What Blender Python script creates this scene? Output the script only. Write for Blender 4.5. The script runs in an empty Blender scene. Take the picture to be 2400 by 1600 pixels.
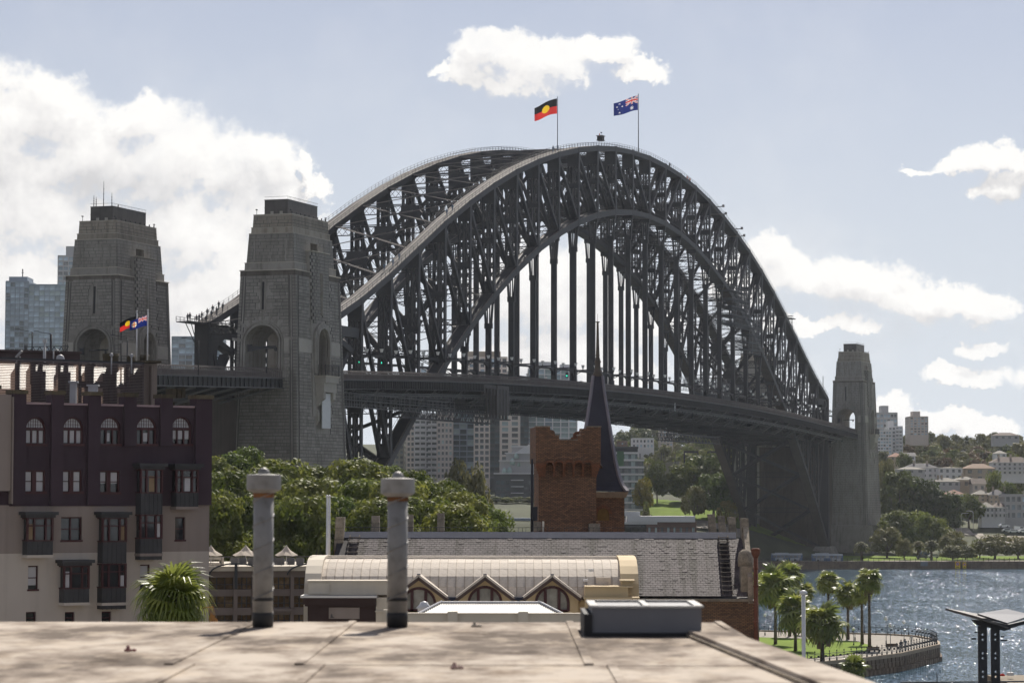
import bpy, bmesh, math, random
from mathutils import Vector, Matrix, noise as mnoise
R=random.Random(7)
sin,cos,pi,rad=math.sin,math.cos,math.pi,math.radians
scene=bpy.context.scene
COL=scene.collection
# ---------------------------------------------------------------- camera
CAMZ=27.6255; PITCH=0.0575; ROLL=0.0013; FPX=6239.3
cam_data=bpy.data.cameras.new('camera'); cam=bpy.data.objects.new('camera',cam_data); COL.objects.link(cam)
cam_data.sensor_width=36.0; cam_data.lens=36.0*FPX/2400.0
cam_data.clip_start=0.5; cam_data.clip_end=60000
cam_data.dof.use_dof=True; cam_data.dof.focus_distance=420.0; cam_data.dof.aperture_fstop=4.5
cam.location=(0,0,CAMZ); cam.rotation_euler=(pi/2+PITCH,0,0)
cam.matrix_world=Matrix.Translation((0,0,CAMZ))@Matrix.Rotation(pi/2+PITCH,4,'X')@Matrix.Rotation(ROLL,4,'Z')
scene.camera=cam
# ---------------------------------------------------------------- sun, sky, exposure
SUN_EL=44.0; SUN_AZ=11.0   # azimuth measured to the right of +Y
sl=bpy.data.lights.new('sun','SUN'); sl.energy=5.0; sl.angle=rad(0.5); sl.color=(1.0,0.93,0.83)
so=bpy.data.objects.new('sun',sl); COL.objects.link(so)
sdir=Vector((sin(rad(SUN_AZ))*cos(rad(SUN_EL)),cos(rad(SUN_AZ))*cos(rad(SUN_EL)),sin(rad(SUN_EL))))
so.rotation_euler=sdir.to_track_quat('Z','Y').to_euler()
scene.view_settings.view_transform='Standard'; scene.view_settings.look='None'
scene.view_settings.gamma=1.0; scene.view_settings.use_curve_mapping=False
scene.view_settings.exposure=0.30
try:
    scene.cycles.use_denoising=True; scene.cycles.max_bounces=8; scene.cycles.volume_bounces=0
    scene.cycles.use_adaptive_sampling=True; scene.cycles.adaptive_threshold=0.012
    scene.cycles.sample_clamp_indirect=6.0
    scene.cycles.volume_step_rate=1.0
except Exception: pass

def raydir(px,py):
    """unit-forward direction through a photo pixel (2400 x 1600)"""
    a=(px-1200)/FPX; b=(800-py)/FPX
    a,b=a*cos(ROLL)-b*sin(ROLL), a*sin(ROLL)+b*cos(ROLL)
    return (a, cos(PITCH)-b*sin(PITCH), sin(PITCH)+b*cos(PITCH))
def P(px,py,F):
    """world point at forward distance F (metres) seen at the photo pixel"""
    d=raydir(px,py); t=F/d[1]
    return Vector((d[0]*t,F,CAMZ+d[2]*t))
def PX(px,F): return P(px,1150,F).x
def PZ(py,F): return P(1200,py,F).z
def ground(px,py,z):
    d=raydir(px,py); t=(z-CAMZ)/d[2]
    return Vector((d[0]*t,d[1]*t,z))

# ---------------------------------------------------------------- world : nishita sky + cumulus field
world=bpy.data.worlds.new('World'); scene.world=world; world.use_nodes=True
def build_sky():
    nt=world.node_tree; N=nt.nodes; L=nt.links; N.clear()
    def nd(t,**k):
        n=N.new(t)
        for a,b in k.items(): setattr(n,a,b)
        return n
    def mth(op,a,b=None,c=None,clamp=False):
        n=nd('ShaderNodeMath',operation=op,use_clamp=clamp)
        for i,v in enumerate((a,b,c)):
            if v is None: continue
            if isinstance(v,(int,float)): n.inputs[i].default_value=v
            else: L.new(v,n.inputs[i])
        return n.outputs[0]
    sky=nd('ShaderNodeTexSky',sky_type='NISHITA'); sky.sun_disc=False
    sky.sun_elevation=rad(SUN_EL); sky.sun_rotation=rad(SUN_AZ)
    sky.air_density=1.0; sky.dust_density=0.25; sky.ozone_density=1.6; sky.altitude=20
    geo=nd('ShaderNodeTexCoord')
    sep=nd('ShaderNodeSeparateXYZ'); L.new(geo.outputs['Generated'],sep.inputs[0])
    x,y,z=sep.outputs
    # azimuth / elevation in radians-like units around the view, stretched clouds near the horizon
    az=mth('ARCTAN2',x,y); el=mth('ARCSINE',z)
    azd=mth('MULTIPLY',az,FPX); eld=mth('MULTIPLY',el,FPX)       # 1 unit = 1/6239 rad
    comb=nd('ShaderNodeCombineXYZ'); L.new(azd,comb.inputs[0]); L.new(eld,comb.inputs[1])
    def noise(scale,detail,rough,off=(0,0,0),vec=None,dist=0.0):
        mp=nd('ShaderNodeMapping'); mp.inputs['Location'].default_value=off
        L.new(vec or comb.outputs[0],mp.inputs[0])
        n=nd('ShaderNodeTexNoise'); n.inputs['Scale'].default_value=scale; n.inputs['Detail'].default_value=detail
        n.inputs['Roughness'].default_value=rough; n.inputs['Distortion'].default_value=dist
        L.new(mp.outputs[0],n.inputs['Vector']); return n
    # cumulus banks: (px, py, rx, ry) in photo-angle units; beyond them a free cumulus field
    H=800+FPX*PITCH
    BL=[(-60,330,250,190),(120,300,120,130),(190,400,190,170),(380,400,210,170),(560,430,190,140),(660,470,90,90),(80,520,330,160),(450,560,330,150),
        (60,690,330,150),(430,740,360,150),(350,830,480,120),(560,660,230,140),(620,520,160,120),(640,800,220,100),(705,372,18,22),(715,420,30,40),(740,450,40,30),(330,300,110,70),(-300,430,300,300),
        (1250,165,190,62),(1160,130,120,70),(1110,175,95,45),(1290,150,140,65),(1420,120,95,45),(1500,170,85,38),(1220,195,150,45),(1035,165,40,18),
        (1800,600,85,62),(1870,650,150,75),(2010,680,170,70),(2160,715,170,55),(2300,740,90,45),(1760,680,120,80),(1900,760,260,30),
        (2330,385,110,42),(2250,400,90,30),(2340,450,85,48),(2150,408,60,12),(2460,420,120,90),
        (1290,700,250,150),(1180,860,160,90),(1330,850,260,110),(1290,800,60,45),(1420,900,130,40),(1500,760,120,70),
        (2080,960,60,40),(2180,985,120,35),(2300,1010,90,30),(2250,880,120,30),(2290,815,70,25),(2500,900,150,60)]
    def field(dx,dy):
        X=mth('ADD',azd,-dx) ; Y=mth('ADD',eld,-dy)
        # edge distortion
        w1=noise(0.0105,5,0.62,(-dx*1.0,-dy*1.0,3.1)); w2=noise(0.0105,5,0.62,(-dx+410,-dy+77,8.2))
        w3=noise(0.05,4,0.6,(-dx,-dy,5.5)); w4=noise(0.05,4,0.6,(-dx+99,-dy+31,1.5))
        X=mth('ADD',X,mth('ADD',mth('MULTIPLY',mth('SUBTRACT',w1.outputs['Fac'],0.5),120),mth('MULTIPLY',mth('SUBTRACT',w3.outputs['Fac'],0.5),26)))
        Y=mth('ADD',Y,mth('ADD',mth('MULTIPLY',mth('SUBTRACT',w2.outputs['Fac'],0.5),110),mth('MULTIPLY',mth('SUBTRACT',w4.outputs['Fac'],0.5),26)))
        tot=None
        for (px,py,rx,ry) in BL:
            cx=px-1200; cy=H-py
            a=mth('MULTIPLY',mth('SUBTRACT',X,cx),1.0/rx); b=mth('MULTIPLY',mth('SUBTRACT',Y,cy),1.0/ry)
            d=mth('SUBTRACT',1.0,mth('ADD',mth('MULTIPLY',a,a),mth('MULTIPLY',b,b)))
            d=mth('MULTIPLY',mth('MAXIMUM',d,-0.6),1.0)
            tot=d if tot is None else mth('SMOOTH_MAX',tot,d,0.35)
        p1=noise(0.0085,6,0.58,(-dx+900,-dy+50,1.7)); p2=noise(0.028,5,0.6,(-dx+33,-dy+700,6.1))
        tot=mth('ADD',tot,mth('MULTIPLY',mth('SUBTRACT',p1.outputs['Fac'],0.5),0.95))
        return mth('ADD',tot,mth('MULTIPLY',mth('SUBTRACT',p2.outputs['Fac'],0.5),0.55))
    f0=field(0,0); f1=field(-12,-46)
    # free field outside the photographed sector
    fn=noise(0.0016,7,0.55,(0,0,12.0)); 
    away=mth('MULTIPLY',mth('SUBTRACT',mth('ABSOLUTE',azd),1350),0.004,clamp=True)
    up=mth('MULTIPLY',mth('SUBTRACT',eld,1500),0.003,clamp=True)
    out=mth('MAXIMUM',away,up)
    free=mth('MULTIPLY',mth('SUBTRACT',fn.outputs['Fac'],0.54),6.0)
    free=mth('SUBTRACT',free,mth('MULTIPLY',mth('SUBTRACT',1.0,out),4.0))
    f=mth('MAXIMUM',f0,free)
    soft=noise(0.004,5,0.6,(50,0,2.0))
    dens=nd('ShaderNodeMapRange',interpolation_type='SMOOTHSTEP'); soften=mth('ADD',1.0,mth('MULTIPLY',mth('SUBTRACT',f1,f0,clamp=True),7.0)); L.new(mth('DIVIDE',mth('ADD',f,0.08),soften),dens.inputs[0])
    dens.inputs[1].default_value=0.0; dens.inputs[2].default_value=0.62
    d=mth('MULTIPLY',dens.outputs[0],mth('ADD',0.55,mth('MULTIPLY',soft.outputs['Fac'],0.9)),clamp=True)
    vn=noise(0.0021,6,0.6,(70,900,3.3)); vl=nd('ShaderNodeMapRange',interpolation_type='SMOOTHSTEP'); L.new(vn.outputs['Fac'],vl.inputs[0]); vl.inputs[1].default_value=0.42; vl.inputs[2].default_value=0.72
    vh=nd('ShaderNodeMapRange',interpolation_type='SMOOTHSTEP'); L.new(z,vh.inputs[0]); vh.inputs[1].default_value=0.12; vh.inputs[2].default_value=0.03; vh.inputs[3].default_value=0.12; vh.inputs[4].default_value=0.62
    d=mth('MAXIMUM',d,mth('MULTIPLY',vl.outputs[0],vh.outputs[0]))
    # shading: thick parts lit from above, grey bellies
    sh=mth('MULTIPLY',mth('SUBTRACT',f1,f0),1.0)
    big=noise(0.0036,4,0.5,(311,140,4.2))
    t=mth('ADD',mth('MULTIPLY',mth('MAXIMUM',f1,0),-0.26),0.74)
    t=mth('ADD',t,mth('MULTIPLY',mth('SUBTRACT',f0,f1),0.60))
    t=mth('ADD',t,mth('MULTIPLY',mth('MULTIPLY',mth('SUBTRACT',big.outputs['Fac'],0.46),1.6),mth('MAXIMUM',f1,0.15)))
    hz_=mth('MULTIPLY',mth('ABSOLUTE',mth('SUBTRACT',eld,H-445)),1/75.0); hz_=mth('SUBTRACT',1.0,hz_,clamp=True)
    t=mth('SUBTRACT',t,mth('MULTIPLY',mth('MULTIPLY',hz_,0.28),mth('MAXIMUM',f1,0)),clamp=True)
    ramp=nd('ShaderNodeValToRGB'); L.new(t,ramp.inputs[0])
    e=ramp.color_ramp.elements; e[0].position=0.12; e[0].color=(0.63,0.625,0.635,1); e[1].position=0.9; e[1].color=(0.97,0.955,0.93,1)
    m=ramp.color_ramp.elements.new(0.55); m.color=(0.84,0.825,0.815,1)
    # thin veil of high cloud and horizon haze
    bg1=nd('ShaderNodeBackground'); bg1.inputs[1].default_value=SKY_STR
    hs=nd('ShaderNodeHueSaturation'); hs.inputs['Saturation'].default_value=0.60; L.new(sky.outputs[0],hs.inputs['Color'])
    tint=nd('ShaderNodeMix',data_type='RGBA',blend_type='MULTIPLY'); tint.inputs[0].default_value=1.0
    L.new(hs.outputs[0],tint.inputs[6]); tint.inputs[7].default_value=(0.86,0.86,1.06,1)
    # pale air towards the horizon, the same all round
    hr=nd('ShaderNodeMapRange',interpolation_type='SMOOTHSTEP'); L.new(z,hr.inputs[0]); hr.inputs[1].default_value=0.36; hr.inputs[2].default_value=-0.02; hr.inputs[3].default_value=0.0; hr.inputs[4].default_value=1.0
    hm=nd('ShaderNodeMix',data_type='RGBA'); L.new(hr.outputs[0],hm.inputs[0]); L.new(tint.outputs[2],hm.inputs[6]); hm.inputs[7].default_value=(0.575/SKY_STR,0.618/SKY_STR,0.668/SKY_STR,1)
    L.new(hm.outputs[2],bg1.inputs[0])
    bg2=nd('ShaderNodeBackground'); bg2.inputs[1].default_value=CLOUD_STR; L.new(ramp.outputs[0],bg2.inputs[0])
    mix=nd('ShaderNodeMixShader'); L.new(d,mix.inputs[0]); L.new(bg1.outputs[0],mix.inputs[1]); L.new(bg2.outputs[0],mix.inputs[2])
    o=nd('ShaderNodeOutputWorld'); L.new(mix.outputs[0],o.inputs[0])
SKY_STR=0.050; CLOUD_STR=0.86
build_sky()

# ---------------------------------------------------------------- materials
MATS={}
def mat(name,col,rough=0.8,metal=0.0,var=0.18,scale=0.6,bump=0.0,bscale=None,spec=0.4,streak=0.0,grime=0.0,coat=0.0,stretch=None,emit=0.0,sscale=(1.3,1.3,0.09)):
    if name in MATS: return MATS[name]
    m=bpy.data.materials.new(name); m.use_nodes=True; MATS[name]=m
    nt=m.node_tree; N=nt.nodes; L=nt.links; b=N['Principled BSDF']
    b.inputs['Roughness'].default_value=rough; b.inputs['Metallic'].default_value=metal
    b.inputs['Specular IOR Level'].default_value=spec
    if coat: b.inputs['Coat Weight'].default_value=coat
    tc=N.new('ShaderNodeTexCoord'); mp=N.new('ShaderNodeMapping'); L.new(tc.outputs['Object'],mp.inputs[0])
    if stretch: mp.inputs['Scale'].default_value=stretch
    n=N.new('ShaderNodeTexNoise'); n.inputs['Scale'].default_value=scale; n.inputs['Detail'].default_value=6; n.inputs['Roughness'].default_value=0.62
    L.new(mp.outputs[0],n.inputs['Vector'])
    r=N.new('ShaderNodeValToRGB'); L.new(n.outputs['Fac'],r.inputs[0])
    e=r.color_ramp.elements; e[0].position=0.3; e[1].position=0.7
    c=col
    e[0].color=(c[0]*(1-var),c[1]*(1-var),c[2]*(1-var),1); e[1].color=(min(1,c[0]*(1+var)),min(1,c[1]*(1+var)),min(1,c[2]*(1+var)),1)
    out=r.outputs[0]
    # per object variation
    oi=N.new('ShaderNodeObjectInfo'); hv=N.new('ShaderNodeHueSaturation'); L.new(out,hv.inputs['Color'])
    mr=N.new('ShaderNodeMapRange'); L.new(oi.outputs['Random'],mr.inputs[0]); mr.inputs[3].default_value=1-var*0.7; mr.inputs[4].default_value=1+var*0.7
    L.new(mr.outputs[0],hv.inputs['Value']); out=hv.outputs[0]
    if streak:
        mp2=N.new('ShaderNodeMapping'); L.new(tc.outputs['Object'],mp2.inputs[0]); mp2.inputs['Scale'].default_value=sscale
        n2=N.new('ShaderNodeTexNoise'); n2.inputs['Scale'].default_value=1.0; n2.inputs['Detail'].default_value=5; L.new(mp2.outputs[0],n2.inputs['Vector'])
        r2=N.new('ShaderNodeMapRange'); L.new(n2.outputs['Fac'],r2.inputs[0]); r2.inputs[1].default_value=0.5; r2.inputs[2].default_value=0.72; r2.inputs[3].default_value=0; r2.inputs[4].default_value=streak
        mx=N.new('ShaderNodeMix'); mx.data_type='RGBA'; mx.blend_type='MULTIPLY'; L.new(r2.outputs[0],mx.inputs[0]); L.new(out,mx.inputs[6]); mx.inputs[7].default_value=(0.30,0.27,0.24,1); out=mx.outputs[2]
    if grime:
        n3=N.new('ShaderNodeTexNoise'); n3.inputs['Scale'].default_value=scale*5; n3.inputs['Detail'].default_value=8; L.new(mp.outputs[0],n3.inputs['Vector'])
        r3=N.new('ShaderNodeMapRange'); L.new(n3.outputs['Fac'],r3.inputs[0]); r3.inputs[1].default_value=0.5; r3.inputs[2].default_value=0.75; r3.inputs[3].default_value=0; r3.inputs[4].default_value=grime
        mx=N.new('ShaderNodeMix'); mx.data_type='RGBA'; mx.blend_type='MULTIPLY'; L.new(r3.outputs[0],mx.inputs[0]); L.new(out,mx.inputs[6]); mx.inputs[7].default_value=(0.35,0.30,0.26,1); out=mx.outputs[2]
    L.new(out,b.inputs['Base Color'])
    if emit:
        b.inputs['Emission Color'].default_value=(*col,1); b.inputs['Emission Strength'].default_value=emit
    if bump:
        bn=N.new('ShaderNodeTexNoise'); bn.inputs['Scale'].default_value=bscale or scale*6; bn.inputs['Detail'].default_value=5; L.new(mp.outputs[0],bn.inputs['Vector'])
        bp=N.new('ShaderNodeBump'); bp.inputs['Strength'].default_value=bump; bp.inputs['Distance'].default_value=0.05
        L.new(bn.outputs['Fac'],bp.inputs['Height']); L.new(bp.outputs[0],b.inputs['Normal'])
    return m
def brickmat(name,c1,c2,mortar,bw=0.23,bh=0.075,ms=0.012,axis='XZ',var=0.5,grime=0.5,rough=0.85,rot=0.0,off=0.5,squash=1.0):
    if name in MATS: return MATS[name]
    m=bpy.data.materials.new(name); m.use_nodes=True; MATS[name]=m
    nt=m.node_tree; N=nt.nodes; L=nt.links; b=N['Principled BSDF']; b.inputs['Roughness'].default_value=rough
    tc=N.new('ShaderNodeTexCoord'); sp=N.new('ShaderNodeSeparateXYZ'); L.new(tc.outputs['Object'],sp.inputs[0])
    ad=N.new('ShaderNodeMath'); ad.operation='ADD'; L.new(sp.outputs[0],ad.inputs[0]); L.new(sp.outputs[1],ad.inputs[1])
    cb=N.new('ShaderNodeCombineXYZ'); L.new(ad.outputs[0],cb.inputs[0]); L.new(sp.outputs[2],cb.inputs[1])
    bt=N.new('ShaderNodeTexBrick'); L.new(cb.outputs[0],bt.inputs['Vector'])
    bt.inputs['Color1'].default_value=(*c1,1); bt.inputs['Color2'].default_value=(*c2,1); bt.inputs['Mortar'].default_value=(*mortar,1)
    bt.inputs['Scale'].default_value=1.0; bt.inputs['Brick Width'].default_value=bw; bt.inputs['Row Height'].default_value=bh; bt.inputs['Mortar Size'].default_value=ms; bt.offset=off
    bt.inputs['Bias'].default_value=-0.2
    n=N.new('ShaderNodeTexNoise'); n.inputs['Scale'].default_value=0.7; n.inputs['Detail'].default_value=7; L.new(tc.outputs['Object'],n.inputs['Vector'])
    r=N.new('ShaderNodeMapRange'); L.new(n.outputs['Fac'],r.inputs[0]); r.inputs[1].default_value=0.35; r.inputs[2].default_value=0.7; r.inputs[3].default_value=0; r.inputs[4].default_value=grime
    mx=N.new('ShaderNodeMix'); mx.data_type='RGBA'; mx.blend_type='MULTIPLY'; L.new(r.outputs[0],mx.inputs[0]); L.new(bt.outputs[0],mx.inputs[6]); mx.inputs[7].default_value=(0.45,0.40,0.36,1)
    L.new(mx.outputs[2],b.inputs['Base Color'])
    bp=N.new('ShaderNodeBump'); bp.inputs['Strength'].default_value=0.6; bp.inputs['Distance'].default_value=0.01; bp.invert=True
    L.new(bt.outputs['Fac'],bp.inputs['Height']); L.new(bp.outputs[0],b.inputs['Normal'])
    return m
def glassmat(name,col=(0.03,0.035,0.04),rough=0.08,var=0.4,scale=0.3,spec=0.6):
    if name in MATS: return MATS[name]
    m=mat(name,col,rough,0.0,var,scale,spec=spec); return m

# ---------------------------------------------------------------- mesh builder
class M:
    def __init__(s): s.v=[]; s.f=[]; s.m=[]; s.k=0; s.sm=[]
    def add(s,vs,fs,k=None,smooth=False):
        n=len(s.v); s.v.extend([tuple(a) for a in vs])
        for f in fs: s.f.append(tuple(i+n for i in f)); s.m.append(s.k if k is None else k); s.sm.append(smooth)
        return s
    BF=((0,3,2,1),(4,5,6,7),(0,1,5,4),(1,2,6,5),(2,3,7,6),(3,0,4,7))
    def box(s,x0,x1,y0,y1,z0,z1,k=None):
        return s.add([(x0,y0,z0),(x1,y0,z0),(x1,y1,z0),(x0,y1,z0),(x0,y0,z1),(x1,y0,z1),(x1,y1,z1),(x0,y1,z1)],M.BF,k)
    def cbox(s,c,d,k=None): return s.box(c[0]-d[0]/2,c[0]+d[0]/2,c[1]-d[1]/2,c[1]+d[1]/2,c[2]-d[2]/2,c[2]+d[2]/2,k)
    def frustum(s,b,t,k=None):
        """b,t=(x0,x1,y0,y1,z)"""
        return s.add([(b[0],b[2],b[4]),(b[1],b[2],b[4]),(b[1],b[3],b[4]),(b[0],b[3],b[4]),(t[0],t[2],t[4]),(t[1],t[2],t[4]),(t[1],t[3],t[4]),(t[0],t[3],t[4])],M.BF,k)
    def beam(s,p,q,w,h,side=(0,1,0),k=None):
        """box from p to q, w across (along side), h the other way"""
        p=Vector(p);q=Vector(q);a=q-p
        if a.length<1e-6: return s
        a.normalize(); sd=Vector(side); sd=sd-a*sd.dot(a)
        if sd.length<1e-4:
            sd=Vector((1,0,0)) if abs(a.x)<.9 else Vector((0,1,0)); sd=sd-a*sd.dot(a)
        sd.normalize(); t=a.cross(sd); A=sd*(w/2);B=t*(h/2)
        return s.add([p-A-B,p+A-B,p+A+B,p-A+B,q-A-B,q+A-B,q+A+B,q-A+B],M.BF,k)
    def tube(s,pts,rs,n=6,k=None,cap=True,smooth=True):
        pts=[Vector(p) for p in pts]
        if not hasattr(rs,'__len__'): rs=[rs]*len(pts)
        vs=[];fs=[]; ref=None
        for i,p in enumerate(pts):
            a=(pts[min(i+1,len(pts)-1)]-pts[max(i-1,0)])
            a=a.normalized() if a.length>1e-9 else Vector((0,0,1))
            if ref is None or abs(ref.dot(a))>.95: ref=Vector((1,0,0)) if abs(a.x)<.9 else Vector((0,1,0))
            u=(ref-a*ref.dot(a)).normalized(); ref=u; w=a.cross(u)
            for j in range(n):
                t=2*pi*j/n; vs.append(p+u*(cos(t)*rs[i])+w*(sin(t)*rs[i]))
        for i in range(len(pts)-1):
            for j in range(n):
                fs.append((i*n+j,i*n+(j+1)%n,(i+1)*n+(j+1)%n,(i+1)*n+j))
        if cap: fs.append(tuple(range(n-1,-1,-1))); fs.append(tuple((len(pts)-1)*n+j for j in range(n)))
        return s.add(vs,fs,k,smooth)
    def lathe(s,c,prof,n=16,k=None,smooth=True):
        vs=[];fs=[]
        for (r,z) in prof:
            for j in range(n): t=2*pi*j/n; vs.append((c[0]+r*cos(t),c[1]+r*sin(t),c[2]+z))
        for i in range(len(prof)-1):
            for j in range(n): fs.append((i*n+j,i*n+(j+1)%n,(i+1)*n+(j+1)%n,(i+1)*n+j))
        fs.append(tuple(range(n-1,-1,-1))); fs.append(tuple((len(prof)-1)*n+j for j in range(n)))
        return s.add(vs,fs,k,smooth)
    def extrude(s,poly,d0,d1,axis='y',k=None):
        """poly of 2D points, extruded between d0 and d1 along axis; 2D=(x,z) for y, (y,z) for x, (x,y) for z"""
        n=len(poly)
        def mk(p,d): return (p[0],d,p[1]) if axis=='y' else ((d,p[0],p[1]) if axis=='x' else (p[0],p[1],d))
        vs=[mk(p,d0) for p in poly]+[mk(p,d1) for p in poly]
        fs=[tuple(range(n))[::-1],tuple(range(n,2*n))]+[(i,(i+1)%n,(i+1)%n+n,i+n) for i in range(n)]
        return s.add(vs,fs,k)
    def quad(s,a,b,c,d,k=None): return s.add([a,b,c,d],[(0,1,2,3)],k)
def link(name,me,parent=None,loc=None,label=None):
    o=bpy.data.objects.new(name,me); COL.objects.link(o)
    if parent: o.parent=parent
    if loc is not None: o.location=loc
    if label: o['label']=label
    return o
def mesh(name,b,mats,fixn=False):
    me=bpy.data.meshes.new(name); me.from_pydata(b.v,[],b.f)
    if not isinstance(mats,(list,tuple)): mats=[mats]
    for m in mats: me.materials.append(m)
    if any(b.m): me.polygons.foreach_set('material_index',b.m)
    if any(b.sm): me.polygons.foreach_set('use_smooth',b.sm)
    me.update()
    if fixn:
        bm=bmesh.new(); bm.from_mesh(me); bmesh.ops.recalc_face_normals(bm,faces=bm.faces); bm.to_mesh(me); bm.free()
    return me
def part(name,b,mats,parent,label=None,stuff=False,loc=None,fixn=False):
    o=link(name,mesh(name,b,mats,fixn),parent,loc,label)
    if stuff: o['kind']='stuff'
    return o
def thing(name,label,cat,loc=(0,0,0),rz=0.0,group=None):
    o=bpy.data.objects.new(name,None); COL.objects.link(o); o.empty_display_size=1
    o.location=loc; o.rotation_euler=(0,0,rz); o['label']=label; o['category']=cat
    if group: o['group']=group
    return o
def solo(name,b,mats,label,cat,loc=(0,0,0),rz=0.0,group=None,fixn=False):
    o=link(name,mesh(name,b,mats,fixn)); o.location=loc; o.rotation_euler=(0,0,rz); o['label']=label; o['category']=cat
    if group: o['group']=group
    return o
def setting(name,b,mats,kind='structure',**k):
    o=link(name,mesh(name,b,mats,**k)); o['kind']=kind; return o
def dup(root,label=None,loc=None,rz=None,scale=None,group=None):
    def cp(o,p):
        c=o.copy(); COL.objects.link(c); c.parent=p
        for ch in KIDS.get(o.name,[]): cp(ch,c)
        return c
    c=cp(root,None)
    if label: c['label']=label
    if loc is not None: c.location=loc
    if rz is not None: c.rotation_euler=(0,0,rz)
    if scale is not None: c.scale=scale if hasattr(scale,'__len__') else (scale,)*3
    if group: c['group']=group
    return c
KIDS={}
def remember(root):
    """note the children of a built thing so that dup() can copy them"""
    def rec(o):
        KIDS[o.name]=[c for c in bpy.data.objects if c.parent==o]
        for c in KIDS[o.name]: rec(c)
    rec(root)
def boolean(obj,cutters):
    """subtract cutter builders from obj's mesh"""
    for cb in cutters:
        cm=mesh('cutter',cb,obj.data.materials[0],True); co=bpy.data.objects.new('cutter',cm); COL.objects.link(co)
        co.matrix_world=Matrix.Identity(4)
        md=obj.modifiers.new('b','BOOLEAN'); md.operation='DIFFERENCE'; md.object=co; md.solver='EXACT'
        pp=obj.parent; obj.parent=None
        dg=bpy.context.evaluated_depsgraph_get(); dg.update()
        nm=bpy.data.meshes.new_from_object(obj.evaluated_get(dg)); obj.modifiers.clear(); obj.data=nm
        obj.parent=pp
        bpy.data.objects.remove(co)
# ================================================================ steel arch bridge (bridge frame: X along, Y across, Z up)
BYAW=0.3401; BROT=pi/2-BYAW
BLOC=(800.4543*sin(BYAW)-253.9378*cos(BYAW), 800.4543*cos(BYAW)+253.9378*sin(BYAW), 0)
def B2W(x,y,z):
    return Vector((BLOC[0]+x*cos(BROT)-y*sin(BROT), BLOC[1]+x*sin(BROT)+y*cos(BROT), z))
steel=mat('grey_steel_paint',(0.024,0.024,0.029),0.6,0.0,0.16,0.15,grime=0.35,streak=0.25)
steel_top=mat('sunlit_steel_top',(0.18,0.16,0.148),0.8,0.0,0.2,0.5)  # sunlit look of the steel tops put into a paler colour
steel_warm=mat('brownish_steel_soffit',(0.085,0.07,0.06),0.7,0.0,0.25,0.2,grime=0.3)  # browner tone for the underside of the bottom chord
PL=17.964
SL=[6.2,7.2,7.9,7.9,7.1,6.45,5.7,4.9,4.15,3.45,2.75,1.95,1.1,.4]
ZT=[66.25]
for a in SL: ZT.append(ZT[-1]+a)
ZT=ZT+ZT[:-1][::-1]
ZL=[115.0-108.1*((i-14)/14.0)**2 for i in range(29)]
def NX(i): return (i-14)*PL
def floorz(x):
    ax=abs(x)
    return 57.9-5.1*(ax/262.0)**2 if ax<262 else 52.8-0.03*(ax-262)
bridge=thing('arch_bridge','huge dark grey steel arch bridge spanning the harbour between granite pylons','bridge',BLOC,BROT)
TY=15.0; HW=1.7
def zig(b,p,q,w,hs,face,pitch,bar,ph=0,side=Vector((0,1,0))):
    """lacing: zigzag of flat bars between lines offset +-w across side, face = offset vector"""
    p=Vector(p)+face; q=Vector(q)+face; a=q-p; L=a.length; n=max(1,int(round(L/pitch)))
    s=side-a.normalized()*side.dot(a.normalized()); s.normalize()
    for i in range(n):
        t0=i/n;t1=(i+1)/n; sg=1 if (i+ph)%2 else -1
        b.beam(p+a*t0+s*(hs+sg*w),p+a*t1+s*(hs-sg*w),bar,0.05,side)
def post_member(b,p,q,d=1.25,dense=True):
    p=Vector(p);q=Vector(q);a=(q-p).normalized(); s=Vector((0,1,0)); t=a.cross(s).normalized()
    for off,w in ((-1.48,.42),(-.36,.26),(.36,.26),(1.48,.42)):
        o=s*off; b.beam(p+o,q+o,w,d,(0,1,0))
    for hs in (-.86,.86):
        for sg in (-1,1):
            zig(b,p,q,.36,hs,t*(sg*d*.46),1.3,.19,0 if sg>0 else 1)
    # batten plates
    L=(q-p).length
    for f,hh in ((0,1.7),(1,2.1),(.5,.75)):
        c=p+(q-p)*f+(a*(hh if f==0 else -hh) if f!=.5 else Vector((0,0,0)))
        b.beam(c-a*hh,c+a*hh,3.5,d+.1,(0,1,0))
def diag_member(b,p,q,d=.95):
    p=Vector(p);q=Vector(q);a=(q-p).normalized(); s=Vector((0,1,0)); t=a.cross(s).normalized()
    for off in (-1.15,1.15):
        o=s*off
        b.beam(p+o,q+o,.78,d,(0,1,0))
    zig(b,p,q,.62,0,t*.1,3.2,.14,0)
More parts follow.
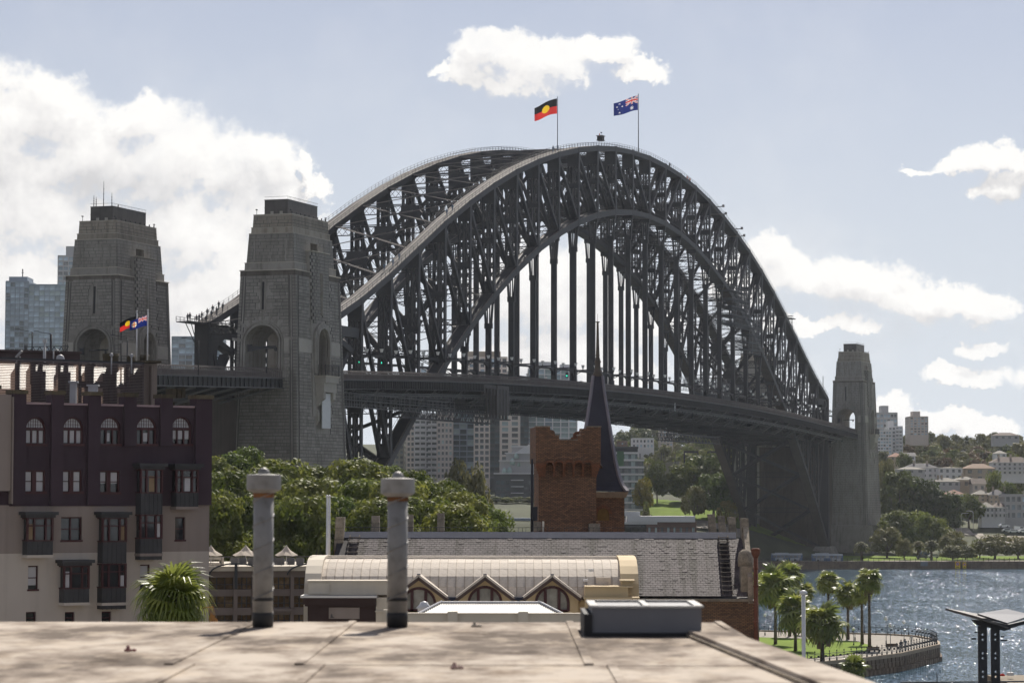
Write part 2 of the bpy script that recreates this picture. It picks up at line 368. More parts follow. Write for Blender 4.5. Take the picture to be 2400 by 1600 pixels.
for s in (-1,1):
    Y=s*TY
    for i in range(29):
        b=M(); p=(NX(i),Y,ZL[i]+.7); q=(NX(i),Y,ZT[i]-.6)
        if i in (0,28):
            # solid portal end post with openings towards the top
            x=NX(i); sx=1 if i==0 else -1
            b.box(x-1.3,x+1.3,Y-1.75,Y+1.75,ZL[i]-1,ZT[i]+.3)
            b.box(x+sx*1.3,x+sx*5.2,Y-1.5,Y+1.5,ZT[i]-3.4,ZT[i]-.9)
            part('end_post',b,steel,bridge)
            continue
        post_member(b,p,q)
        part('vertical_post',b,steel,bridge)
    for i in range(28):
        # chords: box girders with walkway ribs on top
        for Z,nm,dp in ((ZT,'top_chord',1.35),(ZL,'bottom_chord',1.5)):
            b=M(); p=Vector((NX(i)-.25,Y,Z[i]-(Z[i+1]-Z[i])/PL*.25)); q=Vector((NX(i+1)+.05,Y,Z[i+1]+(Z[i+1]-Z[i])/PL*.05))
            u=Vector((0,0,1)); a=(q-p).normalized(); up=a.cross(Vector((0,-1,0))); up=up if up.z>0 else -up
            b.beam(p,q,3.4,dp,(0,1,0),0)
            b.beam(p+Vector((0,-1.73,0)),q+Vector((0,-1.73,0)),.08,dp+.16,(0,1,0),0)
            o=up*(dp/2+.06)
            if nm=='top_chord':
                for yy in (-1.35,-.45,.45,1.35): b.beam(p+o+Vector((0,yy,0)),q+o+Vector((0,yy,0)),.42,.14,(0,1,0),1)
            else:
                for yy in (-1.5,1.5): b.beam(p+o+Vector((0,yy,0)),q+o+Vector((0,yy,0)),.3,.14,(0,1,0),1)
                b.beam(p-up*(dp/2+.03),q-up*(dp/2+.03),3.1,.06,(0,1,0),2)
            # joint gusset
            c=Vector((NX(i),Y-1.78,Z[i])); b.beam(c-a*1.1,c+a*1.1,.06,dp+.35,(0,1,0),0)
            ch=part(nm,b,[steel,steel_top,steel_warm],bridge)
            if nm=='top_chord':
                r=M(); n=7
                for yy in (-1.72,1.72):
                    for k in range(n):
                        c=p+(q-p)*((k+.5)/n)+Vector((0,yy,0))+up*(dp/2); r.beam(c,c+Vector((0,0,1.25)),.07,.07)
                    for hgt in (.65,1.2):
                        e=Vector((0,yy,0))+up*(dp/2)+Vector((0,0,hgt)); r.beam(p+e,q+e,.05,.05)
                for yy in (-.05,.3): 
                    e=Vector((0,yy,0))+up*(dp/2)+Vector((0,0,1.0)); r.beam(p+e,q+e,.04,.04)
                part('handrail',r,steel,ch)
            else:
                r=M()
                for yy in (-1.6,1.6):
                    for k in range(5):
                        c=p+(q-p)*((k+.5)/5)+Vector((0,yy,0))+up*(dp/2); r.beam(c,c+Vector((0,0,1.1)),.06,.06)
                    e=Vector((0,yy,0))+up*(dp/2)+Vector((0,0,1.05)); r.beam(p+e,q+e,.05,.05)
                part('handrail',r,steel,ch)
        # diagonals lean towards the crown at their foot
        b=M()
        if i<14: p=(NX(i),Y,ZT[i]-.7); q=(NX(i+1),Y,ZL[i+1]+.8)
        else: p=(NX(i+1),Y,ZT[i+1]-.7); q=(NX(i),Y,ZL[i]+.8)
        diag_member(b,p,q)
        part('diagonal',b,steel,bridge)
    # hangers
    for i in range(1,28):
        x=NX(i); fz=floorz(x)
        if ZL[i]>fz+3:
            b=M(); top=ZL[i]-.6; L=top-fz
            sp=min(6.5,L*.3)
            b.beam((x,Y,fz-3),(x,Y,top-sp-1.2),1.5,.8,(0,1,0)); 
            b.beam((x,Y,top-sp-1.4),(x,Y,top-sp),2.1,.9,(0,1,0))
            for yy in (-1,1):
                b.beam((x,Y+yy*.75,top-sp-.2),(x,Y+yy*1.25,top+.2),.42,.8,(0,1,0))
                b.beam((x,Y+yy*.28,top-sp-.2),(x,Y+yy*.38,top+.2),.2,.5,(0,1,0))
            b.beam((x,Y,top-1.4),(x,Y,top+.2),3.2,.8,(0,1,0))
            part('hanger',b,steel,bridge)
        elif i<28 and ZL[i]<fz-6:
            pass
def lat_bar(b,p,q,w=1.0,pitch=1.4,fl=.16,bar=.12,depth=.16):
    """laced strut: two flanges and a zigzag, lying flat"""
    p=Vector(p);q=Vector(q);a=(q-p).normalized(); up=Vector((0,0,1)); s=a.cross(up).normalized()
    for sg in (-1,1): b.beam(p+s*(sg*w/2),q+s*(sg*w/2),fl,depth,s)
    n=max(2,int((q-p).length/pitch))
    for i in range(n):
        t0=i/n;t1=(i+1)/n; sg=1 if i%2 else -1
        b.beam(p+(q-p)*t0+s*(sg*w/2),p+(q-p)*t1-s*(sg*w/2),bar,.06,s)
def lat_bar_v(b,p,q,h=1.4,pitch=1.6,fl=.22,bar=.14):
    p=Vector(p);q=Vector(q);a=(q-p).normalized(); s=Vector((1,0,0)); u=s.cross(a).normalized()
    u=u if u.z>0 else -u
    for sg in (-1,1): b.beam(p+u*(sg*h/2),q+u*(sg*h/2),.5,fl,s)
    n=max(2,int((q-p).length/pitch))
    for ph in (0,1):
        for i in range(n):
            t0=i/n;t1=(i+1)/n; sg=1 if (i+ph)%2 else -1
            b.beam(p+(q-p)*t0+u*(sg*h/2),p+(q-p)*t1-u*(sg*h/2),bar,.08,s)
Yi=TY-HW
# top laterals: an X in every panel, transverse struts at every node
for i in range(28):
    b=M(); z0=ZT[i]+.3; z1=ZT[i+1]+.3
    lat_bar(b,(NX(i),-Yi,z0),(NX(i+1),Yi,z1),1.0); lat_bar(b,(NX(i),Yi,z0),(NX(i+1),-Yi,z1),1.0)
    c=Vector(((NX(i)+NX(i+1))/2,0,(z0+z1)/2)); sl=(z1-z0)/PL
    for sy in (-1,1):
        a=Vector((PL/2,Yi*sy,(z1-z0)/2)).normalized(); b.beam(c-a*4.0+Vector((0,0,.12)),c+a*4.0+Vector((0,0,.12)),1.2,.08,(1,0,0))
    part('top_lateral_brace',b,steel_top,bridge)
for i in range(29):
    zb=max(ZL[i]+1,0); ft=floorz(NX(i))+7.5
    b=M(); z=ZT[i]-.2; x=NX(i)
    lat_bar_v(b,(x,-Yi,z-1.0),(x,Yi,z-1.0),2.0,1.7)
    lat_bar(b,(x,-Yi,z+.4),(x,Yi,z+.4),.9)
    b.box(x-.35,x+.35,-2.6,2.6,z-3.3,z+.1)
    part('transverse_strut',b,steel,bridge)
    # sway frames between the two trusses, stopping above the traffic
    low=max(ZL[i]+1.5,ft) if ZL[i]<ft else ZL[i]+1.5
    H=z-3-low
    if H>5:
        n=max(1,int(round(H/15.0))); hh=H/n
        for k in range(n):
            zt=z-3-k*hh+ (1.2 if k==0 else 0); zb=z-3-(k+1)*hh
            b=M()
            for sy in (-1,1):
                b.beam((x,sy*1.2,zt),(x,sy*Yi,zb+.6),.9,.7,(0,0,1)) if k%2==0 else b.beam((x,sy*Yi,zt),(x,sy*1.2,zb+.6),.9,.7,(0,0,1))
            zc=zt if k%2==0 else zb+.6
            b.extrude([(-3.4,zc-.2),(-1.6,zc+1.5),(1.6,zc+1.5),(3.4,zc-.2),(2.2,zc-1.7),(-2.2,zc-1.7)],x-.4,x+.4,'x')
            part('sway_frame',b,steel,bridge)
            b=M(); lat_bar_v(b,(x,-Yi,zb),(x,Yi,zb),1.3,1.8)
            part('transverse_strut',b,steel,bridge)
# bottom laterals
for i in range(28):
    z0=ZL[i];z1=ZL[i+1]; fz=floorz((NX(i)+NX(i+1))/2)
    if (z0+z1)/2>fz+9 or (z0+z1)/2<fz-3:
        b=M(); c=Vector(((NX(i)+NX(i+1))/2,0,(z0+z1)/2)); hv=(z0+z1)/2<fz
        for sy in (-1,1):
            if hv:
                p=Vector((NX(i),-Yi*sy,z0)); q=Vector((NX(i+1),Yi*sy,z1)); a=(q-p).normalized(); up=Vector((0,0,1)); s=a.cross(up).normalized()
                for g in (-1,1): b.beam(p+s*g*.9,q+s*g*.9,.45,.8,s)
                n=24
                for k in range(n):
                    sg=1 if k%2 else -1
                    b.beam(p+(q-p)*(k/n)+s*sg*.8,p+(q-p)*((k+1)/n)-s*sg*.8,.16,.1,s)
                b.beam(c-a*3.2,c+a*3.2,2.6,.7,s)
            else:
                lat_bar(b,(NX(i),-Yi*sy,z0),(NX(i+1),Yi*sy,z1),1.2)
        part('bottom_lateral_brace',b,steel,bridge)
    if abs(z0-fz-3)>6 or True:
        if not (fz-5<z0<fz+7):
            b=M(); lat_bar_v(b,(NX(i),-Yi,z0),(NX(i),Yi,z0),1.8,1.9); part('transverse_strut',b,steel,bridge)
# ---------------------------------------------------------------- deck
deckm=mat('deck_steel',(0.020,0.020,0.024),0.65,0,0.2,0.2,grime=0.4)
fencem=mat('brownish_fence_mesh',(0.12,0.10,0.092),.7,0,.15,.5)
paint=mat('pale_grey_gantry',(0.095,0.097,0.10),0.6,0,0.1,0.4)
DW=24.4
for i in range(-2,32):
    x0=NX(i);x1=NX(i+1)
    if i<-0: x0=NX(0)+ (i)*14.0; x1=x0+14.0
    if i>=28: x0=NX(28)+(i-28)*14.0; x1=x0+14.0
    z0=floorz(x0);z1=floorz(x1)
    b=M(); b.add([(x0,-DW,z0-.7),(x1,-DW,z1-.7),(x1,DW,z1-.7),(x0,DW,z0-.7),(x0,-DW,z0),(x1,-DW,z1),(x1,DW,z1),(x0,DW,z0)],M.BF)
    if 0<=i<28:
        for yy in (-20,-16.9,-10,-5,0,5,10,16.9,20): b.beam((x0,yy,z0-1.3),(x1,yy,z1-1.3),.5,1.2,(0,1,0))
    part('deck_slab',b,deckm,bridge)
    for sy in (-1,1):
        b=M(); n=16
        b.beam((x0,sy*(DW+.1),z0-1.1),(x1,sy*(DW+.1),z1-1.1),.25,2.0,(0,1,0))
        b.beam((x0,sy*(DW+.3),z0-.1),(x1,sy*(DW+.3),z1-.1),.6,.16,(0,1,0),1); b.beam((x0,sy*(DW+.3),z0-2.1),(x1,sy*(DW+.3),z1-2.1),.5,.16,(0,1,0))
        for k in range(n):
            xx=x0+(x1-x0)*(k+.5)/n; zz=floorz(xx); b.box(xx-.09,xx+.09,sy*(DW+.36)-.15,sy*(DW+.36)+.15,zz-2.0,zz-.15)
        part('fascia_girder',b,[deckm,paint],bridge)
        # curved footway fence
        b=M(); n=17
        for k in range(n):
            xx=x0+(x1-x0)*(k+.5)/n; zz=floorz(xx)
            pts=[(xx,sy*(DW+.1),zz),(xx,sy*(DW+.1),zz+1.15),(xx,sy*(DW-.15),zz+1.75),(xx,sy*(DW-.7),zz+1.98),(xx,sy*(DW-1.2),zz+1.75)]
            for q in range(4): b.beam(pts[q],pts[q+1],.11,.11)
            for t in (.25,.5,.75):
                xa=xx+t*(x1-x0)/n; za=floorz(xa); b.beam((xa,sy*(DW+.1),za),(xa,sy*(DW+.1),za+1.15),.09,.05); b.beam((xa,sy*(DW+.1),za+1.15),(xa,sy*(DW-.5),za+1.9),.09,.05)
        for yy,hh,w in ((.1,1.15,.12),(-.15,1.75,.1),(-.7,1.98,.1),(.1,.2,.12)):
            b.beam((x0,sy*(DW+yy),z0+hh),(x1,sy*(DW+yy),z1+hh),w,w,(0,1,0),1)
        for yy,hh,s2 in ((.1,.6,1),(0,1.4,1)):
            pass
        b.beam((x0,sy*(DW-3.0),z0+.6),(x1,sy*(DW-3.0),z1+.6),.15,1.2,(0,1,0))
        part('footway_fence',b,[fencem,fencem],bridge)
    # under-deck pipe racks and maintenance rails near the east edge
    b=M()
    for yy,zz,w in ((-22.5,-3.1,.22),(-22.0,-3.5,.3),(-19,-3.8,.4),(20,-3.6,.3)): b.beam((x0,yy,z0+zz),(x1,yy,z1+zz),w,w,(0,1,0),1 if yy<-21.5 else 0)
    for k in range(12):
        xx=x0+(x1-x0)*(k+.5)/12; zz=floorz(xx)
        b.beam((xx,-22.7,zz-2.1),(xx,-21.6,zz-3.8),.1,.1); b.box(xx-.3,xx+.25,-22.8,-22.5,zz-4.1,zz-3.75,1) if (k+i)%3 else None
    if 0<=i<28: part('service_rail',b,[steel,paint],bridge,stuff=True)
for i in range(0,29):
    x=NX(i); z=floorz(x)
    b=M()
    # cross girder : deep between the trusses, tapering brackets outside
    b.extrude([(-24,z-1.6),(-24,z-.7),(24,z-.7),(24,z-1.6),(16.5,z-4.6),(-16.5,z-4.6)],x-.45,x+.45,'x')
    b.box(x-.7,x+.7,-16.5,16.5,z-4.75,z-4.55)
    for yy in range(-22,23,2): b.box(x-.62,x+.62,yy-.06,yy+.06,z-(4.5 if abs(yy)<17 else 4.6-(abs(yy)-16.5)*.4),z-.8)
    part('cross_girder',b,deckm,bridge)
    if i<28:
        b=M(); x1=NX(i+1); z1=floorz(x1)
        for sy in (-1,1):
            b.beam((x,sy*-14,z-5.2),(x1,sy*14,z1-5.2),.7,.5,(0,0,1)); 
            b.beam((x,sy*15,z-3.8),(x1,sy*15,z1-3.8),.8,2.2,(0,1,0)); b.beam((x,sy*15,z-5.4),(x1,sy*15,z1-5.4),.9,.35,(0,1,0))
            for k in range(9):
                xx=x+(x1-x)*(k+.5)/9; b.beam((xx,sy*15,floorz(xx)-4.9),(xx,sy*15,floorz(xx)-5.9),.35,.25); b.box(xx-.35,xx+.35,sy*15-.5,sy*15+.5,floorz(xx)-6.1,floorz(xx)-5.8)
        part('deck_lateral_brace',b,deckm,bridge)
    # sloping bracket struts seen beneath the footway
    for sy in (-1,1): b=M(); b.beam((x-7,sy*24,z-2.2),(x,sy*16.6,z-6.0),.3,.3); part('deck_bracket',b,paint,bridge)
# overhead portal beams with lamps
lampm=mat('lamp_glass',(0.75,0.74,0.70),0.3,0,0.05,1)
for i in range(1,28):
    x=NX(i); fz=floorz(x); z=fz+5.9
    for sy in (-1,1):
        if i<27:
            x1=NX(i+1); z1=floorz(x1)+5.9; y=sy*TY
            b=M(); b.beam((x,y,z),(x1,y,z1),.7,.55,(0,1,0))
            for xx,zz,sg in ((x,z,1),(x1,z1,-1)):
                pts=[(xx+sg*.5,zz-.2),(xx+sg*.5,zz-3.0),(xx+sg*.9,zz-1.7),(xx+sg*1.8,zz-.8),(xx+sg*3.6,zz-.25)]
                b.extrude(pts if sg<0 else pts[::-1],y-.3,y+.3,'y')
            part('portal_beam',b,steel,bridge)
        yo=sy*21.5
        b=M(); b.beam((x,sy*TY,z),(x,yo,z+.1),.3,.3); b.beam((x,sy*TY,z-1.6),(x,sy*18,z),.18,.18)
        for yy in (yo,sy*17.8): b.box(x-.1,x+.1,yy-.1,yy+.1,z+.05,z+.6)
        arm=part('lamp_arm',b,steel,bridge)
        for yy in (yo,sy*17.8):
            l=M(); c=(x,yy,z+.55)
            l.add([(c[0]-.2,c[1]-.2,c[2]),(c[0]+.2,c[1]-.2,c[2]),(c[0]+.2,c[1]+.2,c[2]),(c[0]-.2,c[1]+.2,c[2]),(c[0]-.36,c[1]-.36,c[2]+.8),(c[0]+.36,c[1]-.36,c[2]+.8),(c[0]+.36,c[1]+.36,c[2]+.8),(c[0]-.36,c[1]+.36,c[2]+.8)],M.BF,1); l.box(x-.4,x+.4,yy-.4,yy+.4,z+1.36,z+1.46,0)
            part('lamp',l,[steel,lampm],arm)
# maintenance gantry trusses hung below the deck
for (xa,xb,zz) in ((-225,-160,floorz(-190)-9.5),(-4,60,floorz(20)-13.2)):
    b=M()
    for yy in (-23,-20):
        for z in (zz,zz+2.2): b.beam((xa,yy,z),(xb,yy,z),.22,.22)
        n=int((xb-xa)/2.0)
        for k in range(n):
            u0=xa+(xb-xa)*k/n;u1=xa+(xb-xa)*(k+1)/n
            b.beam((u0,yy,zz if k%2 else zz+2.2),(u1,yy,zz+2.2 if k%2 else zz),.12,.12); b.beam((u0,yy,zz),(u0,yy,zz+2.2),.1,.1)
    for k in range(0,12):
        u=xa+(xb-xa)*k/11; b.beam((u,-23,zz),(u,-20,zz),.15,.15)
    for k in (1,6,10):
        u=xa+(xb-xa)*k/11; b.beam((u,-22,zz+2.2),(u,-22,floorz(u)-2),.2,.2)
    part('maintenance_gantry',b,steel,bridge)
# approach spans
for side in (-1,1):
    xa,xb=(-420,-294) if side<0 else (294,307)
    b=M(); za=floorz(xa);zb=floorz(xb)
    b.add([(xa,-DW,za-.7),(xb,-DW,zb-.7),(xb,DW,zb-.7),(xa,DW,za-.7),(xa,-DW,za),(xb,-DW,zb),(xb,DW,zb),(xa,DW,za)],M.BF)
    n=7
    for k in range(n):
        x=xa+(xb-xa)*(k+.5)/n; z=floorz(x)
        b.extrude([(-24,z-1.6),(-24,z-.7),(24,z-.7),(24,z-1.6),(14.5,z-4.2),(-14.5,z-4.2)],x-.4,x+.4,'x')
    part('approach_deck',b,deckm,bridge)
    for sy in (-1,1):
        # deck truss at the sides
        b=M(); y=sy*13
        for k in range(n):
            x0=xa+(xb-xa)*k/n; x1=xa+(xb-xa)*(k+1)/n; zt=floorz(x0)-4.4; zt1=floorz(x1)-4.4; dpt=13
            b.beam((x0,y,zt),(x1,y,zt1),1.2,1.0); b.beam((x0,y,zt-dpt),(x1,y,zt1-dpt),1.2,1.0)
            b.beam((x0,y,zt),(x0,y,zt-dpt),1.0,.7)
            if k%2: b.beam((x0,y,zt),(x1,y,zt1-dpt),1.0,.7)
            else: b.beam((x0,y,zt-dpt),(x1,y,zt1),1.0,.7)
        part('approach_truss',b,deckm,bridge)
        b=M(); c=60
        b.beam((xa,sy*(DW+.1),za-1.05),(xb,sy*(DW+.1),zb-1.05),.25,2.1,(0,1,0)); b.beam((xa,sy*(DW+.3),za-.1),(xb,sy*(DW+.3),zb-.1),.6,.2,(0,1,0),1); b.beam((xa,sy*(DW+.3),za-2.1),(xb,sy*(DW+.3),zb-2.1),.6,.2,(0,1,0),1)
        for k in range(c):
            x=xa+(xb-xa)*(k+.5)/c; z=floorz(x); b.box(x-.1,x+.1,sy*(DW+.36)-.15,sy*(DW+.36)+.15,z-2.0,z-.15)
        for k in range(n*2):
            x=xa+(xb-xa)*(k+.5)/(n*2); z=floorz(x); b.beam((x,sy*24,z-2.2),(x-6,sy*13.5,z-5.6),.35,.35,(0,1,0),1)
        part('fascia_girder',b,[deckm,paint],bridge)
        b=M(); c=125
        for k in range(c):
            x=xa+(xb-xa)*(k+.5)/c; z=floorz(x)
            pts=[(x,sy*(DW+.1),z),(x,sy*(DW+.1),z+1.15),(x,sy*(DW-.15),z+1.75),(x,sy*(DW-.7),z+1.98),(x,sy*(DW-1.2),z+1.75)]
            for q in range(4): b.beam(pts[q],pts[q+1],.11,.11)
            for t in (.33,.66): b.beam((x+t,sy*(DW+.1),z),(x+t,sy*(DW+.1),z+1.15),.05,.05); b.beam((x+t,sy*(DW+.1),z+1.15),(x+t,sy*(DW-.5),z+1.9),.05,.05)
        for yy,hh,w in ((.1,1.15,.12),(-.15,1.75,.1),(-.7,1.98,.1),(.1,.2,.12)): b.beam((xa,sy*(DW+yy),za+hh),(xb,sy*(DW+yy),zb+hh),w,w,(0,1,0),1)
        b.beam((xa,sy*(DW-3.0),za+.6),(xb,sy*(DW-3.0),zb+.6),.15,1.2,(0,1,0))
        part('footway_fence',b,[fencem,fencem],bridge)
# south west end post: solid plated portal with cut openings and the climbers' landing
def endportal(sx,sy):
    x0=sx*251.5; Y=sy*TY; fz=floorz(x0)
    b=M(); xi=x0-sx*18
    poly=[(x0+sx*1.2,fz-1),(x0+sx*1.2,ZT[0]-.3),(xi,ZT[0]-.3+.0),(xi,ZT[0]-2.6),(x0-sx*9,ZT[0]-2.6),(x0-sx*5.0,fz+8.5),(x0-sx*4.4,fz+6),(x0-sx*5.0,fz+3.5),(x0-sx*3.6,fz-1)]
    b.extrude(poly if sx*1<0 else poly[::-1],Y-1.2,Y+1.2,'y')
    b.beam((x0-sx*4,Y,fz-1),(x0-sx*11,Y,fz+6.5),2.2,1.2,(0,1,0)); b.beam((x0-sx*6,Y,fz+9.5),(x0-sx*14,Y,fz+7.2),2.2,1.3,(0,1,0))
    part('portal_plate',b,steel,bridge,fixn=True)
for sx in (-1,1):
    for sy in (-1,1): endportal(sx,sy)
b=M()
b.box(-262,-235,13.2,16.8,66.3,66.5)
for yy in (13.2,16.8):
    for x in range(-262,-234,2): b.box(x-.05,x+.05,yy-.05,yy+.05,66.5,67.6)
    for z in (67.0,67.6): b.box(-262,-235,yy-.04,yy+.04,z-.04,z+.04)
for x in (-261,-258): b.beam((x,15,66.3),(-254,15,60),.15,.15)
part('climb_landing',b,steel,bridge)
# ================================================================ granite pylons and abutments
gran=mat('grey_granite',(0.275,0.258,0.228),0.9,0,0.20,0.10,bump=0.5,bscale=1.2,grime=0.30,streak=0.50)
granl=mat('pale_granite_band',(0.37,0.345,0.30),0.9,0,0.10,0.3,bump=0.3)
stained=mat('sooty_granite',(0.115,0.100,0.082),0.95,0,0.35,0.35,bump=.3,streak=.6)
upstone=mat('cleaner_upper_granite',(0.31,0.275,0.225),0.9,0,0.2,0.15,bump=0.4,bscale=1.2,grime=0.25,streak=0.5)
joint=mat('dark_masonry_joint',(0.095,0.09,0.083),0.95,0,0.2,0.3)
lant=mat('bronze_lookout_cladding',(0.075,0.068,0.062),0.6,0,0.25,0.4,streak=0.3)
slot=mat('dark_opening',(0.02,0.02,0.022),0.9,0,0.1,1)
brownabut=mat('brown_abutment_concrete',(0.085,0.066,0.052),0.92,0,0.22,0.08,bump=0.4,grime=0.35,streak=0.4)
coping=mat('pale_coping',(0.42,0.38,0.31),0.85,0,0.15,0.8)
bm_white=mat('white_sheeting',(0.62,0.63,0.63),0.7,0,0.06,1.5)
PCX,PCY=282.6,20.65
def lerp(a,b,t): return a+(b-a)*t
def body_half(z):
    t=(73.3-z)/39.3
    return 11.75+1.35*t, 6.25+1.2*t
def pylon(name_label,sx,sy,stones,loose):
    root=thing('granite_pylon',name_label,'pylon',BLOC,BROT)
    cx,cy=sx*PCX,sy*PCY; base=9.0
    hx0,hy0=body_half(base); hx1,hy1=body_half(73.3)
    # body
    b=M(); b.frustum((cx-hx0,cx+hx0,cy-hy0,cy+hy0,base),(cx-hx1,cx+hx1,cy-hy1,cy+hy1,73.3),0)
    bo=part('shaft',b,[gran],root,fixn=True)
    # corner pilasters of the shaft stand a little proud: cut grooves instead
    fz=floorz(cx)
    cut=[]
    def arch_poly(c,w,z0,zc,n=14):
        r=w/2; pts=[(c-r,z0),(c+r,z0)]
        for k in range(n+1):
            t=pi*k/n; pts.append((c+r*cos(t),zc-r+r*sin(t)))
        return pts
    ay=sy*19.8
    c=M(); c.extrude(arch_poly(ay,7.6,fz,62.9),cx-20,cx+20,'x'); cut.append(c)     # traffic arch
    c=M(); c.extrude(arch_poly(cx-sx*0.3,5.6,fz,62.6),cy-12,cy+12,'y'); cut.append(c)   # side arch
    c=M()
    for s2 in (-1,1):
        for (hxx,w) in ((hx1-.75,.22),(hx1-1.35,.22)):
            pass
    boolean(bo,cut)
    # grooves near the vertical corners (dark inset strips following the batter)
    def facept(face,u,z,off):
        """face 'S','N' (normal -x,+x) or 'E','W' (normal -y,+y); u measured from face centre"""
        hx,hy=body_half(z)
        if face=='S': return Vector((cx-hx-off,cy+u,z))
        if face=='N': return Vector((cx+hx+off,cy+u,z))
        if face=='E': return Vector((cx+u,cy-hy-off,z))
        return Vector((cx+u,cy+hy+off,z))
    gx=M()
    for face,hw in (('S',0),('E',1)):
        for sg in (-1,1):
            for dd in (.7,1.25):
                def U(z): h=body_half(z); return sg*((h[0] if hw else h[1])-dd)
                a=facept(face,U(base),base,.02); c2=facept(face,U(73.2),73.2,.02)
                sd=(1,0,0) if hw else (0,1,0)
                gx.beam(a,c2,.16,.14,sd)
    part('corner_groove',gx,joint,root)
    # pale band at arch springing
    z0,z1=57.3,60.1
    for face in ('S','E'):
        hw=face=='E'; full=body_half(58.7)[0 if hw else 1]
        ac=(-sx*.3) if hw else (ay-cy); r=2.8 if hw else 3.8
        for (ua,ub) in ((-full+1.5,ac-r-1.1),(ac+r+1.1,full-1.5)):
            if ub-ua<.3: continue
            p=facept(face,(ua+ub)/2,z0,.06); q=facept(face,(ua+ub)/2,z1,.06)
            bb=M(); bb.beam(p,q,ub-ua,.22,(1,0,0) if hw else (0,1,0)); part('pale_band',bb,granl,root)
    # arch mouldings and voussoirs
    for face,c0,w,top in (('S',ay-cy,7.6,62.9),('E',-sx*.3,5.6,62.6)):
        r=w/2; sd=(1,0,0) if face=='S' else (0,1,0); mo=M()
        for (rr,pp,th) in ((r+.25,.22,.45),(r+.85,.12,.3)):
            pts=[]
            for k in range(21):
                t=pi*k/20; pts.append((c0+rr*cos(t),top-r+rr*sin(t)))
            pts=[(c0+rr,fz+1)]+pts+[(c0-rr,fz+1)]
            for k in range(len(pts)-1):
                p=facept(face,pts[k][0],pts[k][1],pp); q=facept(face,pts[k+1][0],pts[k+1][1],pp)
                mo.beam(p,q,.4,th,sd,0 if rr>r+.5 else 0)
        for k in range(11):
            t=pi*(k+.5)/11; r0=r+1.15; r1=r+2.6+(1.6 if k%2==0 else .6)*(1 if 2<k<8 else .4)
            p=facept(face,c0+r0*cos(t),top-r+r0*sin(t),.04); q=facept(face,c0+r1*cos(t),top-r+r1*sin(t),.04)
            mo.beam(p,q,.12,.62,sd)
        part('arch_moulding',mo,gran,root)
    # slit window in south face
    sl_=M()
    p=facept('S',ay-cy+.1,66.2,.03); q=facept('S',ay-cy+.1,72.0,.03)
    sl_.beam(p,q,.42,.12,(0,1,0),1)
    for g in (-.5,.5): sl_.beam(p+Vector((0,g,-.4)),q+Vector((0,g,.5)),.28,.2,(0,1,0),0)
    part('slit_window',sl_,[gran,slot],root)
    # cornice and stepped upper tiers
    def tier(nm,bot,top,m=gran):
        t=M(); t.frustum((cx-bot[0],cx+bot[0],cy-bot[1],cy+bot[1],bot[2]),(cx-top[0],cx+top[0],cy-top[1],cy+top[1],top[2])); return part(nm,t,m,root)
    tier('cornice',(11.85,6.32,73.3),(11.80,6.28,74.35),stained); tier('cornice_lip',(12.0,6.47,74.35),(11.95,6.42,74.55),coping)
    tier('upper_step',(11.02,5.7,74.5),(10.95,5.65,76.05)); tier('step_lip',(11.08,5.76,76.05),(11.05,5.73,76.2),coping)
    uo=tier('upper_stage',(10.64,5.42,76.2),(10.19,5.07,82.4))
    # belfry slot through the upper stage
    c=M(); c.box(cx-sx*.3-1.9,cx-sx*.3+1.9,cy-9,cy+9,79.3,80.9); boolean(uo,[c])
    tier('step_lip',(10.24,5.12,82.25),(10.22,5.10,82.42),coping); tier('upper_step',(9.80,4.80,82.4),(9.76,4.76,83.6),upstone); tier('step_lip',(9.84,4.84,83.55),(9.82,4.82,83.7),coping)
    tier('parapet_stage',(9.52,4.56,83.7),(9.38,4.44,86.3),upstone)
    t=M(); t.box(cx-9.45,cx+9.45,cy-4.5,cy+4.5,86.3,86.45); part('coping',t,coping,root)
    t=M(); t.box(cx-7.78,cx+7.78,cy-2.66,cy+2.66,86.45,89.6); t.box(cx-7.85,cx+7.85,cy-2.73,cy+2.73,89.6,89.7); t.box(cx-7.84,cx-3,cy-2.72,cy+2.72,87.9,88.0)
    for yy in (-1.2,.9): t.box(cx-7.86,cx-7.78,cy+yy-.35,cy+yy+.35,86.5,87.2,1)
    for k in range(24): t.box(cx-7.8+k*.66,cx-7.77+k*.66,cy-2.75,cy-2.72,89.7,90.3)
    t.box(cx-7.8,cx+7.8,cy-2.75,cy-2.71,90.25,90.3); t.box(cx-7.82,cx-7.78,cy-2.7,cy+2.7,90.25,90.3)
    part('lookout_room',t,[lant,granl],root)
    t=M()
    for (x,y,h) in ((-9,-4,.9),(-9,3.9,1.2),(9,-4.1,.9)): t.beam((cx+x,cy+y,86.4),(cx+x,cy+y,86.4+h),.08,.08); t.box(cx+x-.3,cx+x+.2,cy+y-.15,cy+y+.15,86.4+h-.2,86.4+h)
    for k in range(9): t.box(cx-9.2+k*2.2,cx-9.0+k*2.2,cy-4.4,cy-4.2,86.45,86.9)
    part('floodlight',t,steel,root)
    # framed panel on the south face of the upper stage
    t=M()
    def up(u,z,off): 
        k=(z-76.2)/6.2; return Vector((cx-lerp(10.64,10.19,k)-off,cy+u,z))
    for a,b2 in (((-3.6,76.5),(-3.6,80.9)),((3.6,76.5),(3.6,80.9)),((-3.7,80.9),(3.7,80.9))):
        t.beam(up(a[0],a[1],.05),up(b2[0],b2[1],.05),.28,.2,(0,1,0) if a[0]==b2[0] else (1,0,0))
    t.box(cx-9.55,cx-9.4,cy+.9,cy+1.25,84.5,85.2)
    part('panel_frame',t,gran,root)
    # rounded buttress on the east face
    t=M()
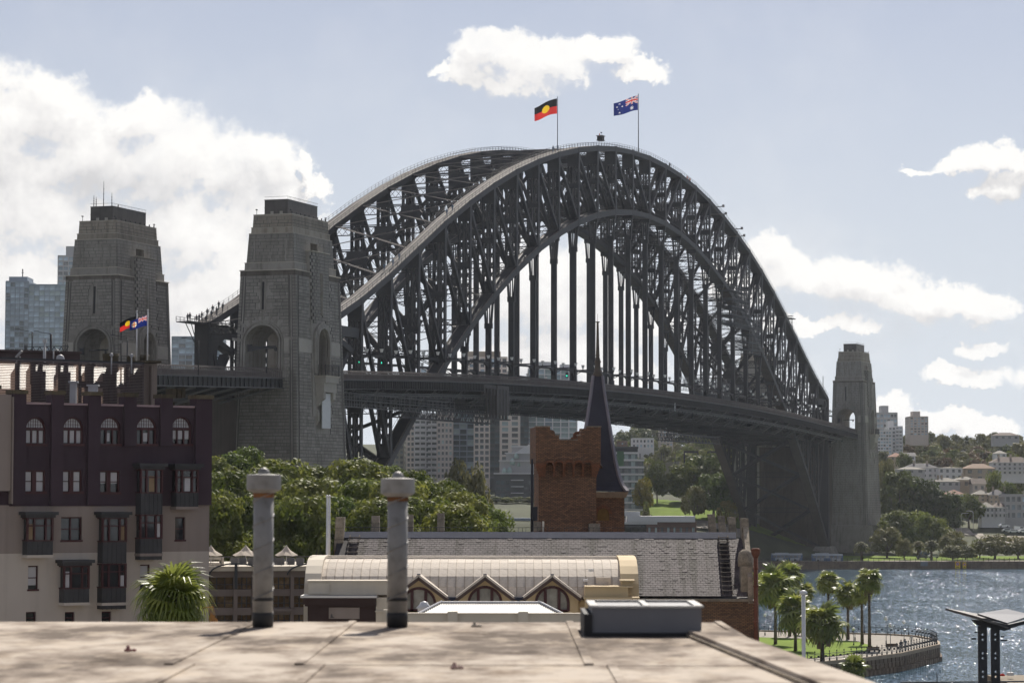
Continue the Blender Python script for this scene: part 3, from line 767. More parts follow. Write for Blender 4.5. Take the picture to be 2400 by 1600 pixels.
    for (z0,z1,o0,o1) in ((44,78.9,6.6+.85,6.15),):
        n=8; w=4.7; bx=cx-sx*.3
        def prof(z,dep): return [(bx-w,cy-4.0,z)]+[(bx-w+2*w*k/n,cy-dep-.16*sin(pi*k/n),z) for k in range(n+1)]+[(bx+w,cy-4.0,z)]
        v=prof(z0,7.35)+prof(74,6.45)+prof(z1,6.25); m2=n+3; f=[]
        for r_ in range(2):
            for k in range(m2): f.append((r_*m2+k,r_*m2+(k+1)%m2,(r_+1)*m2+(k+1)%m2,(r_+1)*m2+k))
        f.append(tuple(range(m2))[::-1]); f.append(tuple(range(2*m2,3*m2))); t.add(v,f)
    bt=part('buttress',t,gran,root,fixn=True)
    cc=M(); cc.extrude(arch_poly(cx-sx*.3,5.6,fz,62.6),cy-12,cy+12,'y'); boolean(bt,[cc])
    t=M(); bx=cx-sx*.3; t.box(bx-4.8,bx+4.8,cy-6.85,cy-5.2,78.85,79.05); part('buttress_cap',t,coping,root); t=M()
    for k in range(3): 
        r=2.8+.35+k*.42; dep=6.75+.42-k*.12+.35
        pts=[(bx+r*cos(pi*j/16),62.6-2.8+r*sin(pi*j/16)) for j in range(17)]; pts=[(bx+r,fz+1)]+pts+[(bx-r,fz+1)]
        for j in range(len(pts)-1): t.beam((pts[j][0],cy-dep,pts[j][1]),(pts[j+1][0],cy-dep,pts[j+1][1]),.5,.36,(0,1,0))
    t.box(bx-.12,bx+.12,cy-7.35,cy-6.6,65.5,74.5,0)
    part('arch_moulding',t,gran,root)
    # corbelled balcony on the east face
    t=M(); z=fz+.2
    t.box(bx-3.5,bx+3.5,cy-9.6,cy-6.8,z-1.2,z); t.box(bx-3.8,bx+3.8,cy-9.8,cy-6.8,z,z+.3,1)
    t.box(bx-3.3,bx+3.3,cy-9.2,cy-6.8,z-3.2,z-1.2)
    for g in (-1,1):
        t.extrude([(cy-7.0,z-6.4),(cy-7.9,z-6.0),(cy-8.2,z-5.2),(cy-9.0,z-4.6),(cy-9.0,z-3.2),(cy-6.8,z-3.2)],bx+g*2.6-.6,bx+g*2.6+.6,'x')
        t.extrude([(cy-7.0,z-10.5),(cy-7.7,z-9.2),(cy-7.8,z-7.6),(cy-7.2,z-6.4),(cy-6.8,z-6.4)],bx+g*2.6-.5,bx+g*2.6+.5,'x')
    part('balcony',t,[granl,coping],root)
    t=M()
    for k in range(15):
        x=bx-3.6+7.2*k/14; t.box(x-.04,x+.04,cy-9.7,cy-9.62,z+.3,z+2.6)
    for y in range(4):
        t.box(bx-3.65,bx-3.57,cy-9.6+y*.8,cy-9.52+y*.8,z+.3,z+2.6); t.box(bx+3.57,bx+3.65,cy-9.6+y*.8,cy-9.52+y*.8,z+.3,z+2.6)
    for zz in (z+1.2,z+2.5): t.box(bx-3.65,bx+3.65,cy-9.72,cy-9.6,zz,zz+.1)
    part('balcony_rail',t,steel,root)
    # bracket lamp inside the traffic arch
    t=M(); t.box(cx-hx1-.5,cx-hx1-.2,ay-3.0,ay+3.3,58.2,58.55) if sx<0 and sy<0 else t.box(cx-12.3,cx-12.0,ay-3.4,ay+1.0,58.2,58.5)
    t.box(cx-hx1-.6,cx-hx1-.3,ay+2.4,ay+3.4,57.4,58.9); t.box(cx-hx1-.6,cx-hx1-.3,ay-3.1,ay-2.7,57.6,58.3)
    part('lamp_bracket',t,steel,root)
    # masonry blocks laid as real pieces, joints recessed between them
    if stones:
        CH=.715; nz=0; cand=[]
        z=zmin=stones
        rr=random.Random(5)
        row=0
        while z<73.0:
            for face in ('S','E'):
                h=body_half(z+CH/2); half=h[0] if face=='E' else h[1]
                u=-half+1.5-(row%2)*.8
                while u<half-1.5:
                    w=rr.choice((1.45,1.65,1.9,2.1)); u0=max(u,-half+1.45); u1=min(u+w,half-1.45)
                    u+=w
                    if u1-u0<.35: continue
                    uc=(u0+u1)/2; zc=z+CH/2
                    if face=='S':
                        c0=ay-cy; r=4.5
                        if abs(uc-c0)<r+(u1-u0)/2 and zc<59.1 and zc>fz-.5: continue
                        if math.hypot(max(0,abs(uc-c0)-(u1-u0)/2),zc-59.1)<5.4 and zc>=59.1: continue
                        if abs(uc-c0)<1.4 and 65.6<zc<72.7: continue
                    else:
                        if abs(uc+sx*.3)<4.7+(u1-u0)/2 and zc>43.6: continue
                        if abs(uc+sx*.3)<4.3 and zc>fz-11.5: continue
                    if 57.0<zc<60.3: continue
                    if z<43 and face=='S' and sx<0 and False: continue
                    cand.append((face,u0,u1,z))
            z+=CH; row+=1
        # buttress face rows
        bw=M(); singles=0; cache={}
        z=stones
        while z<73.0:
            for face in ('S','E'):
                h=body_half(z+CH/2); half=h[0] if face=='E' else h[1]; sd=(1,0,0) if face=='E' else (0,1,0)
                for sg in (-1,1):
                    uc=sg*(half-.31)
                    bw.beam(facept(face,uc,z+.05,.05),facept(face,uc,z+CH-.05,.05),.60,.16,sd); bw.beam(facept(face,uc,z,.03),facept(face,uc,z+CH,.03),.56,.09,sd,1)
            z+=CH
        rr.shuffle(cand)
        for (face,u0,u1,z) in cand:
            p=facept(face,(u0+u1)/2,z+.05,.06); q=facept(face,(u0+u1)/2,z+CH-.05,.06)
            sd=(1,0,0) if face=='E' else (0,1,0); w=u1-u0-.11
            if loose and singles<290 and z>34:
                key=(face,round(w,1))
                if key not in cache:
                    mb=M(); mb.beam((0,0,0),(0,0,CH-.10),w,.16,sd,0); mb.beam((0,0,-.06),(0,0,CH-.04),w+.11,.09,sd,1); cache[key]=mesh('stone_block',mb,[gran,joint])
                a=(q-p).normalized()
                o=link('stone_block',cache[key],root,p); o.rotation_euler=Vector((0,0,1)).rotation_difference(a).to_euler(); singles+=1
            else: bw.beam(p,q,w,.16,sd); bw.beam(facept(face,(u0+u1)/2,z-.005,.045),facept(face,(u0+u1)/2,z+CH+.005,.045),w+.11,.10,sd,1)
        # buttress courses
        z=44.4; row=0
        while z<78.2:
            n=6
            for k in range(n):
                ua=-4.7+9.4*(k+(.5 if row%2 else 0))/n; ub=ua+9.4/n-.07
                ub=min(ub,4.62)
                if ub-ua<.3: continue
                uc=(ua+ub)/2
                if z<63.5 and z>fz-11.5 and abs(uc)<4.4: continue
                if z>=63.4 and math.hypot(uc,z-59.8)<4.6: continue
                dep=lerp(7.35,6.45,(z-44)/30) if z<74 else lerp(6.45,6.25,(z-74)/4.9)
                dep+=.16*sin(pi*(uc+4.7)/9.4)
                if abs(uc)<.5 and 65<z<75: continue
                bw.box(bx+ua+.03,bx+ub-.03,cy-dep-.22,cy-dep+.1,z+.05,z+CH-.05); bw.box(bx+ua-.03,bx+ub+.03,cy-dep-.18,cy-dep+.08,z,z+CH,1)
            z+=CH; row+=1
        # upper stages
        for (zb,zt,h0,h1) in ((76.25,82.3,(10.64,5.42),(10.19,5.07)),(83.75,86.2,(9.52,4.56),(9.38,4.44))):
            z=zb; row=0
            while z+CH<=zt+.1:
                k=(z+CH/2-zb)/(zt-zb); hx=lerp(h0[0],h1[0],k); hy=lerp(h0[1],h1[1],k)
                for face in ('S','E'):
                    half=hx if face=='E' else hy; u=-half+.1-(row%2)*.8
                    while u<half:
                        w=rr.choice((1.6,1.9,2.2)); u0=max(u,-half+.05);u1=min(u+w,half-.05); u+=w
                        if u1-u0<.3: continue
                        uc=(u0+u1)/2
                        if face=='E' and (abs(uc+sx*.3)<4.9 and z<79.2 or abs(uc+sx*.3)<2.2+(u1-u0)/2 and z<81.2) and zb<80: continue
                        if face=='S': bw.box(cx-hx-.06,cx-hx+.1,cy+u0+.05,cy+u1-.05,z+.05,z+CH-.05,2 if zb>80 else 0); bw.box(cx-hx-.02,cx-hx+.1,cy+u0,cy+u1,z,z+CH,1)
                        else: bw.box(cx+u0+.05,cx+u1-.05,cy-hy-.06,cy-hy+.1,z+.05,z+CH-.05,2 if zb>80 else 0); bw.box(cx+u0,cx+u1,cy-hy-.02,cy-hy+.1,z,z+CH,1)
                z+=CH; row+=1
        part('stonework',bw,[gran,joint,upstone],root,stuff=True)
    return root
pylon('nearest granite pylon, beside the left foot of the arch, with balcony and white sheeting',-1,-1,34.0,True)
pylon('leftmost granite pylon with radio masts on its roof, glass towers behind it',-1,1,50.0,True)
pylon('distant granite pylon at the right end of the bridge above the seawall',1,-1,20.0,False)
pylon('far granite pylon mostly hidden behind the right end of the steel arch',1,1,0,False)
# masts on the left pylon
t=M(); x0,y0=-PCX,PCY
for (dx,dy,h) in ((-5,1.0,5.8),(-3.5,-.2,3.4),(-6.5,2.0,2.2),(-6.8,2.4,2.6),(-3,-1.5,.9)):
    t.tube([(x0+dx,y0+dy,89.7),(x0+dx,y0+dy,89.7+h)],[.10,.04],5)
    for k in range(3): t.box(x0+dx-.2,x0+dx+.2,y0+dy-.05,y0+dy+.05,89.7+h*(.3+.2*k),89.8+h*(.3+.2*k))
solo('radio_mast',t,steel,'cluster of thin radio masts on the roof of the leftmost pylon','mast',BLOC,BROT)
# white sheet hung below the near pylon's balcony
t=M(); bx=-PCX+.3; fz=floorz(PCX)
t.box(bx-2.3,bx+2.1,-PCY-8.35,-PCY-8.2,fz-10.6,fz-3.2)
for k in range(9): t.box(bx-2.32,bx+2.12,-PCY-8.42,-PCY-8.35,fz-10.4+k*.8,fz-10.33+k*.8)
for g in (-1.7,0,1.5): t.beam((bx+g,-PCY-7.2,fz-3.3),(bx+g,-PCY-8.3,fz-3.3),.08,.08)
solo('work_screen',t,bm_white,'white sheeted work screen hung under the balcony of the nearest pylon','screen',BLOC,BROT)
# abutments between the pylons
def abut(sx,label):
    root=thing('bridge_abutment',label,'abutment',BLOC,BROT)
    b=M(); xa,xb=(sx*262,sx*312); xa,xb=min(xa,xb),max(xa,xb)
    b.box(xa,xb,-14.2,14.2,4,47.2)
    part('abutment_wall',b,brownabut,root)
    b=M(); xf=sx*262
    for yy in (-13.2,-4.6,4.6,13.2): b.box(min(xf,xf-sx*1.2),max(xf,xf-sx*1.2),yy-1.0,yy+1.0,4,47.2)
    for zz in (14,24,36,46): b.box(min(xf,xf-sx*.5),max(xf,xf-sx*.5),-14,14,zz,zz+.8)
    part('pier_strip',b,brownabut,root)
    b=M()
    for yy in (-15,15): b.frustum((sx*251-9,sx*251+9,yy-5,yy+5,2),(sx*252-5,sx*252+5,yy-3,yy+3,7.2))
    part('bearing_plinth',b,gran,root)
    b=M()
    for sy in (-1,1):
        b.frustum((sx*PCX-17,sx*PCX+17,sy*PCY-11.5,sy*PCY+11.5,3),(sx*PCX-16,sx*PCX+16,sy*PCY-10.5,sy*PCY+10.5,15.5))
    part('pylon_plinth',b,gran,root)
    b=M(); b.box(sx*280-14 if sx<0 else 270,sx*280+14 if sx>0 else -270,-24,-15,40 if sx<0 else 40,49)
    for k in range(4): b.box(sx*282-12,sx*282+12,-14.6,14.6,44+k*1.4,44.5+k*1.4)
    part('deck_seat',b,brownabut,root)
abut(-1,'dark stone abutment under the deck behind the nearest pylon')
abut(1,'brown abutment wall under the far end of the deck behind cross bracing')
# ================================================================ terrain, water
def sstep(a,b,x):
    t=max(0,min(1,(x-a)/(b-a))); return t*t*(3-2*t)
def interp(pts,x):
    if x<=pts[0][0]: return pts[0][1]
    for (a,b),(c,d) in zip(pts,pts[1:]):
        if x<=c: return b+(d-b)*(x-a)/(c-a)
    return pts[-1][1]
def nshore(x): return 1003+ (0.10*(x-130) if x>130 else 0.05*(x-130)) 
def nz(x,F):
    """height of the north shore"""
    d=F-nshore(x)
    right=interp([(0,2.6),(70,3.2),(95,6),(140,14),(240,21),(400,36),(620,50),(820,58),(1300,62),(2600,60)],d)
    mid=interp([(0,2.6),(22,3.0),(45,15),(85,21),(160,27),(330,32),(560,42),(800,60),(1300,74),(2600,70)],d)
    k=sstep(75,135,x)
    n=mnoise.noise(Vector((x*.006,F*.006,0)))*sstep(200,500,d)*7
    return mid*(1-k)+right*k+n
water_m=bpy.data.materials.new('harbour_water'); water_m.use_nodes=True
def mk_water():
    nt=water_m.node_tree;N=nt.nodes;L=nt.links;b=N['Principled BSDF']
    b.inputs['Base Color'].default_value=(0.04,0.09,0.135,1); b.inputs['Roughness'].default_value=0.10; b.inputs['IOR'].default_value=1.333
    tc=N.new('ShaderNodeTexCoord')
    def layer(st,det,ro,k):
        mp=N.new('ShaderNodeMapping'); mp.inputs['Scale'].default_value=st; L.new(tc.outputs['Object'],mp.inputs[0])
        n=N.new('ShaderNodeTexNoise'); n.inputs['Scale'].default_value=1; n.inputs['Detail'].default_value=det; n.inputs['Roughness'].default_value=ro; L.new(mp.outputs[0],n.inputs['Vector'])
        a=N.new('ShaderNodeVectorMath'); a.operation='SUBTRACT'; L.new(n.outputs['Color'],a.inputs[0]); a.inputs[1].default_value=(.5,.5,.5)
        m=N.new('ShaderNodeVectorMath'); m.operation='MULTIPLY'; L.new(a.outputs[0],m.inputs[0]); m.inputs[1].default_value=k; return m.outputs[0]
    ls=[layer((.05,.018,1),3,.6,(.22,.30,0)),layer((.9,.20,1),4,.65,(.5,.7,0)),layer((3.2,.75,1),3,.75,(1.15,1.7,0))]
    v=N.new('ShaderNodeVectorMath'); L.new(ls[0],v.inputs[0]); L.new(ls[1],v.inputs[1]); w=N.new('ShaderNodeVectorMath'); L.new(v.outputs[0],w.inputs[0]); L.new(ls[2],w.inputs[1])
    u=N.new('ShaderNodeVectorMath'); L.new(w.outputs[0],u.inputs[0]); u.inputs[1].default_value=(0,0,1); nn=N.new('ShaderNodeVectorMath'); nn.operation='NORMALIZE'; L.new(u.outputs[0],nn.inputs[0])
    L.new(nn.outputs[0],b.inputs['Normal'])
mk_water()
grass=mat('short_grass',(0.13,0.19,0.025),0.95,0,0.25,0.08,bump=0.4,bscale=3,spec=0.1)
path=mat('pale_path_paving',(0.30,0.27,0.23),0.9,0,0.12,0.5)
asph=mat('asphalt',(0.16,0.155,0.15),0.9,0,0.15,0.3)
soil=mat('dark_ground',(0.06,0.06,0.035),0.95,0,0.3,0.1)  # dark olive brown ground colour
sand=mat('sandstone_seawall',(0.16,0.12,0.085),0.92,0,0.3,0.25,bump=0.5,bscale=2,grime=0.5,streak=0.5)
b=M(); b.quad((-5900,40,0),(5900,40,0),(5900,9400,0),(-5900,9400,0)); setting('harbour_water',b,water_m)
b=M(); b.quad((-6000,-500,-3),(6000,-500,-3),(6000,9500,-3),(-6000,9500,-3)); setting('seabed',b,soil)
# north shore terrain
b=M(); xs=[-900+i*30 for i in range(0,22)]+[-240+i*12 for i in range(0,60)]+[480+i*45 for i in range(0,30)]
ds=[0,6,12,20,30,45,60,80,100,130,160,200,250,300,370,450,540,640,760,900,1100,1400,1900,2600]
for d in ds:
    for x in xs: F=nshore(x)+d; b.v.append((x,F,nz(x,F)))
nxs=len(xs)
for j in range(len(ds)-1):
    for i in range(nxs-1): b.f.append((j*nxs+i,j*nxs+i+1,(j+1)*nxs+i+1,(j+1)*nxs+i)); b.m.append(0); b.sm.append(True)
setting('north_shore_hill',b,[mat('hill_ground_cover',(0.05,0.058,0.026),0.95,0,0.35,0.05,bump=0.3,bscale=1)])
def drape(name,pts,m,off=0.05,kind='structure',fn=nz):
    """patch following the terrain: pts=(x,F) ring, fanned on a fine grid"""
    xs_=[p[0] for p in pts]; fs_=[p[1] for p in pts]; b=M(); st=4.0
    def inside(x,y):
        c=False; n=len(pts)
        for i in range(n):
            (x1,y1),(x2,y2)=pts[i],pts[(i+1)%n]
            if (y1>y)!=(y2>y) and x<(x2-x1)*(y-y1)/(y2-y1)+x1: c=not c
        return c
    x=min(xs_)
    while x<max(xs_):
        y=min(fs_)
        while y<max(fs_):
            if inside(x+st/2,y+st/2):
                b.add([(x,y,fn(x,y)+off),(x+st,y,fn(x+st,y)+off),(x+st,y+st,fn(x+st,y+st)+off),(x,y+st,fn(x,y+st)+off)],[(0,1,2,3)])
            y+=st
        x+=st
    return setting(name,b,m,kind)
drape('park_lawn',[(47,1062),(90,1055),(120,1080),(96,1118),(62,1140),(47,1160)],grass,.35)
drape('foreshore_lawn',[(120,1010),(420,1040),(420,1078),(130,1068)],grass,.30)
drape('park_path',[(44,1050),(92,1040),(92,1052),(48,1075)],path,.5)
drape('foreshore_path',[(105,1003),(420,1034),(420,1040),(105,1010)],path,.28)
drape('hillside_road',[(196,1115),(300,1110),(300,1124),(196,1132)],path,.4)
drape('hillside_road',[(186,1134),(200,1130),(184,1178),(172,1178)],path,.42)
# north seawall
b=M()
for i in range(60):
    x0=-260+i*14; x1=x0+14
    b.add([(x0,nshore(x0)-1.0,-1),(x1,nshore(x1)-1.0,-1),(x1,nshore(x1)+.6,-1),(x0,nshore(x0)+.6,-1),(x0,nshore(x0)-.8,2.9),(x1,nshore(x1)-.8,2.9),(x1,nshore(x1)+.6,2.9),(x0,nshore(x0)+.6,2.9)],M.BF)
setting('north_seawall',b,sand)
b=M(); n=170
for k in range(n):
    x=88+k*2.0; F=nshore(x)-.1; b.box(x-.07,x+.07,F-.07,F+.07,2.9,4.15)
    if k<n-1:
        for z in (3.3,3.7,4.1): b.beam((x,F,z),(x+2,nshore(x+2)-.1,z),.05,.07)
fr=thing('foreshore_railing','long dark railing along the far foreshore lawn above the seawall','railing',(0,0,0))
part('rail',b,steel,fr)
# south land (the near quarter), quay polygon
def sz(x,F):
    z=2.6+14*sstep(30,-25,x)*sstep(150,330,F)*(1-sstep(560,700,F))
    return z
QUAY=[(53,409),(61,422),(67.5,438),(71.5,448),(72.8,457),(73.2,466),(72.0,475),(67.9,481),(62,484),(54.8,489),(45.8,493),(30,500),(8,530),(-6,590),(-12,660),(-60,690),(-420,700),(-420,60),(26,60),(30,300),(36,385),(44,398)]
b=M()
def poly_fill(b,pts,fn,st=6.0,off=0):
    xs_=[p[0] for p in pts]; fs_=[p[1] for p in pts]
b2=bmesh.new(); vs=[b2.verts.new((x,y,2.6)) for x,y in QUAY]; f=b2.faces.new(vs); r_=bmesh.ops.extrude_face_region(b2,geom=[f])
for v in [g for g in r_['geom'] if isinstance(g,bmesh.types.BMVert)]: v.co.z=-1.5
bmesh.ops.recalc_face_normals(b2,faces=b2.faces)
me=bpy.data.meshes.new('quay_land'); b2.to_mesh(me); b2.free(); me.materials.append(path); o=link('quay_promenade',me); o['kind']='structure'
b=M(); X=[-420+i*12 for i in range(39)]; Y=[60+i*12 for i in range(53)]
for y in Y:
    for x in X: b.v.append((x,y,sz(x,y)-.02 if sz(x,y)>2.65 else 2.58))
for j in range(len(Y)-1):
    for i in range(len(X)-1):
        if X[i+1]<20: b.f.append((j*len(X)+i,j*len(X)+i+1,(j+1)*len(X)+i+1,(j+1)*len(X)+i)); b.m.append(0); b.sm.append(True)
setting('city_ground',b,soil)
# promenade lawn, sheet above paving
b=M(); lawn=[(22,385),(44,408),(52,420),(58,432),(60,445),(59,458),(52,466),(38,474),(22,482)]
b.add([(x,y,2.604) for x,y in lawn],[tuple(range(len(lawn)))])
b.add([(x,y,2.72) for x,y in lawn],[tuple(range(len(lawn)))]); setting('quay_lawn',b,grass)
# quay wall of coursed sandstone
qw=thing('quay_wall','curved brown sandstone quay wall of the lawn promontory with a kerb on top','wall')
b=M(); ring=QUAY[-2:]+QUAY[:12]
for k in range(len(ring)-1):
    (x0,y0),(x1,y1)=ring[k],ring[k+1]
    d=Vector((x1-x0,y1-y0,0)); L_=d.length; d.normalize(); nrm=Vector((d.y,-d.x,0))
    for (z0,z1,off) in ((-1,0.75,.55),(.8,1.55,.25),(1.6,2.3,.2)):
        n=max(1,int(L_/1.5))
        for q in range(n):
            t0=q/n;t1=(q+1)/n-.02; p=Vector((x0,y0,0))+d*(L_*(t0+t1)/2)+nrm*(off/2+R.uniform(-.03,.03)-.1)
            b.beam((p.x,p.y,z0),(p.x,p.y,z1),L_*(t1-t0)*.99,off+.3,d)
part('wall_stone',b,sand,qw,stuff=True)
b=M()
for k in range(len(ring)-1):
    (x0,y0),(x1,y1)=ring[k],ring[k+1]; b.beam((x0,y0,2.62),(x1,y1,2.62),.7,.5,(0,0,1)) if False else b.beam((x0,y0,2.55),(x1,y1,2.55),.55,.6,(0,0,1))
part('kerb',b,mat('quay_kerb_stone',(0.30,0.24,0.17),0.9,0,0.2,.6),qw)
iron=mat('dark_iron',(0.035,0.042,0.05),0.5,0,0.1,1)
# iron fence : every post its own part
qf=thing('promenade_fence','dark iron post and rail fence curving round the quay promontory','fence')
ring2=QUAY[-1:]+QUAY[:12]; pts=[]
for k in range(len(ring2)-1):
    (x0,y0),(x1,y1)=ring2[k],ring2[k+1]; L_=math.hypot(x1-x0,y1-y0); n=max(1,int(round(L_/1.9)))
    for q in range(n): pts.append(((x0+(x1-x0)*q/n)-.25*(1 if x0>50 else 0),y0+(y1-y0)*q/n))
pm=M(); pm.tube([(0,0,0),(0,0,.25),(0,0,.3),(0,0,1.35)],[.13,.11,.06,.05],6); pm.tube([(0,0,1.35),(0,0,1.45),(0,0,1.62)],[.09,.09,.01],6); pmesh=mesh('fence_post',pm,iron)
for (x,y) in pts: link('fence_post',pmesh,qf,(x,y,2.85))
b=M()
for (x0,y0),(x1,y1) in zip(pts,pts[1:]):
    for z in (3.15,3.95): b.beam((x0,y0,z),(x1,y1,z),.045,.06)
    xm,ym=(x0+x1)/2,(y0+y1)/2; b.box(xm-.16,xm+.16,ym-.03,ym+.03,3.4,3.72); b.beam((x0,y0,3.15),(x1,y1,3.95),.03,.03); b.beam((x0,y0,3.95),(x1,y1,3.15),.03,.03)
part('fence_rail',b,iron,qf)
# globe lamps on the promenade
globe=mat('white_globe',(0.80,0.80,0.78),0.25,0,0.03,1)
def lamp(px,py_base,h,label,first=[None]):
    g=ground(px,py_base,2.62)
    if first[0] is None:
        root=thing('globe_lamp',label,'street lamp',(g.x,g.y,2.62),0,'white globe lamps on the promenade')
        a=M(); a.tube([(0,0,0),(0,0,.5),(0,0,.55),(0,0,3.3)],[.12,.1,.055,.045],6); part('lamp_post',a,iron,root)
        a=M(); a.lathe((0,0,3.3),[(.05,0),(.22,.08),(.3,.25),(.3,.38),(.2,.55),(.05,.62)],10); part('globe',a,globe,root)
        first[0]=root; remember(root)
    else: root=dup(first[0],label,(g.x,g.y,2.62))
    root.scale=(1,1,h/3.9)
for a in ((1793,1488,3.9,'white globe lamp at the left by the water behind the leftmost palms'),(2004,1500,4.2,'white globe lamp between the slender palm trunks'),(2001,1512,3.0,'short globe lamp low beside the palm trunk on the lawn'),
          (2077,1508,4.6,'tallest white globe lamp standing in the middle of the promenade'),(2087,1520,4.2,'white globe lamp just right of the tallest one, nearer the fence'),(2119,1503,3.6,'rightmost white globe lamp near the tip of the promontory')): lamp(*a)
b=M()
for (px,py,w) in ((2085,1519,1.8),(2050,1530,1.8),(2062,1528,1.5)):
    pass
for i,(px,py,lb) in enumerate(((2092,1521,'dark bench on the promenade beside the globe lamps'),(2048,1529,'dark bench on the lawn edge near the fence'))):
    g=ground(px,py,2.7); t=thing('park_bench',lb,'bench',(g.x,g.y,2.7),.3); a=M(); a.box(-1.1,1.1,-.25,.25,.4,.48); part('seat',a,mat('bench_timber',(0.12,0.08,0.05)),t); 
    for sx in (-.9,.9): a=M(); a.box(sx-.06,sx+.06,-.25,.25,0,.4); part('leg',a,iron,t)
    a=M(); a.box(-1.1,1.1,.25,.3,.45,.95); part('backrest',a,mat('bench_timber',(0.12,0.08,0.05)),t)
# ================================================================ near buildings
class Fac:
    """vertical facade plane through photo pixels; u to the right, y into depth"""
    def __init__(s,pA,FA,pB,FB):
        s.A=P(pA,1159,FA); s.B=P(pB,1159,FB); s.d=Vector((s.B.x-s.A.x,s.B.y-s.A.y)); s.L=s.d.length; s.d.normalize(); s.ang=math.atan2(s.d.y,s.d.x); s.loc=(s.A.x,s.A.y,0)
    def u(s,px):
        a=raydir(px,1159); r=a[0]/a[1]   # x=r*F
        # A.x+u*dx = r*(A.y+u*dy)
        return (r*s.A.y-s.A.x)/(s.d.x-r*s.d.y)
    def F(s,px): return s.A.y+s.u(px)*s.d.y
    def z(s,px,py): return P(px,py,s.F(px)).z
    def box(s,b,x0,y0,x1,y1,d0,d1,k=None):
        xm=(x0+x1)/2; return b.box(s.u(x0),s.u(x1),d0,d1,s.z(xm,y1),s.z(xm,y0),k)
def arcpts(c,z,r,n=12,a0=0,a1=pi): return [(c+r*cos(a0+(a1-a0)*k/n),z+r*sin(a0+(a1-a0)*k/n)) for k in range(n+1)]
# ---------------- plum and taupe hotel
plum=mat('plum_render',(0.052,0.032,0.043),0.85,0,0.10,0.25,streak=0.25,grime=0.15)
taupe=mat('taupe_render',(0.27,0.225,0.20),0.88,0,0.07,0.2,streak=0.25)
cream=mat('beige_render',(0.52,0.465,0.41),0.88,0,0.06,0.2,streak=0.2)
dred=mat('oxblood_window_frame',(0.055,0.012,0.014),0.5,0,0.1,1)
glass=glassmat('dark_window_glass',(0.025,0.028,0.032),0.05,0.5,0.6)
blind=mat('white_blind',(0.50,0.50,0.52),0.6,0,0.08,2)
leadm=mat('dark_bronze_panel',(0.045,0.045,0.048),0.6,0,0.2,0.8,streak=.3)
mossy=mat('mossy_coping',(0.085,0.070,0.045),0.95,0,0.4,1.5)
H=Fac(0,166,490,174.5)
transl=bpy.data.materials.new('added_glow_sheet'); transl.use_nodes=True
_n=transl.node_tree.nodes; _t=_n.new('ShaderNodeBsdfTranslucent'); _t.inputs[0].default_value=(0.50,0.42,0.37,1); transl.node_tree.links.new(_t.outputs[0],_n['Material Output'].inputs[0])  # added sheet, glows where the sun strikes it from behind
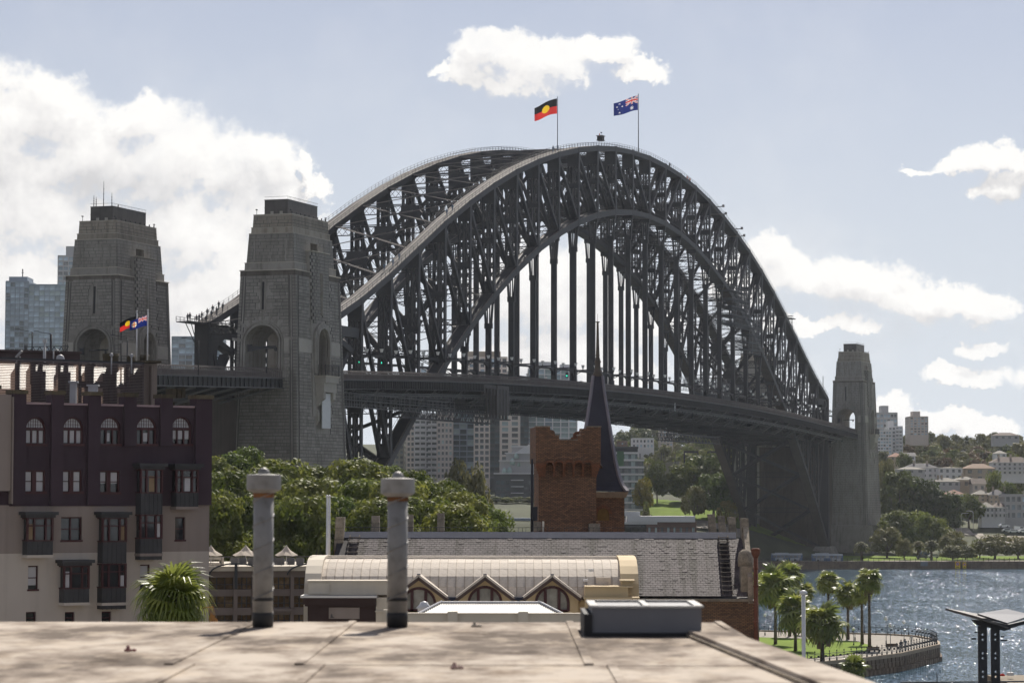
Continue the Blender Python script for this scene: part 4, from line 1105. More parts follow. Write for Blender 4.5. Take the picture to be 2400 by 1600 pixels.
def build_hotel():
    root=thing('hotel_building','plum, taupe and beige rendered hotel with arched top windows filling the left edge','building',H.loc,H.ang)
    uL=H.u(-160); uR=H.u(491); dep=24
    z0=6; zb=H.z(245,1294); zt=H.z(245,1183); ztop=H.z(245,951)
    walls=[]
    for nm,a,b2,m in (('lower_wall',z0,zb,cream),('middle_wall',zb,zt,taupe),('upper_wall',zt,ztop,plum)):
        b=M(); b.box(uL,uR,0,dep,a,b2); walls.append(part(nm,b,m,root,fixn=True))
    arch=[(82,0),(170,0),(257,1),(342,1),(424,0)]
    sash=[(56,1101,106,1154),(145,1101,192,1154),(231,1102,280,1155)]
    single=[(68,1325,92,1382),(330,1322,353,1381),(412,1320,434,1378),(411,1211,435,1266),(144,1211,193,1267),(64,1433,88,1462),(155,1433,178,1462),(241,1432,264,1462)]
    cut=M()
    for px,_ in arch:
        c=H.u(px); r=(H.u(px+24)-H.u(px-24))/2; zs=H.z(px,1003); zz=H.z(px,1041)
        poly=[(c-r,zz),(c+r,zz)]+arcpts(c,zs,r,14); cut.extrude(poly,-1,.35,'y')
    for (a,b2,c,d) in sash+single: H.box(cut,a,b2,c,d,-1,.35)
    for w in walls: boolean(w,[cut])
    rr=random.Random(3)
    for i,(px,opn) in enumerate(arch):
        c=H.u(px); r=(H.u(px+24)-H.u(px-24))/2-.02; zs=H.z(px,1003); zz=H.z(px,1041); w=M()
        w.extrude([(c-r,zz+.02),(c+r,zz+.02)]+arcpts(c,zs,r,14),.26,.3,'y',0)
        # frame ring and bars
        ring=[(c+r,zz)]+arcpts(c,zs,r,14)+[(c-r,zz)]
        for (p,q) in zip(ring,ring[1:]): w.beam((p[0],.17,p[1]),(q[0],.17,q[1]),.14,.16,(0,1,0),1)
        w.box(c-r,c+r,.1,.26,zs-.12,zs+.04,1); w.box(c-r-.1,c+r+.1,-.08,.2,zz-.1,zz+.05,1)
        for g in (-.33,.33): w.box(c+r*g-.05,c+r*g+.05,.12,.26,zz,zs,1)
        for g in (-.6,-.36,-.12,.12,.36,.6): w.box(c+r*g-.012,c+r*g+.012,.2,.26,zs,zs+r*math.sqrt(1-g*g)-.02,1)
        for g in (.33,.62): w.box(c-r*math.sqrt(1-g*g),c+r*math.sqrt(1-g*g),.2,.26,zs+r*g-.012,zs+r*g+.012,1)
        w.extrude([(c-r*.93,zs+.04),(c+r*.93,zs+.04)]+arcpts(c,zs+.04,r*.9,10),.235,.25,'y',2)
        if i<2 or i==4:
            for g in (-.66,0,.66): w.box(c+r*g-r*.26,c+r*g+r*.26,.235,.25,zz+.25*(i==4)+.1,zs-.15,2)
        elif i==3: w.box(c-r*.22,c+r*.3,.235,.25,zz+.2,zs-.3,2)
        else:
            w.box(c-r*.25,c+r*.1,.235,.25,zz+.2,zs-.3,2)
        part('arched_window',w,[glass,dred,blind],root)
    for i,(a,b2,c,d) in enumerate(sash):
        w=M(); H.box(w,a,b2,c,d,.26,.3,0); u0,u1=H.u(a),H.u(c); xm=(a+c)/2; z1,z2=H.z(xm,d),H.z(xm,b2)
        w.box(u0-.05,u0+.07,.08,.26,z1,z2,1); w.box(u1-.07,u1+.05,.08,.26,z1,z2,1); w.box((u0+u1)/2-.14,(u0+u1)/2+.14,.08,.26,z1,z2,1)
        w.box(u0,u1,.08,.26,z2-.1,z2+.02,1); w.box(u0-.1,u1+.1,-.06,.26,z1-.08,z1+.08,1)
        for s in (0,1):
            ua=u0+.1+s*((u1-u0)/2+.08); ub=ua+(u1-u0)/2-.26; zlo=z1+.1 if i<2 else z1+.62
            w.box(ua,ub,.235,.25,zlo,z2-.12,2); w.box(ua,ub,.2,.26,(z1+z2)/2-.03,(z1+z2)/2+.03,1)
        part('sash_window',w,[glass,dred,blind],root)
    for i,(a,b2,c,d) in enumerate(single):
        w=M(); H.box(w,a,b2,c,d,.26,.3,0); u0,u1=H.u(a),H.u(c); xm=(a+c)/2; z1,z2=H.z(xm,d),H.z(xm,b2)
        for q in (u0,u1): w.box(q-.05,q+.05,.12,.26,z1,z2,1)
        w.box(u0,u1,.12,.26,z2-.08,z2,1); w.box(u0-.05,u1+.05,-.04,.26,z1-.06,z1+.06,1); w.box(u0,u1,.18,.26,(z1+z2)/2-.03,(z1+z2)/2+.03,1)
        if i in (0,1): w.box(u0+.06,u1-.06,.235,.25,z1+.3,z2-.08,2)
        if i==4: w.box((u0+u1)/2-.04,(u0+u1)/2+.04,.15,.26,z1,z2,1)
        part('window',w,[glass,dred,blind],root)
    # pilasters with mossy caps
    for (a,c,top) in ((-60,-8,905),(24,55,917),(115,143,919),(202,230,921),(286,314,924),(371,399,927),(453,491,929)):
        w=M(); xm=(a+c)/2; w.box(H.u(a),H.u(c),-.28,.6,zt+ (0 if a<240 or a>450 else H.z(xm,1045)-zt),H.z(xm,top)); 
        part('pilaster',w,plum if a>-10 else taupe,root)
        w=M(); H.box(w,a-2,top-3,c+2,top+6,-.42,.75); part('pilaster_cap',w,mossy,root)
    w=M(); w.box(H.u(55),uR,-.12,.4,ztop,ztop+.12); part('parapet_coping',w,mat('pinkish_coping',(0.33,0.24,0.25),0.8,0,.15,1),root)
    w=M(); w.box(H.u(22),H.u(453),-.06,.0,zt-.06,zt+.02); part('string_course',w,plum,root)
    # left bay in taupe
    w=M(); w.box(uL,H.u(19),-.35,.0,H.z(10,1150),H.z(10,925)); w.box(H.u(20),H.u(22.5),-.5,.0,H.z(20,1180),H.z(20,930)); part('left_bay_wall',w,taupe,root)
    # projecting oriel windows
    ori=[(50,116,1203,1306,1),(226,288,1203,1417,2),(314,371,1090,1302,2),(397,455,1091,1193,1),(137,202,1315,1417,1)]
    for (a,c,yt,yb,nst) in ori:
        w=M(); xm=(a+c)/2; u0,u1=H.u(a+4),H.u(c-4); d=.75; ZT_,ZB=H.z(xm,yt),H.z(xm,yb); hs=(ZT_-ZB)/ (1 if nst==1 else 2)
        w.box(u0-.28,u1+.28,-d-.3,0,ZT_-.08,ZT_+.12,3); w.box(u0-.15,u1+.15,-d-.12,0,ZT_-.25,ZT_-.08,3)
        for s in range(nst):
            zt1=ZT_-.25-s*hs; zb1=zt1-hs+ (0.25 if nst==1 else 0.0); zm=zt1-(hs)*.53
            w.box(u0,u1,-d,0,zb1+.02,zm,3); w.box(u0+.08,u1-.08,-d+.1,0,zm,zt1,0)
            for q in range(5 if False else 4):
                uu=u0+(u1-u0)*(0,.27,.73,1)[q]; w.box(uu-.06,uu+.06,-d-.02,-d+.12,zm,zt1,1)
            for zz in (zm+.03,zt1-.05,zm+(zt1-zm)*.66): w.box(u0,u1,-d-.02,-d+.12,zz-.04,zz+.04,1)
            for uu in (u0,u1): 
                w.box(uu-.05,uu+.05,-d,-.02,zm,zm+.08,1); w.box(uu-.05,uu+.05,-d,-.02,zt1-.08,zt1,1)
            for q in range(6): uu=u0+(u1-u0)*q/5; w.box(uu-.02,uu+.02,-d-.03,-d,zb1,zm,3)
            rb=[(.06,.22),(.4,.66),(.78,.95)][rr.randrange(3)]
            w.box(u0+(u1-u0)*rb[0],u0+(u1-u0)*rb[1],-d+.085,-d+.095,zm+.1,zm+(zt1-zm)*rr.uniform(.5,.9),4 if rr.random()<.6 else 2)  # amber patches paint reflections onto the oriel glass
        w.box(u0-.05,u1+.05,-d-.05,0,ZB,ZB+.18,5)
        part('oriel_window',w,[glass,dred,blind,leadm,mat('amber_reflection',(0.24,0.17,0.10),0.8,0,.3,1),taupe if yb<1305 else cream],root)
    # rooftop louvred plant screen: slats, posts
    zlo=ztop-.5; 
    S=Fac(-10,176,336,183); rt=thing('rooftop_louvre_screen','long louvred metal plant screen on the flat roof of the plum hotel','screen',S.loc,S.ang)
    za,zb2=S.z(150,943),S.z(150,848)
    w=M(); n=27
    for k in range(n):
        zz=za+(zb2-za)*k/(n-1); w.beam((S.u(-60),0,zz),(S.u(336),0,zz),.085,.02,(0,.8,.6))
    part('louvre_slat',w,mat('bronze_louvre',(0.16,0.125,0.115),0.45,0,.2,1),rt,stuff=True)
    for px in (44,77,98,140,158,188,208,218,258,272,300,312,334):
        w=M(); u_=S.u(px); w.box(u_-.07,u_+.07,.08,.3,za-1,zb2+.1); part('screen_post',w,leadm,rt)
    for px,wd in ((100,.55),(160,.5),(216,.35),(262,.45)):
        w=M(); w.box(S.u(px)-wd,S.u(px)+wd,.35,.6,za,zb2-.1); part('plant_duct',w,leadm,rt)
    w=M(); zz=S.z(150,898); w.box(S.u(145),S.u(334),.3,.7,zz-.25,zz+.2); w.box(S.u(-60),S.u(336),.06,.2,zb2,zb2+.18); part('screen_rail',w,leadm,rt)
    for (p0,p1,y0,y1) in ((310,334,870,945),(288,312,905,945),(40,50,850,945),(76,88,845,900)):
        w=M(); S.box(w,p0,y0,p1,y1,.2,.5); part('plant_duct',w,leadm,rt)
    w=M(); w.box(S.u(-60),S.u(334),1.2,1.23,za,zb2-.1); part('added_backlit_sheet',w,transl,rt)  # backlit sheet added to brighten the gaps between the louvre slats
    # plant rooms and flues at the screen's right and above
    w=M(); S.box(w,337,851,371,955,.3,3.0); S.box(w,352,856,357,955,-.05,.3)
    solo('stair_tower',w,mat('pale_taupe_tower',(0.25,0.205,0.175),0.85,0,.08,.4,streak=.4),'small pale taupe rooftop stair tower right of the louvre screen','rooftop tower',S.loc,S.ang)
    w=M(); S.box(w,334,845,372,850,-.2,3.3); solo('tower_cap',w,mossy,'flat mossy cap slab on the small rooftop stair tower','roof slab',S.loc,S.ang)
    for nm,(a,c,y0,y1),lb in (('roof_flue',(268,300,826,850),'wide dark round flue behind the louvre screen'),('roof_flue',(354,373,829,846),'dark square flue on the right of the stair tower'),('roof_flue',(324,339,831,846),'small tan flue between the two flagpoles')):
        w=M(); c0=(S.u(a)+S.u(c))/2; rr_=(S.u(c)-S.u(a))/2; w.lathe((c0,1.6,S.z(a,y1)-1),[(rr_,0),(rr_,S.z(a,y0)-S.z(a,y1)+.75),(rr_*1.06,S.z(a,y0)-S.z(a,y1)+.78),(rr_*1.06,S.z(a,y0)-S.z(a,y1)+1)],14); solo(nm,w,mossy,lb,'flue',S.loc,S.ang)
    w=M(); T=Fac(-20,188,186,191); T.box(w,-40,824,184,862,0,8); T.box(w,-42,821,186,826,-.2,8.2)
    solo('plant_room',w,mat('brown_plant_room',(0.085,0.060,0.058),.85,0,.15,.3,streak=.3),'low brown plant room behind the louvre screen','plant room',T.loc,T.ang)
    # antennas, dishes
    for (px,py0,py1,kind,lb) in ((46,834,856,'q','tilted square antenna panel at the left on the plant screen'),(104,800,858,'p','tall thin mast with a camera above the louvre screen'),(141,834,858,'d','white round dish antenna above the louvre screen'),(261,832,860,'s','small round sensor on a pole near the flagpoles'),(308,834,858,'s','small square beacon on a pole by the stair tower'),(125,822,858,'l','thin bent lamp pole on the plant room')):
        a=P(px,py1,181); h=P(px,py0,181).z-a.z; w=M(); w.tube([(0,0,-.5),(0,0,h)],.05,5)
        if kind=='q': w.beam((-.25,0,h-.1),(.15,0,h+.35),.5,.1); w.lathe((-.1,0,h-.6),[(.1,0),(.22,.15),(.1,.3)],8)
        if kind=='d': w.lathe((0,0,h-.2),[(.05,-.28),(.26,-.15),(.30,0),(.22,.22),(.05,.3)],12); w.lathe((0,0,h-.62),[(.05,-.2),(.2,0),(.05,.2)],10)
        if kind=='p': w.box(-.12,.12,-.1,.1,h-.1,h+.15); w.tube([(0,0,-.5),(0,0,h-.4)],.1,6)
        if kind=='s': w.lathe((0,0,h),[(.04,-.15),(.14,0),(.04,.15)],8)
        if kind=='l': w.tube([(0,0,h),(.2,0,h+.1),(.45,0,h-.05)],.03,4)
        solo('rooftop_antenna',w,mat('galvanised_pole',(0.36,0.36,0.37),0.5,0.0,.1,1),lb,'antenna',(a.x,a.y,a.z))
    for (px,w_,y0,y1,lb) in ((172,14,893,922,'box shaped metal roof vent between hotel pilasters'),(218,20,901,920,'roof vent with a shiny domed lid between hotel pilasters')):
        a=P(px,y1,177); hh=P(px,y0,177).z-a.z; w=M(); ww=w_*177/FPX; w.box(-ww/2,ww/2,-.3,.3,-1,hh-.1); w.box(-ww/2-.1,ww/2+.1,-.4,.4,hh-.12,hh)
        solo('roof_vent',w,mat('galvanised_pole',(0.36,0.36,0.37),0.5,0.0,.1,1),lb,'roof vent',(a.x,a.y,a.z))
    w=M()
    for k,(px,y0) in enumerate(((441,908),(453,912),(463,906))): a=px; H.box(w,px-4,y0,px+4,930,2,3)
    solo('chimney_pot',w,mossy,'row of dark mossy chimney pots at the hotel parapet right corner','chimney',H.loc,H.ang)
build_hotel()

# ---------------- flags
def cloth(w,h,n=14,m_=8,wave=.12,droop=.25,ph=0.0):
    v=[];f=[]
    for j in range(m_+1):
        for i in range(n+1):
            s=i/n;t=j/m_
            x=-s*w*.95; z=-t*h*(1-.12*s)-droop*h*s**1.3
            y=wave*h*sin(s*7+ph+t*1.2)*s**.6
            v.append((x,y,z+0.06*h*sin(s*5+ph)*s))
    for j in range(m_):
        for i in range(n): a=j*(n+1)+i; f.append((a,a+1,a+n+2,a+n+1))
    return v,f,n,m_
def flagmat(name,col):
    m=mat(name,col,.8,0,.06,2)
    return m
FR=flagmat('flag_red',(0.55,0.03,0.025)); FBk=flagmat('flag_black',(0.012,0.012,0.014)); FY=flagmat('flag_yellow',(0.75,0.50,0.02)); FBl=flagmat('flag_navy',(0.012,0.025,0.16)); FW=flagmat('flag_white',(0.75,0.75,0.75)); FOr=flagmat('sunlit_flag_red',(0.70,0.14,0.05))
def thin_cloth(m,k=.5):
    nt=m.node_tree; b=nt.nodes['Principled BSDF']; src=b.inputs['Base Color'].links[0].from_socket; t=nt.nodes.new('ShaderNodeBsdfTranslucent'); nt.links.new(src,t.inputs[0]); x=nt.nodes.new('ShaderNodeMixShader'); x.inputs[0].default_value=k
    nt.links.new(b.outputs[0],x.inputs[1]); nt.links.new(t.outputs[0],x.inputs[2]); nt.links.new(x.outputs[0],nt.nodes['Material Output'].inputs[0])
for m_ in (FR,FY,FBl,FW): thin_cloth(m_)
polem=mat('white_flagpole',(0.62,0.62,0.63),0.4,0,.05,1)
def inseg(x,y,a,b,w):
    (x0,y0),(x1,y1)=a,b; dx,dy=x1-x0,y1-y0; t=max(0,min(1,((x-x0)*dx+(y-y0)*dy)/(dx*dx+dy*dy))); return math.hypot(x-x0-t*dx,y-y0-t*dy)<w
def star(x,y,cx,cy,r): 
    a=math.atan2(y-cy,x-cx); d=math.hypot(x-cx,y-cy); return d<r*(.62+.38*cos(7*a+1.57))
def fcol(kind,s,t):
    """s along fly 0..1, t down 0..1 -> material slot"""
    if kind=='ab':
        if math.hypot((s-.5)*1.5,(t-.5))<.25: return 2
        return 0 if t<.5 else 1
    x,y=s*2,t   # 2:1
    if x<1.0 and y<.5:
        X,Y=x,y*1.0
        if abs(x-.5)<.05 or abs(y-.25)<.05: return 1
        if abs(x-.5)<.085 or abs(y-.25)<.085: return 2
        if inseg(x,y,(0,0),(1,.5),.02) or inseg(x,y,(0,.5),(1,0),.02): return 1
        if inseg(x,y,(0,0),(1,.5),.055) or inseg(x,y,(0,.5),(1,0),.055): return 2
        return 0
    if kind=='au':
        for (cx,cy,r) in ((.5,.77,.15),(1.5,.17,.075),(1.28,.42,.075),(1.72,.38,.075),(1.5,.83,.075),(1.6,.55,.045)):
            if star(x,y,cx,cy,r): return 2
        return 0
    if kind=='nsw':
        d=math.hypot(x-1.5,y-.5)
        if d<.30:
            if abs(x-1.5)<.055 or abs(y-.5)<.055: return 3 if (abs(abs(x-1.5)-.19)<.045 or abs(abs(y-.5)-.19)<.045 or d<.05) else 1
            return 2
        return 0
DROOP=[1.1]
def flag(px,pyt,pyb,F,w,h,kind,lb_pole,polemat,ph,n=56,m_=36,loc=None,top=None,r=.09,first_flag_off=.3,label_flag=''):
    base=P(px,pyb,F) if loc is None else loc; H_=(P(px,pyt,F).z-base.z) if top is None else top
    root=thing('flagpole',lb_pole,'flagpole',base)
    a=M(); a.tube([(0,0,0),(0,0,H_)],[r,r*.6],8); a.lathe((0,0,H_),[(.02,0),(r*1.3,r),(.02,r*2)],8); part('pole',a,polemat,root)
    v,f,nn,mm=cloth(w,h,n,m_,.14,DROOP[0],ph); a=M(); a.v=v
    mats={'ab':[FBk,FR,FY],'au':[FBl,FR,FW],'nsw':[FBl,FR,FW,FY]}[kind]
    for q,ff in enumerate(f):
        i=q%nn;j=q//nn; a.f.append(ff); a.m.append(fcol(kind,(i+.5)/nn,(j+.5)/mm)); a.sm.append(True)
    fl=solo('flag',a,mats,label_flag,'flag',(base[0]-r,base[1],base[2]+H_-first_flag_off))
    
    return root
DROOP[0]=.6
polg=mat('grey_flagpole',(0.10,0.10,0.12),0.5,0,.05,1)
flag(320,731,850,185,1.2,.72,'ab','white flagpole left of the pair on the hotel roof',polem,0.3,loc=P(320,850,185),r=.06,label_flag='black and red flag with yellow disc on the hotel roof pole')
flag(345.5,729,850,184,1.25,.72,'nsw','white flagpole right of the pair on the hotel roof',polem,2.0,r=.06,label_flag='dark blue state flag with red cross badge on the hotel roof pole')
a=B2W(3,TY,133.6); b_=B2W(-6.9,-TY,133.6)
flag(0,0,0,0,7.6,4.9,'ab','tall grey flagpole on the far truss at the crown of the arch',polg,1.0,loc=a,top=P(1322,229,a.y).z-a.z,r=.16,label_flag='large black, orange red and yellow flag flying above the arch')
flag(0,0,0,0,8.0,4.6,'au','tall grey flagpole on the near truss at the crown of the arch',polg,2.4,loc=b_,top=P(1496,222,b_.y).z-b_.z,r=.16,label_flag='large navy flag with union canton and white stars above the arch')
# ================================================================ terrace building behind, cream hall, slate-roofed store, tower and spire
ivory=mat('ivory_render',(0.56,0.50,0.41),0.8,0,0.06,0.4,streak=0.15)
yell=mat('yellow_cream_render',(0.55,0.43,0.26),0.8,0,0.07,0.5,streak=0.12)
ptan=mat('taupe_concrete',(0.19,0.155,0.14),0.88,0,0.08,0.3,streak=.2)
chs=mat('brown_chocolate_render',(0.045,0.026,0.024),0.85,0,0.12,0.4)
T2=Fac(470,222,760,224)
def build_terrace():
    root=thing('terrace_building','taupe concrete building with glazed balconies and a roof terrace, right of the plum hotel','building',T2.loc,T2.ang)
    u0,u1=T2.u(478),T2.u(745); zt=T2.z(600,1336)
    b=M(); b.box(u0,u1,.6,16,6,zt-.3); part('core',b,ptan,root)
    b=M(); T2.box(b,478,1326,745,1337,-.5,16); part('roof_slab',b,ivory,root)
    rows=[(1352,1380),(1396,1423),(1440,1462)]
    cols=[(491,549),(558,592),(610,642),(642,682),(690,732)]
    ys=1337
    for i,(a,c) in enumerate(rows):
        b=M(); T2.box(b,478,ys,745,a,0,.7); part('spandrel',b,ptan,root); ys=c
        for j,(p,q) in enumerate(cols):
            w=M(); T2.box(w,p,a,q,c+ (2 if i else 0),.45,.55,0); uu0,uu1=T2.u(p),T2.u(q); z1,z2=T2.z(p,c),T2.z(p,a)
            for t in (0,.33,.66,1): w.box(lerp(uu0,uu1,t)-.04,lerp(uu0,uu1,t)+.04,.3,.46,z1,z2,1)
            w.box(uu0,uu1,.3,.46,z1+.38*(z2-z1)-.03,z1+.38*(z2-z1)+.03,1)
            part('glazing',w,[glassmat('amber_reflecting_glass',(0.12,0.09,0.05),.1,.7,1.2),iron],root)
        if i: 
            for (p,q) in ((630,682),): w=M(); T2.box(w,p-6,c+2,q+4,c+8,-.9,.5); part('balcony_slab',w,ptan,root)
    for (p,q) in ((478,491),(549,558),(592,610),(682,690),(732,745)):
        b=M(); T2.box(b,p,1337,q,1470,-.12,.7); part('column',b,ptan,root)
    b=M()
    for c,r in ((553,62),(735,62)):
        cu=T2.u(c); ru=T2.u(c+r)-cu; z=T2.z(c,1346); pts=[(cu+ru*cos(pi*k/16),z+ .95*sin(pi*k/16)) for k in range(17)]
        for p,q in zip(pts,pts[1:]): b.beam((p[0],-.6,p[1]),(q[0],-.6,q[1]),.12,.12)
        b.box(cu-.12,cu+.12,-.65,-.45,T2.z(c,1379),z+.95)
    part('awning_frame',b,iron,root)
    gl=M(); T2.box(gl,478,1306,745,1326,.0,.03); 
    b=M(); T2.box(b,478,1303,745,1305,-.02,.06)
    for k in range(14): T2.box(b,480+k*20,1304,480.8+k*20,1326,0,.05)
    part('balustrade_rail',b,steel_top,root); 
    b=M(); T2.box(b,478,1306,525,1312,.8,3); T2.box(b,478,1320,519,1326,.2,3); T2.box(b,522,1306,528,1326,.8,3); part('terrace_bar',b,ivory,root)
    return root
build_terrace()
cv=mat('beige_umbrella_canvas',(0.50,0.43,0.35),0.85,0,.05,2)
for (px,py,w,F,lb) in ((494,1277,52,229,'beige umbrella cut off by the plum hotel at the left of the terrace'),(576,1277,58,230,'beige square umbrella on the terrace left of the tall vent pipe'),(671,1277,50,231,'beige square umbrella on the terrace right of the tall vent pipe')):
    g=P(px,1326,F); h=P(px,py,F).z-g.z; r=w/2*F/FPX; t=thing('terrace_umbrella',lb,'umbrella',g,.3,'umbrellas on the roof terrace'); a=M(); a.tube([(0,0,0),(0,0,h)],.04,6); part('pole',a,polem,t)
    a=M(); n=8; ring=[]; 
    v=[(0,0,h)]; 
    for k in range(n):
        an=2*pi*k/n+pi/8; v.append((r*.45*cos(an),r*.45*sin(an),h-.48))
    for k in range(n): an=2*pi*k/n+pi/8; rr=r*(1.05 if k%2 else .95); v.append((rr*cos(an)*1.05,rr*sin(an)*1.05,h-.88+(.04 if k%2 else -.03)))
    f=[(0,1+k,1+(k+1)%n) for k in range(n)]+[(1+k,1+n+k,1+n+(k+1)%n,1+(k+1)%n) for k in range(n)]
    a.add(v,f); c=part('canopy',a,cv,t); md=c.modifiers.new('t','SOLIDIFY'); md.thickness=.02
chm=mat('grey_wicker',(0.12,0.12,0.125),.8,0,.15,3); cush=mat('blue_white_cushion',(0.42,0.48,0.60),.8,0,.15,3)
for i,px in enumerate((550,569,590,641,658,682,703)):
    g=P(px,1326,227+ (i%2)); t=thing('terrace_chair',('grey wicker terrace chair with pale cushion, number %s from the left behind the glass balustrade'%('one two three four five six seven'.split()[i])),'chair',g,0,'wicker chairs on the roof terrace')
    a=M(); a.box(-.3,.3,-.3,.3,0,.38); a.box(-.34,-.26,-.3,.3,.38,.62); a.box(.26,.34,-.3,.3,.38,.62); a.box(-.3,.3,-.34,-.26,.38,.72); part('frame',a,chm,t); a=M(); a.box(-.25,.25,-.24,.28,.38,.5); part('cushion',a,cush,t)
ocher=mat('ochre_flowering_shrub',(0.30,0.20,0.03),.9,0,.4,3)
# ---------------- ASN style store: slate roof
slate=mat('lichened_slate',(0.100,0.084,0.086),0.72,0,0.42,1.3,bump=.3,bscale=20,spec=0.28,grime=0.35,streak=1.9,sscale=(1.5,.10,.10))
slatejoint=mat('dark_slate_underlay',(0.035,0.03,0.035),0.8,0,.2,1)
lead=mat('blue_grey_lead',(0.055,0.063,0.095),0.85,0,.12,1.5,spec=.15)
stone=mat('weathered_sandstone',(0.27,0.23,0.18),0.92,0,0.35,2.2,bump=.5,bscale=9,grime=.6,streak=.7)
brick=brickmat('dark_red_brick',(0.36,0.18,0.090),(0.13,0.068,0.042),(0.040,0.030,0.024),.24,.086,.014,grime=.5)
brick2=brickmat('brown_side_brick',(0.26,0.14,0.07),(0.10,0.052,0.03),(0.04,0.033,0.028),.24,.086,.014,grime=.6)
orng=brickmat('orange_dressed_brick',(0.30,0.11,0.045),(0.20,0.075,0.033),(0.08,0.045,0.03),.24,.086,.012,grime=.35)
A=Fac(780,158,1770,157.2)
def build_store():
    root=thing('brick_store','long brick store with a pale slate roof, lead ridge and side ladders','building',A.loc,A.ang)
    uL,uR=A.u(770),A.u(1772); ze=A.z(1500,1397); zr=A.z(1300,1262)+.10; 
    # true ridge position: pitch 29 deg
    d=(zr-ze)/math.tan(rad(31)); # first guess, ridge lies d behind the eave and appears lower
    for _ in range(20):
        zr=P(1300,1262,A.F(1300)+d).z; d=(zr-ze)/math.tan(rad(31))
    b=M(); b.box(uL,uR,0,2*d+6,4,ze-.25); part('wall',b,brick2,root)
    b=M(); b.box(uL-.1,uR-.25,-.18,.12,ze-.28,ze-.12); part('eave_coping',b,stone,root)
    uA,uB=A.u(800),A.u(1753); rt_=(lambda px: (raydir(px,1159)[0]/raydir(px,1159)[1])) 
    # slope base plate
    def pt(u,t,off=0):  # t 0 eave .. 1 ridge
        nrm=Vector((0,-sin(rad(31)),cos(rad(31))))
        return Vector((u,d*t,ze+(zr-ze)*t))+nrm*off
    b=M(); uRr=A.u(1753)-.02; b.quad(pt(uL,0),pt(uRr,0),pt(uRr,1),pt(uL,1)); b.quad(Vector((uL,2*d,ze)),Vector((uL,d,zr)),Vector((uRr,d,zr)),Vector((uRr,2*d,ze))); b.v; part('roof_underlay',b,slatejoint,root)
    rows=27; sl=math.hypot(d,zr-ze); rh=sl/rows; b=M(); rr=random.Random(11); single=0
    sm={}
    cand=[]
    for r_ in range(rows):
        u=uA-.1+(r_%2)*.14
        while u<uRr-.05:
            w=.285; u1=min(u+w,uRr-.02)
            if u1-u>.1: cand.append((r_,u,u1,rr.uniform(-.006,.006),rr.random()))
            u+=w+.012
    smesh=M(); smesh.box(-.1425,.1425,-rh*.5+.022,rh*.5-.004,0,.03); smesh=mesh('slate',smesh,slate)
    for (r_,u,u1,j,pp) in cand:
        t=(r_+.5)/rows; c=pt((u+u1)/2,t,.006+.006+abs(j)); vis=not(r_>3 and u<A.u(1495))or r_>16
        if pp<.09 and single<290 and abs(u1-u-.285)<.01 and (u>A.u(1495) or r_>16):
            o=link('slate',smesh,root,c); o.rotation_euler=(rad(31+rr.uniform(-.6,.6)),0,rr.uniform(-.01,.01)); single+=1
        else:
            a1=rad(31)+rr.uniform(-.012,.012); dv=Vector((0,cos(a1),sin(a1))); p=c-dv*(rh*.5-.022); q=c+dv*(rh*.5-.004)
            b.beam(p,q,(u1-u)-.008,.030,(1,0,0))
    part('slates',b,slate,root,stuff=True)
    # lead ridge and flat behind
    b=M(); q0=pt(uL+.3,1,.03); q1=pt(A.u(1737),1,.03); ta=Vector((0,cos(rad(31)),sin(rad(31)))); b.beam((uL+.3,q0.y,q0.z)+Vector(()) if False else q0+ta*.36,q1+ta*.36,.72,.05,ta); n=46
    for k in range(n): u=uL+.4+(A.u(1735)-uL-.4)*k/n; b.beam(pt(u,1,.05),pt(u,1,.05)+ta*.72,.05,.03,(1,0,0))
    b.box(uL+.1,A.u(1700),d+.62,d+1.5,zr+.2,zr+.40)
    part('lead_ridge',b,lead,root)
    b=M()
    for k in range(70): u=uL+.4+(A.u(1650)-uL-.4)*k/70+rr.uniform(-.1,.1); b.box(u,u+.02,d+.85,d+.88,zr+.38,zr+.66)
    b.box(uL,A.u(1640),d+.86,d+.88,zr+.66,zr+.69); part('bird_wire',b,iron,root)
    b=M(); xv=uRr+.0
    for k in range(9):
        p_=pt(xv+.14,k/9,.0); q_=pt(xv+.14,(k+1)/9,.0); b.add([(xv,p_.y,p_.z-.4),(xv+.30,p_.y,p_.z-.4),(xv+.30,q_.y,q_.z-.4),(xv,q_.y,q_.z-.4),(xv,p_.y,p_.z+1.15),(xv+.30,p_.y,p_.z+1.15),(xv+.30,q_.y,q_.z+1.15),(xv,q_.y,q_.z+1.15)],M.BF)
    part('verge_parapet',b,stone,root,fixn=True)
    # roof ladders
    for (a0,a1,t0) in ((797,820,0.3),(1690,1712,0.02)):
        l=M(); x0,x1=A.u(a0+4 if a0<900 else a0+4),A.u(a1+4 if a0<900 else a1+4); ztop=1.02
        sh=A.u(1714)-A.u(1700) if a0>900 else 0
        def LX(x,t): 
            return x
        for x in (x0,x1): l.beam(pt(x,t0,.14),pt(x,ztop,.14),.06,.09,(1,0,0))
        m_=13 if t0<.1 else 8
        for k in range(m_): t=t0+(ztop-t0)*(k+.5)/m_; l.beam(pt(x0-.05,t,.2),pt(x1+.05,t,.2),.16,.04,(0,1,0))
        part('roof_ladder',l,mat('grey_timber',(0.13,0.11,0.095),.9,0,.25,3),root)
    b=M(); c=pt(A.u(1392),.34,.1); b.cbox((c.x,c.y,c.z+.1),(.85,.5,.22)); b.extrude([(c.x-.28,c.z+.2),(c.x+.28,c.z+.2),(c.x+.12,c.z+.5),(c.x-.12,c.z+.5)],c.y-.1,c.y+.25,'y'); part('roof_vent',b,lead,root)
    return d,zr,ze
sd,szr,sze=build_store()
